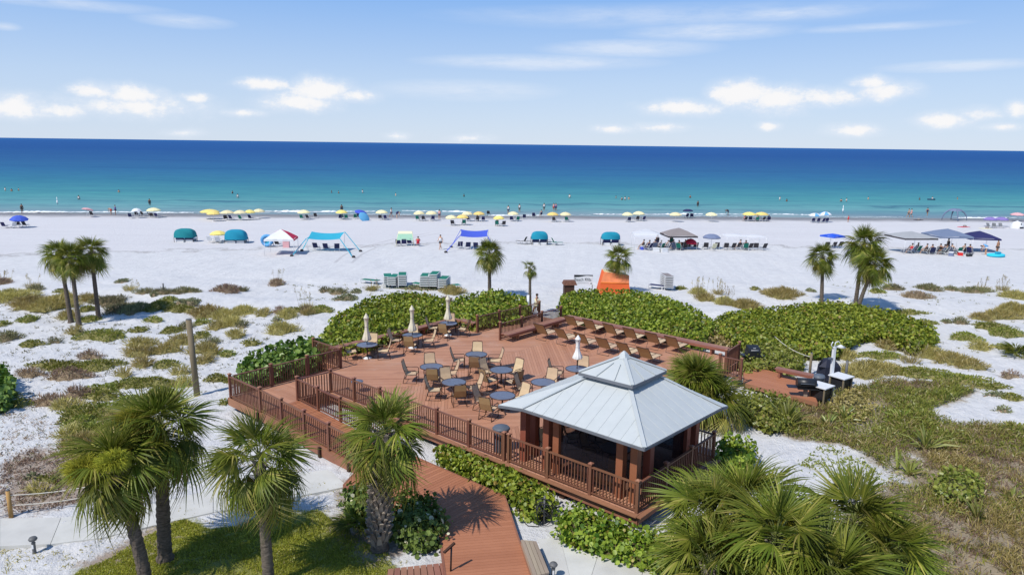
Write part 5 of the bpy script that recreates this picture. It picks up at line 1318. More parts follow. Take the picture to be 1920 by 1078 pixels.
# loungers
def lounger_parts(r):
    """foot towards local +x"""
    w = .345
    MB().add([(-.35, -w, .36), (.55, -w, .40), (.55, w, .40), (-.35, w, .36)], [(0, 1, 2, 3)]).add([(-.35, -w, .345), (.55, -w, .385), (.55, w, .385), (-.35, w, .345)], [(3, 2, 1, 0)]).build('seat', Mt['sling'], r)
    a = [(-.35, -w, .36), (-.35, w, .36), (-.60, w, .72), (-.60, -w, .72), (-.80, w, .98), (-.80, -w, .98)]; b = [(x - .015, y, z - .012) for x, y, z in a]
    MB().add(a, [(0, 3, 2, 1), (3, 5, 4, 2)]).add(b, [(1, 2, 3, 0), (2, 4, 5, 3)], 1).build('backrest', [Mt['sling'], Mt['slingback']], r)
    for s in (-1, 1):
        y = s * (w + .02)
        MB().tube([(-.82, y, 1.0), (-.35, y, .37), (.58, y, .41)], .015, 6).build('side_frame', Mt['bronze'], r)
        MB().tube([(-.1, y * 1.05, .60), (-.5, y * 1.05, .62)], .016, 6).build('arm', Mt['bronze'], r)
    for x0, x1 in ((.42, .2), (-.55, -.25)):
        MB().tube([(x0 * .7, -w - .02, .40), (x0, -w - .02, .02), (x0, w + .02, .02), (x0 * .7, w + .02, .40)], .015, 6).build('leg', Mt['bronze'], r)
    MB().tube([(.58, -w - .02, .41), (.58, w + .02, .41)], .015, 6).build('end_bar', Mt['bronze'], r)
    MB().tube([(-.82, -w - .02, 1.0), (-.82, w + .02, 1.0)], .015, 6).build('top_bar', Mt['bronze'], r)
ORD = ['first', 'second', 'third', 'fourth', 'fifth', 'sixth', 'seventh', 'eighth', 'ninth', 'tenth', 'eleventh', 'twelfth', 'thirteenth', 'fourteenth', 'fifteenth', 'sixteenth', 'seventeenth', 'eighteenth', 'nineteenth', 'twentieth', 'twenty first', 'twenty second', 'twenty third', 'twenty fourth', 'twenty fifth', 'twenty sixth']
lg = None
for row, v in (('back row against the long bench', 16.72), ('front row beside the open deck', 13.88)):
    for i, u in enumerate([14.54, 13.12, 11.7, 10.3, 8.92, 7.65]):
        lab = 'tan sling lounger, %s from the beach path in the %s' % (ORD[i], row)
        p = D(u + random.uniform(-.05, .05), v + random.uniform(-.06, .06), DZ); rz = ROT + random.uniform(-.06, .06)
        if lg is None: lg = thing('sun_lounger', lab, 'sun lounger', p, rz, 'tan loungers on the deck'); lounger_parts(lg)
        else: dup(lg, p, rz, lab)
# bin behind the front rail
p = D(6.15, .62, DZ); r = thing('trash_bin', 'dark slatted trash bin with grey lid behind the front railing', 'trash bin', p, ROT)
for k in range(14):
    a = k / 14 * 6.283; MB().box((.26 * math.cos(a), .26 * math.sin(a), .42), (.03, .095, .8), a).build('slat', Mt['grey'], r)
MB().lathe([(.23, .03), (.23, .82), (.0, .82)], 14).build('liner', Mt['black'], r)
MB().lathe([(.31, .83), (.33, .87), (.28, .93), (.0, .96)], 18).build('lid', Mt['grey'], r)
p = D(5.75, .5, DZ)
# small folding side table by the ramp corner
p = D(15.1, .9, DZ); r = thing('side_table', 'small round blue grey side table inside the ramp corner railing', 'side table', p, 0)
MB().lathe([(0, .50), (.27, .50), (.28, .48), (0, .47)], 18).build('tabletop', Mt['tabletop'], r)
for k in range(3):
    a = k * 2.09; MB().tube([(.2 * math.cos(a), .2 * math.sin(a), .47), (.26 * math.cos(a), .26 * math.sin(a), 0)], .013, 5).build('leg', Mt['white'], r)

# ------------------------------------------------------------------ barbecue platform on the right
pf = dk('barbecue_platform', 'low reddish brown wooden platform with bench by the grills', 'platform')
PZ = .34
poly = [(14.95, 3.1), (17.35, 4.15), (17.75, 3.0), (17.3, .8), (14.6, -.5)]
for k in range(26):
    v0 = 14.4 + k * PW; pg = clip_poly(clip_poly(poly, lambda q: q[0] - v0), lambda q: v0 + PW - GAP - q[0])
    if len(pg) > 2: MB().prism(pg, PZ - .03, PZ).build('plank', Mt['pathplank'], pf)
MB().prism([(p[0] * .99 + .16, p[1] * .97 + .06) for p in poly], PZ - .22, PZ - .035).build('joist_frame', Mt['joist'], pf)
for i in range(5):
    a, b = poly[i], poly[(i + 1) % 5]; MB().beam((a[0], a[1], PZ - .1), (b[0], b[1], PZ - .1), .05, .19).build('edge_board', Mt['fascia'], pf)
for k in range(2):
    MB().box((15.2 + .2 * k, 3.55 + .3 * k, PZ + .02 + .14 * k), (.9, .34, .05), 0).build('step_board', Mt['bench'], pf)
bench('short wooden bench on the barbecue platform', 2.35, 17.0, .45, 17.05, .42, .45, 'benches of the barbecue platform', PZ, 2)
def gp(px, py, z=None):
    return gat(px, py) if z is None else at(px, py, z)
p = gp(1409, 690); r = thing('gas_grill', 'black gas grill with closed lid on a stone pedestal left of platform', 'grill', p, .05)
MB().box((0, 0, .32), (.24, .24, .7)).build('pedestal', Mt['planter'], r)
MB().box((0, 0, .72), (1.15, .55, .07)).build('shelf', Mt['black'], r)
MB().box((0, 0, .86), (.68, .5, .22)).build('fire_box', Mt['black'], r)
lid = MB().add([(-.33, -.26, 0), (.33, -.26, 0), (.33, .24, 0), (-.33, .24, 0), (-.31, -.18, .17), (.31, -.18, .17), (.31, .2, .27), (-.31, .2, .27)], [(4, 5, 6, 7), (0, 1, 5, 4), (1, 2, 6, 5), (2, 3, 7, 6), (3, 0, 4, 7)]).build('lid', Mt['black'], r, (0, 0, .975))
MB().tube([(-.2, -.27, .08), (.2, -.27, .08)], .014, 6).build('handle', Mt['white'], lid)
MB().box((0, -.2, .182), (.14, .05, .01)).build('badge', Mt['white'], lid)
p = gp(1508, 756); r = thing('barrel_grill', 'dark barrel grill on a wooden post at the front of the platform', 'grill', p, -.15)
MB().box((0, 0, .35), (.16, .16, .75)).build('pedestal', Mt['planter'], r)
m = MB()
m.tube([(-.42, 0, .98), (.42, 0, .98)], .24, 14); m.build('barrel', Mt['black'], r)
MB().box((-.62, -.02, .80), (.42, .4, .035)).build('side_shelf', Mt['navycover'], r)
MB().box((.1, 0, .76), (1.0, .52, .05)).build('tray', Mt['black'], r)
MB().tube([(-.3, -.27, 1.02), (.3, -.27, 1.02)], .016, 6).build('handle', Mt['grey'], r)
def white_table(label, px, py, rz):
    p = gp(px, py); r = thing('prep_table', label, 'table', p, rz, 'white topped prep tables')
    MB().box((0, 0, .90), (.85, .85, .045)).build('tabletop', Mt['plastic'], r)
    for sx in (-1, 1):
        for sy in (-1, 1): MB().box((sx * .34, sy * .34, .44), (.07, .07, .88)).build('leg', Mt['post'], r)
    MB().box((0, 0, .55), (.62, .62, .5)).build('cabinet', Mt['black'], r)
    return r
white_table('white topped prep table in front beside the barrel grill', 1537, 757, math.radians(38))
white_table('white topped prep table farther back beside the covered grill', 1574, 738, math.radians(34))
p = gp(1552, 715); r = thing('covered_grill', 'grill under a dark navy cover behind the white tables', 'covered grill', p, .2)
MB().add([(-.48, -.35, .12), (.48, -.35, .12), (.48, .35, .12), (-.48, .35, .12), (-.42, -.32, .85), (.42, -.32, .85), (.42, .32, .85), (-.42, .32, .85), (-.26, -.12, 1.18), (.20, -.14, 1.16), (.18, .2, 1.2), (-.24, .2, 1.2), (-.62, 0, .82)],
         [(0, 1, 5, 4), (1, 2, 6, 5), (2, 3, 7, 6), (3, 0, 4, 7), (4, 5, 9, 8), (5, 6, 10, 9), (6, 7, 11, 10), (7, 4, 8, 11), (8, 9, 10, 11), (4, 8, 12), (7, 12, 11), (4, 12, 7)]).build('cover', Mt['navycover'], r)
for s in (-.4, .4): MB().tube([(s, 0, 0), (s, .25, 0)], .07, 8).build('wheel', Mt['black'], r)
p = gp(1533, 735); r = thing('trash_can', 'blue grey round trash can between bench and white tables', 'trash can', p, 0)
MB().lathe([(.20, 0), (.25, .72), (.27, .74), (.27, .77)], 16).build('body', Mt['grey'], r); MB().lathe([(.28, .77), (.24, .88), (0, .92)], 16).build('lid', Mt['grey'], r)
p = gp(1556, 733); r = thing('shower_post', 'white wooden post with shower head and hook by the prep tables', 'post', p, .3)
MB().box((0, 0, 1.1), (.13, .13, 2.25)).build('pole', Mt['white'], r)
MB().tube([(.0, 0, 2.2), (.04, 0, 2.45), (.2, 0, 2.5), (.3, 0, 2.4)], .022, 6).build('pipe', Mt['white'], r)
MB().lathe([(.02, .12), (.24, 0), (.0, .0)], 14, (.36, 0, 2.2)).build('shower_head', Mt['plastic'], r)
MB().tube([(-.06, 0, 2.15), (-.2, 0, 2.35), (-.12, 0, 2.5)], .025, 6).build('hook', Mt['plastic'], r)
MB().box((-.16, 0, 1.66), (.16, .14, .08)).build('valve', Mt['grey'], r)
def timber_post(label, px, py, h, m, r_=.07, lean=(0, 0), grp=None):
    p = gp(px, py); o = thing('timber_post', label, 'post', p, 0, grp)
    MB().tube([(0, 0, -.1), (lean[0], lean[1], h)], [r_, r_ * .92], 10).build('shaft', m, o); MB().tube([(lean[0], lean[1], h), (lean[0], lean[1], h + .03)], [r_ * .93, r_ * .8], 10).build('cap', Mt['lampgrey'], o)
    return p, h
pa, ha = timber_post('round wooden post holding ropes behind the platform bench', 1518, 702, 1.15, Mt['post'])
pb, hb = timber_post('dark round post standing in the sand behind the white tables', 1585, 712, 1.0, Mt['lampgrey'])
timber_post('tall leaning bare wooden pole standing in the dunes left of the ramp', 370, 742, 3.62, Mt['post'], .14, (-.15, .05))
timber_post('white marker post at the end of the way to the beach', 990, 594, 1.55, Mt['white'], .08)
timber_post('short grey stake standing in the dune right of the left palms', 307, 549, .7, Mt['lampgrey'], .06)
def rope(label, pts, r_=.018, sag=.18, grp='ropes'):
    m = MB(); o = thing('rope', label, 'rope', pts[0], 0, grp); b0 = Vector(pts[0])
    for a, b in zip(pts[:-1], pts[1:]):
        a, b = Vector(a) - b0, Vector(b) - b0
        m.tube([a.lerp(b, t / 8) - Vector((0, 0, sag * 4 * (t / 8) * (1 - t / 8))) for t in range(9)], r_, 6)
    m.build('strand', Mt['rope'], o)
q = gp(1450, 660)
rope('upper rope slung from the post behind the platform bench', [(pa.x, pa.y, pa.z + .95), (q.x, q.y, .95)])
rope('lower rope slung from the post behind the platform bench', [(pa.x, pa.y, pa.z + .5), (q.x, q.y, .5)])
# rope fence along the left path
fp = []
for i, (px_, py_, lab) in enumerate([(-70, 985, 'new wooden rope post beyond the left edge'), (21, 968, 'new yellowish wooden post with two ropes at the far left'), (238, 934, 'rope post behind the blossoming palms'), (418, 890, 'rope post between the ramp and the slender palm')]):
    p, h = timber_post(lab, px_, py_, .88, Mt['postwarm'], .065, grp='posts of the rope fence'); fp.append(p)
rope('upper white rope of the fence along the left path', [(p.x, p.y, p.z + .72) for p in fp], .016, .12, 'ropes of the path fence')
rope('lower white rope of the fence along the left path', [(p.x, p.y, p.z + .38) for p in fp], .016, .12, 'ropes of the path fence')
def bollard(label, px, py, h=.52):
    p = gp(px, py); r = thing('path_lamp', label, 'path lamp', p, 0, 'low path lamps')
    MB().lathe([(.06, 0), (.05, .06), (.05, h * .62), (.062, h * .64), (.04, h * .7), (.03, h * .78)], 10).build('stem', Mt['lampgrey'], r)
    MB().lathe([(.02, h * .76), (.10, h * .80), (.12, h * .88), (.09, h * .97), (0, h)], 12).build('lamp_head', Mt['lampgrey'], r)
    MB().box((0, -.05, h * .45), (.05, .02, .12)).build('plate', Mt['plastic'], r)
bollard('small grey path lamp on the sand by the left concrete path', 65, 1037)
bollard('small grey path lamp beside the weathered box bench', 1037, 1085, .5)
# coiled hose
p = gp(1020, 982); r = thing('hose', 'tangled black hose hanging on a stand between the two front hedges', 'hose', p, 0)
m = MB(); rs = random.Random(5)
for k in range(9):
    c = Vector((rs.uniform(-.08, .08), rs.uniform(-.08, .08), .42 + rs.uniform(-.1, .12))); R = Matrix.Rotation(rs.uniform(0, 3), 3, 'Z') @ Matrix.Rotation(rs.uniform(.9, 1.5), 3, 'X'); ra = rs.uniform(.16, .36)
    m.tube([c + R @ Vector((ra * math.cos(a / 14 * 6.283), ra * 1.15 * math.sin(a / 14 * 6.283), 0)) for a in range(15)], .014, 5, cap=False)
m.tube([(0, 0, .1), (-.2, -.2, .03), (-.5, -.15, .02), (-.62, 0, .05)], .014, 5); m.build('coil', Mt['rubber'], r)
MB().tube([(0, 0, 0), (0, 0, .95)], .03, 6).build('stand', Mt['lampgrey'], r)
p = gp(300, 930)
# fallen leaves / litter beside the rope post
p = gp(75, 938); r = thing('dead_frond', 'fallen brown palm leaf lying beside the rope post', 'palm leaf', p, .4); obj('leaf', FR['dead', 0], r, (-.4, 0, .25), (0, .2, 0), .8)

# ------------------------------------------------------------------ people
def skeleton(pose):
    J = dict(pelvis=(0, 0, .95, .125), spine=(0, 0, 1.15, .115), chest=(0, 0, 1.34, .135), neck=(0, 0, 1.47, .055), head=(0, .015, 1.58, .085), top=(0, .01, 1.66, .075))
    E = [('pelvis', 'spine'), ('spine', 'chest'), ('chest', 'neck'), ('neck', 'head'), ('head', 'top')]
    for s, n in ((-1, 'l'), (1, 'r')):
        J['sh' + n] = (s * .17, 0, 1.40, .06); J['el' + n] = (s * .23, -.02, 1.13, .043); J['wr' + n] = (s * .25, .07, .90, .032); J['ha' + n] = (s * .25, .1, .80, .034)
        J['hip' + n] = (s * .09, 0, .88, .10); J['kn' + n] = (s * .10, .03, .49, .062); J['an' + n] = (s * .10, 0, .09, .042); J['to' + n] = (s * .11, .15, .035, .036)
        E += [('chest', 'sh' + n), ('sh' + n, 'el' + n), ('el' + n, 'wr' + n), ('wr' + n, 'ha' + n), ('pelvis', 'hip' + n), ('hip' + n, 'kn' + n), ('kn' + n, 'an' + n), ('an' + n, 'to' + n)]
    def st(**k):
        for n, p in k.items(): J[n] = tuple(p) + (J[n][3],)
    if pose == 'walk':
        st(knl=(-.09, .22, .52), anl=(-.09, .28, .10), tol=(-.09, .42, .05), knr=(.09, -.05, .50), anr=(.09, -.30, .14), tor=(.09, -.2, .04), ell=(-.24, -.12, 1.14), wrl=(-.24, -.1, .90), hal=(-.24, -.08, .80), elr=(.24, .06, 1.14), wrr=(.24, .24, .98), har=(.23, .32, .93))
    if pose == 'sit':
        z = -.50
        for k in list(J): J[k] = (J[k][0], J[k][1] - (.0 if k not in ('neck', 'head', 'top', 'chest') else .08), J[k][2] + z, J[k][3])
        st(knl=(-.12, .46, .44), anl=(-.12, .52, .06), tol=(-.12, .66, .03), knr=(.12, .46, .46), anr=(.13, .55, .06), tor=(.13, .69, .03), hipl=(-.1, .02, .40), hipr=(.1, .02, .40), ell=(-.26, .08, .70), wrl=(-.18, .30, .58), hal=(-.15, .37, .56), elr=(.26, .08, .70), wrr=(.2, .3, .58), har=(.17, .37, .56))
    if pose == 'bend':
        st(spine=(0, .16, 1.08), chest=(0, .36, 1.10), neck=(0, .47, 1.08), head=(0, .57, 1.04), top=(0, .65, 1.0), shl=(-.17, .38, 1.06), shr=(.17, .38, 1.06), ell=(-.2, .42, .78), elr=(.2, .42, .78), wrl=(-.14, .48, .55), wrr=(.14, .48, .55), hal=(-.12, .5, .46), har=(.12, .5, .46), pelvis=(0, -.05, .92))
    return J, E
BODY = {}
def body_mesh(pose):
    J, E = skeleton(pose); names = ['pelvis'] + [n for n in J if n != 'pelvis']; ix = {n: i for i, n in enumerate(names)}
    me = bpy.data.meshes.new('b'); me.from_pydata([J[n][:3] for n in names], [(ix[a], ix[b]) for a, b in E], [])
    o = bpy.data.objects.new('b', me); COL.objects.link(o); mo = o.modifiers.new('s', 'SKIN'); sv = me.skin_vertices[0].data
    for n in names: sv[ix[n]].radius = (J[n][3], J[n][3]); sv[ix[n]].use_root = (n == 'pelvis')
    ss = o.modifiers.new('d', 'SUBSURF'); ss.levels = 1; ss.render_levels = 1
    dg = bpy.context.evaluated_depsgraph_get(); ev = o.evaluated_get(dg); r = bpy.data.meshes.new_from_object(ev)
    bpy.data.objects.remove(o); r.name = 'body'; r.polygons.foreach_set('use_smooth', [True] * len(r.polygons)); r.materials.clear(); return r, J
def cloth_tube(J, chain, scale, m, name):
    pts = [Vector(J[n][:3]) for n in chain]; return MB().tube(pts, [J[n][3] * scale + .02 for n in chain], 10).mesh(name, m)
for ps in ('stand', 'walk', 'sit', 'bend'): BODY[ps] = body_mesh(ps)
_bm = {}
def person(label, p, rz, pose='stand', skin=0, top=None, bottom='navy', hair='hair', group='people on the beach', scale=1.0):
    me, J = BODY[pose]; key = (pose, skin)
    if key not in _bm: b = me.copy(); b.materials.append(Mt['skin%d' % skin]); _bm[key] = b
    r = thing('person', label, 'person', p, rz, group); r.scale = (scale,) * 3
    obj('body', _bm[key], r)
    h = Vector(J['head'][:3]).lerp(Vector(J['top'][:3]), .6); nk = (Vector(J['top'][:3]) - Vector(J['neck'][:3])).normalized()
    MB().lathe([(.095, -.03), (.105, .02), (.08, .075), (0, .10)], 9).build('hair', Mt[hair], r, h + Vector((0, -.02, 0)))
    def part(nm, chain, sc, m):
        key = (nm, pose, m.name, sc)
        if key not in _bm: _bm[key] = cloth_tube(J, chain, sc, m, nm)
        obj(nm, _bm[key], r)
    if top: part('shirt', ['pelvis', 'spine', 'chest'], 1.22, Mt[top])
    if bottom:
        J['mid'] = tuple((np.array(J['hipl'][:3]) + np.array(J['hipr'][:3])) / 2) + (.14,)
        J['cr'] = tuple((np.array(J['hipl'][:3]) + np.array(J['hipr'][:3])) / 2 + np.array([0, .0, -.1 if pose != 'sit' else -.02])) + (.15,)
        part('shorts', ['pelvis', 'mid', 'cr'], 1.28, Mt[bottom])
    return r
# ------------------------------------------------------------------ things on the beach
def canopy_dome(n, r, edge, rise, mats, scal=.05, pat=None):
    m = MB()
    rings = [(0, 1), (.35, .90), (.7, .58), (1.0, 0)]
    for k in range(n):
        a0, a1 = k / n * 6.283, (k + 1) / n * 6.283
        vs = []
        for t, hgt in rings:
            for a in (a0, (a0 + a1) / 2, a1):
                q = r * t * (1 - (.04 if a == (a0 + a1) / 2 else 0)); vs.append((q * math.cos(a), q * math.sin(a), edge + rise * hgt))
        fs = [(i * 3 + j, i * 3 + j + 3, i * 3 + j + 4, i * 3 + j + 1) for i in range(3) for j in range(2)]
        m.add(vs, fs, (pat[k % len(pat)] if pat else 0), True)
        p0, p1 = vs[9], vs[11]; m.add([p0, p1, (p1[0] * .985, p1[1] * .985, p1[2] - scal * 2), (p0[0] * .985, p0[1] * .985, p0[2] - scal * 2)], [(0, 1, 2, 3)], (pat[k % len(pat)] if pat else 0))
    return m.mesh('canopy', mats)
def beach_umbrella(label, px, py, wpx, mats, grp, edge=1.2, rise=.42, tilt=0.0, pat=None, pole='white'):
    p = gat(px, py); k = pxm(p); r_ = wpx / k / 2; o = thing('beach_umbrella', label, 'beach umbrella', p, random.uniform(0, 3), grp)
    c = obj('canopy', canopy_dome(8, r_, edge, rise, mats, pat=pat), o, (0, 0, 0), (tilt, 0, 0))
    MB().tube([(0, 0, -.1), (0, -(edge + rise) * math.sin(tilt), (edge + rise) * math.cos(tilt) + .06)], .022, 6).build('pole', Mt[pole], o)
    for i in range(8):
        a = i / 8 * 6.283; q = Vector((r_ * .97 * math.cos(a), r_ * .97 * math.sin(a), edge)); MB().tube([(0, 0, edge + rise - .05), q], .008, 3, cap=False).build('rib', Mt['white'], c)
    return p, k
_bc = {}
def beach_chair(label, p, rz, fab, grp, kind='low'):
    """facing local +y"""
    key = (fab, kind)
    if key in _bc: return dup(_bc[key], p, rz, label, grp)
    r = thing('beach_chair', label, 'beach chair', p, rz, grp); m = Mt[fab]; L_ = .55 if kind == 'low' else 1.15
    MB().box((0, L_ / 2 - .15, .30), (.55, L_, .03)).build('seat', m, r)
    MB().beam((0, -.14, .30), (0, -.46, .88), .55, .03).build('backrest', m, r)
    for s in (-.29, .29):
        MB().tube([(s, -.48, .92), (s, -.15, .30), (s, L_ - .12, .31), (s, L_ - .1, 0)], .018, 5).build('side_frame', Mt['plastic'], r)
        MB().tube([(s, -.25, .52), (s, .2, .52), (s, .22, .02)], .018, 5).build('arm', Mt['plastic'], r); MB().tube([(s, -.1, .3), (s, -.4, 0)], .018, 5).build('leg', Mt['plastic'], r)
    _bc[key] = r; return r
# --- row of yellow umbrellas along the water
YU = [(289, 394, 25, 'paleyellow'), (394, 397, 35, 'yellow'), (401, 401, 24, 'yellow'), (427, 399, 25, 'paleyellow'), (451, 399, 24, 'paleyellow'), (469, 398, 20, 'yellow'), (486, 396, 22, 'paleyellow'), (570, 398, 24, 'paleyellow'), (641, 398, 22, 'yellow'), (716, 398, 23, 'paleyellow'),
      (786, 400, 21, 'paleyellow'), (809, 400, 22, 'paleyellow'), (846, 409, 22, 'paleyellow'), (867, 408, 24, 'yellow'), (876, 401, 21, 'paleyellow'), (898, 401, 22, 'yellow'), (935, 410, 21, 'yellow'), (962, 401, 21, 'paleyellow'), (1036, 402, 22, 'yellow'), (1060, 402, 22, 'paleyellow'),
      (1176, 402, 21, 'paleyellow'), (1197, 400, 23, 'paleyellow'), (1266, 402, 24, 'paleyellow'), (1333, 402, 22, 'paleyellow'), (1404, 401, 25, 'yellow'), (1427, 401, 25, 'yellow')]
chairs_at = {0: 2, 3: 2, 4: 1, 5: 1, 7: 2, 8: 2, 9: 2, 10: 2, 11: 1, 12: 1, 13: 1, 14: 1, 15: 2, 16: 2, 17: 2, 18: 1, 19: 1, 20: 1, 21: 2, 24: 3, 25: 3}
for i, (x, y, w, c) in enumerate(YU):
    tone = 'pale' if c == 'paleyellow' else 'deep'
    p, k = beach_umbrella('%s yellow umbrella, %s yellow one from the left along the water' % (tone, ORD[i]), x, y + 14, w, Mt[c], 'yellow umbrellas along the water')
    for j in range(chairs_at.get(i, 0)):
        off = (j - (chairs_at[i] - 1) / 2) * 1.0
        side = '' if chairs_at[i] == 1 else (', left one' if off < 0 else ', right one' if off > 0 else ', middle one')
        q = p + Vector((off + .25, -.3 + random.uniform(-.3, .3), 0)); q.z = float(gz(q.x, q.y))
        beach_chair('dark beach chair under the %s yellow umbrella%s' % (ORD[i], side), q, random.uniform(-.35, .35), ['darkgrey', 'navy', 'green'][(i * 2 + j) % 3], 'dark chairs under the yellow umbrellas', 'long' if (i + j) % 2 else 'low')
        if i in (15, 16, 24, 25) and j != 1: person('person resting in a chair under the %s yellow umbrella%s' % (ORD[i], side), q + Vector((0, 0, -.02)), random.uniform(-.3, .3), 'sit', (i + j) % 4, None if j else 'red', 'darkgrey')
# --- other umbrellas
def pair(px, py, n, fab, what, grp='chairs beside the other umbrellas', kind='low', dx=1.0, face=0):
    p = gat(px, py)
    for j in range(n):
        q = p + Vector(((j - (n - 1) / 2) * dx, random.uniform(-.25, .25), 0)); q.z = float(gz(q.x, q.y))
        beach_chair('%s%s' % (what, '' if n == 1 else ', %s from the left' % ORD[j]), q, face + random.uniform(-.3, .3), fab, grp, kind)
beach_umbrella('blue umbrella at the far left of the beach', 37, 427, 31, Mt['blue'], 'single umbrellas on the beach', 1.2, .55, .12)
pair(41, 426, 2, 'darkgrey', 'dark chair under the blue umbrella at the far left'); pair(8, 428, 1, 'navy', 'navy folding chair cut by the left edge of the beach', kind='long'); pair(24, 428, 1, 'whitef', 'white folding chair beside the blue umbrella', kind='long', face=1.2)
beach_umbrella('pink tilted umbrella left of the bathers at the water', 162, 408, 20, Mt['pink'], 'single umbrellas on the beach', 1.35, .25, .25); pair(173, 406, 1, 'darkgrey', 'dark chair by the pink umbrella')
beach_umbrella('pale blue white umbrella beside the first yellow one', 257, 409, 18, Mt['whitef'], 'single umbrellas on the beach'); pair(262, 406, 2, 'darkgrey', 'dark chair by the pale umbrella', kind='long'); pair(244, 410, 1, 'navy', 'lone dark chair left of the pale umbrella', kind='long')
beach_umbrella('yellow umbrella standing behind the left teal cabana pair', 410, 453, 31, Mt['yellow'], 'single umbrellas on the beach', .95, .38); pair(402, 456, 2, 'whitef', 'white lounge chair by the yellow umbrella near the cabanas', kind='long')
beach_umbrella('navy umbrella right of the palms near the water', 1289, 409, 20, Mt['navy'], 'single umbrellas on the beach', 1.35, .3); pair(1292, 409, 2, 'navy', 'navy chair under the navy umbrella', kind='long')
beach_umbrella('white blue striped umbrella, left of the white pair', 1527, 417, 22, [Mt['whitef'], Mt['skyblue']], 'white umbrellas near the water', pat=[0, 0, 1]); beach_umbrella('white blue striped umbrella, right of the white pair', 1546, 417, 22, [Mt['whitef'], Mt['skyblue']], 'white umbrellas near the water', 1.4, .45, pat=[0, 1])
pair(1537, 418, 4, 'navy', 'blue chair under the pair of white umbrellas', dx=.8)
beach_umbrella('purple umbrella, left one of two at the far right', 1855, 425, 24, Mt['purple'], 'purple umbrellas'); beach_umbrella('purple umbrella, right one of two at the far right', 1876, 425, 24, Mt['purple'], 'purple umbrellas')
pair(1866, 428, 3, 'greyf', 'grey lounger under the purple umbrellas', kind='long', face=-1.2)
beach_umbrella('slate blue market umbrella over two chairs on the right sand', 1333, 466, 34, Mt['slate'], 'single umbrellas on the beach', 1.35, .42); pair(1332, 467, 2, 'darkgrey', 'chair under the slate blue umbrella', dx=1.3); pair(1338, 470, 1, 'cream', 'cream chair in front of the slate blue umbrella')
beach_umbrella('bright red umbrella beside the grey canopy', 1294, 468, 26, Mt['red'], 'single umbrellas on the beach', .7, .62, .2); pair(1290, 467, 3, 'darkgrey', 'dark chair behind the red umbrella', dx=.8)
beach_umbrella('pale yellow umbrella alone in front of the left sea of chairs', 1906, 415, 24, Mt['pink'], 'single umbrellas on the beach', 1.2, .4)
# blue umbrellas lying or tilted near the water
p = gat(683, 414); o = thing('beach_umbrella', 'light blue umbrella lying on its side on the sand', 'beach umbrella', p, .6, 'toppled umbrellas'); obj('canopy', canopy_dome(8, 1.0, 0, .22, Mt['skyblue']), o, (0, 0, .6), (.85, .35, 0)); MB().tube([(0, .1, .7), (-.4, 1.2, .1)], .02, 5).build('pole', Mt['white'], o)
p = gat(675, 404); o = thing('beach_umbrella', 'blue tilted umbrella at the water edge behind the toppled one', 'beach umbrella', p, 0, 'toppled umbrellas'); obj('canopy', canopy_dome(8, 1.1, .6, .35, Mt['blue']), o, (0, 0, 0), (.15, .25, 0)); MB().tube([(0, 0, 0), (.2, 0, .9)], .02, 5).build('pole', Mt['white'], o)
pair(672, 410, 1, 'navy', 'navy chair beside the toppled umbrella'); pair(654, 411, 2, 'green', 'green chair near the ninth yellow umbrella', dx=2.2); pair(592, 409, 1, 'darkgrey', 'dark chair right of the eighth yellow umbrella'); pair(916, 404, 1, 'darkgrey', 'dark chair left of the deep yellow umbrella'); pair(983, 411, 1, 'navy', 'dark chair standing alone right of the row'); pair(1001, 408, 1, 'navy', 'small dark chair alone before the water')
# --- teal cabanas
def cabana(label, px, py, wpx, fab, hood=.55, grp='teal beach cabanas'):
    p = gat(px, py); k = pxm(p); w = wpx / k / 2; o = thing('beach_cabana', label, 'beach cabana', p, random.uniform(-.08, .08), grp)
    H = 1.62; n = 14; vs = []; fs = []; cols = [(-.75, .94, .90), (-.55, 1.0, 1.0), (.05, 1.0, 1.0), (.45, .97, .93)]
    for (yy, sw, sh) in cols:
        for i in range(n + 1):
            a = math.pi * i / n; c, s = math.cos(a), math.sin(a)
            xx = w * sw * math.copysign(abs(c) ** .6, c); zz = hood + (H * sh - hood) * s ** .65; vs.append((xx, yy, zz))
    for j in range(len(cols) - 1):
        for i in range(n): fs.append((j * (n + 1) + i, j * (n + 1) + i + 1, (j + 1) * (n + 1) + i + 1, (j + 1) * (n + 1) + i))
    fs.append(tuple(range(n, -1, -1)))
    MB().add(vs, fs, 0, True).build('hood', Mt[fab], o)
    for s in (-1, 1):
        MB().tube([(s * w * .94, -.7, 0), (s * w * .94, -.7, hood + .1)], .03, 5).build('side_post', Mt['darkgrey'], o)
        MB().tube([(s * w, .4, 0), (s * w, .4, hood + .2)], .03, 5).build('side_post', Mt['darkgrey'], o)
        MB().box((s * w * .46, .25, .32), (w * .82, 1.3, .05)).build('seat', Mt['plastic'], o); MB().beam((s * w * .46, -.42, .32), (s * w * .46, -.62, .8), w * .8, .04).build('backrest', Mt['navy'], o)
        for yy in (-.5, .8): MB().box((s * w * .46, yy, .16), (w * .7, .05, .3)).build('leg', Mt['plastic'], o)
    MB().box((0, -.1, .14), (.05, 1.6, .22)).build('divider', Mt['plastic'], o)
cabana('teal green cabana farthest left with white seats', 349, 453, 37, 'teal'); cabana('teal blue cabana beside the yellow umbrella at left', 444, 455, 39, 'tealblue', .42); cabana('teal cabana in the middle above the white marker post', 1011, 458, 31, 'tealblue', .7); cabana('bright teal cabana above the drooping palm', 1144, 459, 34, 'tealblue', .75)
pair(986, 457, 2, 'darkgrey', 'dark lounge chair left of the middle cabana', kind='long', face=1.3, dx=.7); pair(1035, 459, 2, 'green', 'chair right of the middle cabana', kind='long', face=-1.2, dx=.8)
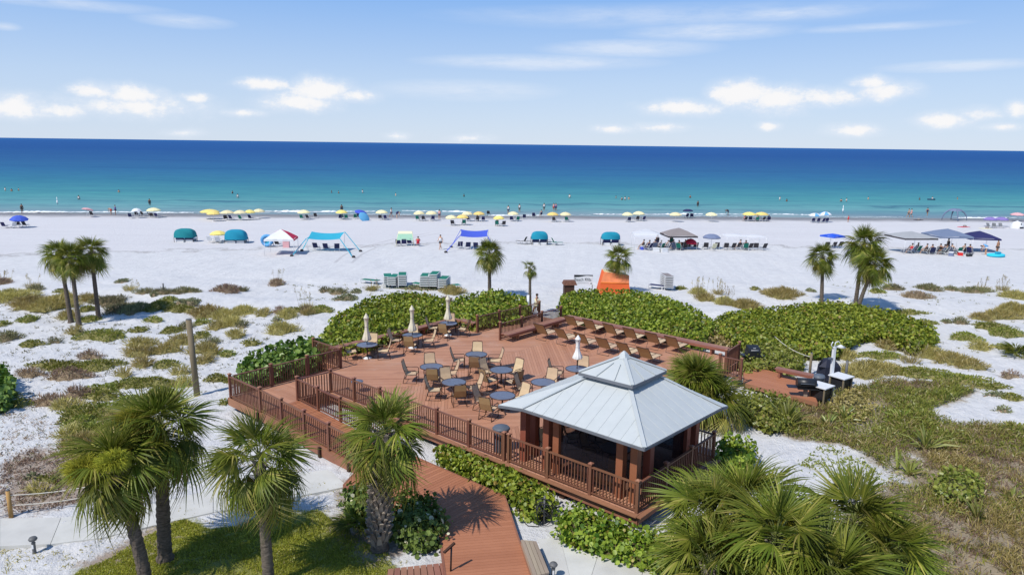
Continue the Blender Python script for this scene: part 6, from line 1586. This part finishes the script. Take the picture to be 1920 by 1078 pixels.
# --- pop up canopies
def popup(label, px, py, wpx, mats, rz=.0, grp='pop up canopies', H=2.0, rise=.75, peak=None, pat=None, legs='white', depth=1.0, valance=.18):
    p = gat(px, py); k = pxm(p); w = wpx / k / 2 * .93; dpt = w * depth; o = thing('canopy_tent', label, 'canopy tent', p + Vector((0, dpt, 0)), rz, grp)
    o.location.z = float(gz(o.location.x, o.location.y))
    cs = [(-w, -dpt), (w, -dpt), (w, dpt), (-w, dpt)]; m = MB()
    for i in range(4):
        a, b = cs[i], cs[(i + 1) % 4]; mi = pat[i] if pat else 0
        mid = ((a[0] + b[0]) / 2 * .96, (a[1] + b[1]) / 2 * .96)
        q = .45
        m.add([(a[0], a[1], H), (mid[0], mid[1], H + .03), (b[0], b[1], H), (b[0] * q, b[1] * q, H + rise * .62), (a[0] * q, a[1] * q, H + rise * .62), (0, 0, H + rise)], [(0, 1, 4), (1, 3, 4), (1, 2, 3), (4, 3, 5)], mi)
        m.add([(a[0], a[1], H), (b[0], b[1], H), (b[0] * 1.01, b[1] * 1.01, H - valance), (a[0] * 1.01, a[1] * 1.01, H - valance)], [(0, 1, 2, 3)], (1 if (isinstance(mats, list) and len(mats) > 1 and not pat) else mi))
    m.build('roof_cloth', mats, o)
    for x, y in cs: MB().tube([(x * .98, y * .98, 0), (x * .98, y * .98, H)], .022, 5).build('leg', Mt[legs], o)
    return p, w, dpt
popup('red and white striped canopy tent on the left sand', 521, 480, 58, [Mt['red'], Mt['whitef']], .12, H=1.75, rise=.95, pat=[1, 0, 1, 0], depth=.9)
popup('grey canopy tent with dark vented top beside the red umbrella', 1277, 470, 60, [Mt['taupe'], Mt['darkgrey']], .1, H=1.75, rise=.8)
popup('white canopy tent left of the grey one', 1216, 470, 56, Mt['sheer'], -.06, H=1.75, rise=.6)
popup('whitish canopy tent, left of the three large ones at right', 1722, 476, 70, [Mt['greyf'], Mt['darkgrey']], .1, H=1.9, rise=.6)
popup('slate navy canopy tent in the middle of the three large ones', 1790, 477, 68, Mt['slate'], .02, H=2.0, rise=.75)
popup('dark blue canopy tent, right of the three large ones', 1849, 475, 58, Mt['navy'], -.15, H=1.75, rise=.75)
popup('white open sunshade with leaning legs, left of a pair', 1380, 468, 42, Mt['sheer'], .05, H=1.55, rise=.25, valance=.05)
popup('white open sunshade, right of a pair', 1418, 468, 38, Mt['sheer'], .05, H=1.5, rise=.25, valance=.05)
popup('royal blue canopy behind the crossing palms', 1566, 466, 34, Mt['royal'], .5, H=1.5, rise=.25)
pair(1560, 466, 3, 'darkgrey', 'dark chair under the royal blue canopy', dx=.8)
m_ = pair(1378, 468, 4, 'darkgrey', 'dark chair under the left white sunshade', dx=.75); pair(1418, 469, 3, 'darkgrey', 'dark chair under the right white sunshade', dx=.8)
# red white tent contents
p = gat(537, 464); o = thing('locker', 'pink white vendor locker under the striped tent', 'locker', p, .1); MB().box((0, 0, .75), (.72, .5, 1.5)).build('body', Mt['pink'], o); MB().box((0, -.27, 1.05), (.5, .03, .55)).build('door', Mt['red'], o)
p = gat(501, 463); o = thing('float_ring', 'large blue inflatable ring under the striped tent', 'inflatable', p, 0)
MB().tube([(.55 * math.cos(a / 16 * 6.283), .1 * math.sin(a / 8 * 6.283), .75 + .55 * math.sin(a / 16 * 6.283)) for a in range(17)], .2, 8, cap=False).build('tube', Mt['skyblue'], o)
MB().box((0, .05, .72), (.75, .04, .75)).build('panel', Mt['cyan'], o)
pair(515, 462, 2, 'darkgrey', 'dark chair under the striped tent', dx=.9)
# --- stretched sun shades
def shade(label, px, py, wpx, fab, anchors, H=1.75, dpt=1.2, rz=0):
    p = gat(px, py); k = pxm(p); w = wpx / k / 2; o = thing('sun_sail', label, 'sun sail', p, rz, 'stretched sun shades'); n = 10; vs = []; fs = []
    for j in range(5):
        for i in range(n + 1):
            s = i / n * 2 - 1; t = j / 4 * 2 - 1
            vs.append((s * w * (1 - .06 * (1 - t * t)), t * dpt * (1 - .12 * (1 - s * s)), H - .16 * (1 - s * s) - .06 * (1 - t * t) + t * .24))
    for j in range(4):
        for i in range(n): a = j * (n + 1) + i; fs.append((a, a + 1, a + n + 2, a + n + 1))
    MB().add(vs, fs, 0, True).build('cloth', Mt[fab], o)
    for sx in (-1, 1):
        for sy in (-1, 1):
            MB().tube([(sx * w * .92, sy * dpt * .9, 0), (sx * w, sy * dpt, H + sy * .24)], .02, 5).build('pole', Mt['white'], o)
    for (ax, ay), (sx, sy) in anchors:
        q = gat(ax, ay) - p
        MB().beam((sx * w, sy * dpt, H + sy * .24), (q.x, q.y, .12), .10, .02).build('tether', Mt[fab], o)
        MB().lathe([(0, .0), (.2, .02), (.18, .16), (.08, .22), (0, .22)], 8, (q.x, q.y, q.z)).build('sandbag', Mt['darkgrey'], o)
shade('teal stretched sun shade with four tethers on the left sand', 612, 470, 62, 'cyan', [((547, 481), (-1, -1)), ((566, 471), (-1, 1)), ((676, 472), (1, 1)), ((663, 483), (1, -1))])
pair(612, 470, 3, 'navy', 'blue chair in the shade of the teal sun shade', dx=1.2)
shade('blue stretched sun shade left of the round headed palm', 889, 466, 52, 'blue', [((836, 474), (-1, -1)), ((846, 464), (-1, 1)), ((930, 472), (1, -1))], H=1.85)
pair(885, 467, 4, 'navy', 'blue chair in the shade of the blue sun shade', dx=.95)
# small mint tent
p = gat(760, 461); k = pxm(p); o = thing('beach_tent', 'mint and cream beach tent open at the front', 'beach tent', p, .1); w = .95
vs = [(-w, -.5, .75), (w, -.5, .75), (-w * .9, -.1, 1.45), (w * .9, -.1, 1.45), (-w * .85, .75, 1.65), (w * .85, .75, 1.65)]
MB().add(vs, [(0, 1, 3, 2), (2, 3, 5, 4)], 0).build('cloth', Mt['mint'], o)
MB().add([(-w * .9, -.1, 1.455), (w * .9, -.1, 1.455), (w * .85, .75, 1.66), (-w * .85, .75, 1.66)], [(0, 1, 2, 3)]).build('top_cloth', Mt['cream'], o)
for s in (-1, 1):
    MB().tube([(s * w * 1.15, -.8, 0), (s * w * .9, -.1, 1.45)], .03, 5).build('pole', Mt['cream'], o); MB().tube([(s * w * 1.0, .9, 0), (s * w * .85, .75, 1.65)], .03, 5).build('pole', Mt['cream'], o)
pair(758, 461, 3, 'navy', 'dark chair under the mint tent', dx=.7)
# arched shelter
p = gat(1789, 413); o = thing('arched_shelter', 'blue arched shelter with four curved legs by the water', 'shelter', p, .5); 
for s in ((1, 1), (1, -1), (-1, 1), (-1, -1)):
    MB().tube([(s[0] * 1.45 * (1 - (1 - t) ** 2.2 * .75 if False else math.cos((1 - t) * 1.4)), s[1] * 1.45 * math.cos((1 - t) * 1.4), 2.0 * math.sin((1 - t) * 1.5)) for t in [i / 8 for i in range(8, -1, -1)]], [.05 + .018 * i for i in range(9)], 6).build('leg', Mt['slate'], o)
MB().lathe([(0, 2.18), (.5, 2.12), (.95, 1.9), (1.1, 1.72)], 12).build('roof_cloth', Mt['slate'], o)
# striped small tent far right
p = gat(1906, 428); o = thing('pop_tent', 'small white and dark pop up tent at the far right', 'tent', p, .2); MB().lathe([(1.0, 0), (.95, .5), (.6, 1.0), (0, 1.25)], 10).build('shell', [Mt['whitef']], o); MB().add([(-.45, -1.0, .05), (.45, -1.0, .05), (0, -.72, .95)], [(0, 1, 2)]).build('opening', Mt['black'], o)
# --- stacked green loungers
def stack(label_top, px, py, n, fab, base_lab, rz=0, grp='stacked green loungers'):
    p = gat(px, py)
    for i in range(n):
        key = ('st', fab)
        lab = '%s white framed lounger, %s' % ('brown' if fab == 'taupe' else fab, base_lab if n == 1 else '%s from the bottom of the %s' % (ORD[i], base_lab))
        q = p + Vector((0, 0, i * .15)); fn = 'brown' if fab == 'taupe' else fab
        if key not in _bc:
            r = thing('stack_lounger', lab, 'lounger', q, rz, grp)
            MB().box((0, 0, .30), (.62, 1.05, .03)).build('seat', Mt[fab], r); MB().beam((0, -.52, .305), (0, -1.0, .33), .60, .025).build('backrest', Mt[fab], r); MB().box((0, -1.03, .285), (.70, .05, .055)).build('end_bar', Mt['plastic'], r)
            for s in (-.33, .33):
                MB().box((s, -.2, .28), (.05, 1.7, .05)).build('side_frame', Mt['plastic'], r)
                for yy in (-.7, .5): MB().box((s, yy, .14), (.05, .06, .28)).build('leg', Mt['plastic'], r)
            _bc[key] = r
        else: dup(_bc[key], q, rz, lab, grp)
for (x, y, n, lab) in [(727, 535, 5, 'left row, first stack'), (741, 536, 5, 'left row, second stack'), (755, 536, 6, 'left row, third stack'), (798, 538, 6, 'right row, first stack'), (816, 538, 7, 'right row, tallest stack'), (834, 540, 5, 'right row, third stack')]: stack('', x, y, n, 'green', lab, random.uniform(-.15, .25))
stack('', 690, 531, 1, 'green', 'standing alone left of the stacks', 1.2); stack('', 784, 538, 1, 'green', 'leaning at the left of the tall stacks', 1.0); stack('', 850, 541, 1, 'green', 'standing alone right of the stacks', -1.1)
stack('', 1229, 541, 1, 'navy', 'standing beside the brown stack', 1.0); stack('', 1248, 541, 7, 'taupe', 'brown stack by the orange tent', .1)
# --- orange tent, sign, brown kiosk
p = gat(1150, 549); k = pxm(p); o = thing('orange_tent', 'orange sheltered vendor tent with yellow top behind the big hedge', 'tent', p, .12); w = 28 / k
f = [(-w, -.7, 0), (w, -.7, 0), (w * .92, -.55, .85), (-w * 1.0, -.55, .95), (-w * .72, -.15, 1.75), (w * 1.0, -.15, 1.42), (-w * .66, .9, 1.8), (w * .95, .9, 1.45), (-w, 1.0, 0), (w, 1.0, 0)]
MB().add(f, [(0, 1, 2, 3), (1, 9, 7, 5, 2), (0, 3, 4, 6, 8)]).build('wall', Mt['orange'], o)
MB().add([f[3], f[2], f[5], f[4]], [(0, 1, 2, 3)]).build('awning', mat('orange_awning', (.78, .24, .10), .8), o)
MB().add([f[4], f[5], f[7], f[6]], [(0, 1, 2, 3)]).build('top_cloth', Mt['paleyellow'], o)
MB().tube([f[3], f[2]], .04, 6).build('hem', Mt['orange'], o)
p = gat(1093, 549); o = thing('beach_sign', 'white sign board with black wavy header behind the hedge', 'sign', p, .0)
k = pxm(p); w = 35 / k; h = 19 / k
MB().box((0, 0, 1.0 + h / 2 - .35), (w, .05, h)).build('board', Mt['white'], o)
z1 = 1.0 + h - .35
MB().add([(-w / 2, -.028, z1 - .001), (w / 2, -.028, z1 - .001), (w / 2, -.028, z1 - h * .12), (w * .15, -.028, z1 - h * .08), (-w * .1, -.028, z1 - h * .17), (-w * .25, -.028, z1 - h * .22), (-w / 2, -.028, z1 - h * .24)], [(0, 6, 5, 4, 3, 2, 1)]).build('header', Mt['black'], o)
for s in (-1, 1): MB().box((s * (w / 2 - .02), .03, .45), (.06, .06, 1.6)).build('leg', Mt['lampgrey'], o)
def text(s, size, loc, m, name, sx=1):
    c = bpy.data.curves.new(name, 'FONT'); c.body = s; c.size = size; c.align_x = 'CENTER'; c.extrude = .003; c.materials.append(m)
    t = bpy.data.objects.new(name, c); COL.objects.link(t); me = bpy.data.meshes.new_from_object(t.evaluated_get(bpy.context.evaluated_depsgraph_get())); bpy.data.objects.remove(t)
    t = obj(name, me, o, loc, (math.pi / 2, 0, 0)); t.scale = (sx, 1, 1); return t
inkm = mat('sign_ink', (.05, .06, .07), .7)
text('Beach Kids', .36, (-.04, -.03, z1 - h * .62), inkm, 'lettering', .85)
MB().tube([(w * .20 + .14 * math.cos(a / 5), -.03, z1 - h * .40 + .05 * math.sin(a / 2)) for a in range(18)], .012, 4).build('scroll_mark', inkm, o)
MB().box((0, -.03, z1 - h * .78), (w * .6, .006, .02)).build('small_print', Mt['greyf'], o)
MB().box((w * .42, -.03, z1 - h * .85), (.09, .006, .1)).build('emblem', inkm, o)
p = gat(1066, 553); o = thing('brown_kiosk', 'small dark brown wooden stand with thatched top left of the sign', 'kiosk', p, .1)
MB().box((0, 0, .45), (.75, .8, .9)).build('body', Mt['joist'], o); MB().box((.05, 0, 1.0), (1.05, 1.0, .28), taper=.8).build('roof', mat('rusty_thatch', (.16, .075, .05), .95, .4, 8, bump=.6, bscale=25), o)
# --- inflatables and bits
p = gat(1867, 481); o = thing('inflatable_raft', 'turquoise inflatable raft lying in front of the dark blue canopy', 'inflatable', p, .2)
MB().tube([(.85 * math.cos(a / 20 * 6.283), .6 * math.sin(a / 20 * 6.283), .16) for a in range(21)], .17, 8, cap=False).build('tube', Mt['aqua'], o); MB().box((0, 0, .08), (1.3, .8, .05)).build('floor', Mt['skyblue'], o); MB().box((.5, .25, .35), (.5, .35, .3)).build('backrest', Mt['cyan'], o)
for i, (x, y, lab) in enumerate([(1848, 429, 'cream towel laid on the sand before the purple umbrellas'), (1807, 426, 'red patterned blanket with bag on the sand'), (1722, 413, 'towel and bags at the water edge left of the arched shelter')]):
    p = gat(x, y); o = thing('beach_towel', lab, 'towel', p, .3 * i, 'towels on the sand'); MB().box((0, 0, .03), (1.7, 1.0, .05)).build('cloth', Mt[['cream', 'red', 'darkgrey'][i]], o); MB().lathe([(.25, .05), (.28, .3), (0, .36)], 8, (.3, .1, 0)).build('bag', Mt['taupe'], o)
p = gat(1817, 481); o = thing('duffel_bag', 'dark bag lying on the sand before the slate canopy', 'bag', p, .1); MB().tube([(-.3, 0, .16), (.3, 0, .16)], .16, 8).build('body', Mt['black'], o); MB().tube([(-.15, 0, .3), (0, 0, .42), (.15, 0, .3)], .02, 5).build('handle', Mt['black'], o)
p = gat(1046, 578); o = thing('dark_lump', 'tiny dark lump on the sandy way beside the big hedge', 'bag', p, 0); MB().lathe([(.12, 0), (.15, .12), (.05, .22), (0, .22)], 8).build('body', Mt['black'], o)  # small dark lump on the sand
for i, (x, y, lab) in enumerate([(31, 464 + 30, 'brown weed heap lying on the left sand'), (2, 492, 'small brown weed heap at the left edge')]):
    pass
for i, (x, y, lab) in enumerate([(108, 385, 'thin white swim marker pole in the water at left'), (1580, 400, 'thin white swim marker pole near the right shore')]):
    p = wat(x, y); o = thing('marker_pole', lab, 'marker pole', p, 0, 'swim markers'); MB().tube([(0, 0, -.5), (0, 0, 1.6)], .06, 6).build('pole', Mt['white'], o); MB().tube([(0, 0, .2), (0, 0, .9)], .13, 8).build('float', Mt['white'], o)
# --- folk
def pb(label, x, y, rz=0, pose='stand', skin=0, top=None, bottom='navy', **k):
    return person(label, gat(x, y), rz, pose, skin, top, bottom, **k)
pb('person in dark clothes standing on the wet sand at the far left', 42, 401, .3, 'stand', 3, 'darkgrey', 'darkgrey')
pb('person in a red suit bending over a lounger near the pink umbrella', 209, 403, 1.2, 'bend', 0, None, 'red'); pb('person in a blue shirt standing left of the pale umbrella', 217, 403, 2, 'stand', 1, 'blue', 'navy')
pb('person in black standing behind the ninth yellow umbrella', 641, 401, .3, 'stand', 3, 'darkgrey', 'darkgrey'); pb('person in white shirt walking right of the tenth yellow umbrella', 734, 408, 1.4, 'walk', 1, 'whitef', 'navy'); pb('person in navy bending right of the walker in white', 744, 410, -1.2, 'bend', 2, 'navy', 'navy')
pb('woman in dark bikini bottoms standing left of the blue shade', 826, 468, 2.6, 'walk', 0, 'whitef', 'darkgrey'); pb('person in red sitting right of the mint tent', 784, 462, .2, 'sit', 0, 'red', 'red'); pb('person in pink standing by a chair right of the twelfth umbrella', 824, 412, .2, 'stand', 0, 'pink', 'navy')
pb('person in white at the water behind the eighteenth umbrella', 974, 399, .3, 'stand', 1, 'whitef', 'darkgrey'); pb('person in white shirt standing far left of that one', 953, 402, .3, 'stand', 1, 'whitef', 'navy'); pb('seated person in dark before the water left of the last centre pair', 1015, 406, .3, 'sit', 2, 'navy', 'navy'); pb('person in a white top wading in the centre', 1020, 397, .3, 'stand', 1, 'whitef', 'darkgrey'); pb('person in pink wading in the centre, left of two', 1038, 397, .5, 'stand', 0, 'pink', 'red'); pb('person in purple wading in the centre, right of two', 1042, 397, -.5, 'stand', 1, 'purple', 'navy')
pb('dark figure standing in the shallow water right of centre', 1308, 391, .2, 'stand', 3, 'darkgrey', 'darkgrey'); pb('person bending at the water edge right of a lone yellow umbrella', 1365, 405, 1.3, 'bend', 3, 'darkgrey', 'navy'); pb('child in red on the sand right of the white umbrellas', 1590, 417, .4, 'stand', 0, 'red', 'red', scale=.72)
pb('person in dark swimwear walking at the right shore', 1703, 408, 1.0, 'walk', 0, None, 'darkgrey'); pb('pale person walking beside the one in dark swimwear', 1708, 408, 1.0, 'walk', 0, 'pink', 'pink'); pb('person in dark top walking alone at the right shore', 1738, 406, -1, 'walk', 1, 'navy', None)
pb('man in dark shorts standing under the edge of the dark blue canopy', 1869, 477, .4, 'stand', 1, None, 'darkgrey'); pb('person in pale blue shirt bending under the dark blue canopy', 1848, 478, 1.4, 'bend', 0, 'skyblue', 'whitef')
pb('person in cream clothes standing on the boardwalk end by the white post', 1006, 594, 1.2, 'walk', 1, 'cream', 'cream', scale=.95)
seat = 0
for cx, cy, n, what in [(1222, 468, 4, 'white canopy tent'), (1262, 468, 5, 'grey canopy tent'), (1708, 474, 3, 'whitish canopy tent'), (1752, 476, 4, 'gap between two large canopies'), (1790, 476, 6, 'slate navy canopy tent'), (1392, 468, 2, 'left white sunshade'), (283, 408, 1, 'first yellow umbrella')]:
    for j in range(n):
        x = cx + (j - (n - 1) / 2) * 11; y = cy + (j % 2) * 1.2; q = gat(x, y); rz = random.uniform(-1.2, 1.2)
        beach_chair('dark camp chair, %s from the left at the %s' % (ORD[j], what), q, rz, ['darkgrey', 'navy', 'slate', 'green'][seat % 4], 'camp chairs under the canopies')
        if seat % 5 != 4: person('seated person, %s from the left at the %s' % (ORD[j], what), q, rz, 'sit', seat % 4, ['darkgrey', 'navy', None, 'slate', 'red', 'greyf'][seat % 6], ['darkgrey', 'navy', 'slate'][seat % 3], group='people seated under the canopies')
        seat += 1
pb('standing person in dark under the slate canopy', 1776, 474, .4, 'stand', 2, 'darkgrey', 'navy', group='people standing under the canopies'); pb('standing person in green under the grey canopy', 1258, 467, .4, 'stand', 1, 'green', 'darkgrey', group='people standing under the canopies'); pb('standing person in black under the white canopy', 1232, 466, .4, 'stand', 1, 'darkgrey', 'navy', group='people standing under the canopies')
p = gat(1226, 471); 
for i, (x, y, c, lab) in enumerate([(1230, 472, 'whitef', 'white cooler box under the white canopy'), (1245, 473, 'whitef', 'white round cooler before the grey canopy'), (1206, 468, 'blue', 'blue cooler box at the left of the white canopy'), (1783, 480, 'slate', 'blue cooler box before the slate canopy'), (1800, 479, 'red', 'red cooler box before the slate canopy')]):
    p = gat(x, y); o = thing('cooler', lab, 'cooler', p, .3 * i, 'coolers'); MB().box((0, 0, .2), (.7, .45, .4)).build('body', Mt[c], o); MB().box((0, 0, .43), (.74, .49, .07)).build('lid', Mt['whitef'], o)
for i, (x, y) in enumerate([(10, 358), (22, 359), (35, 358), (148, 374), (223, 361), (436, 363), (446, 371), (622, 362), (635, 363), (680, 362), (742, 367), (870, 369), (1068, 371), (1155, 372), (1166, 375), (1172, 375), (1179, 374), (1294, 371), (1462, 375), (1475, 378), (1577, 378), (1587, 378), (1628, 374), (1724, 375), (1748, 375), (1795, 374)]):
    p = wat(x, y); p.z = WATER_Z - (1.02 if i % 3 else .8)
    person('%s, %s bather from the left in the sea' % (['bather in a white top', 'bare shouldered bather', 'bather in a dark top'][i % 3], ORD[i]), p, random.uniform(0, 6), 'stand', i % 4, ['whitef', None, 'darkgrey'][i % 3], None, group='bathers in the sea')
p = wat(281, 386); p.z -= .3
person('dark bather standing in the water behind the first yellow umbrella', p, .2, 'stand', 3, 'darkgrey', 'darkgrey', group='bathers in the sea')
p = wat(1746, 375); o = thing('paddle_float', 'dark inflatable float with a white figure in the sea at right', 'inflatable', p, .1); MB().tube([(-1.0, 0, .1), (1.0, 0, .1)], .2, 8).build('tube', Mt['navy'], o)
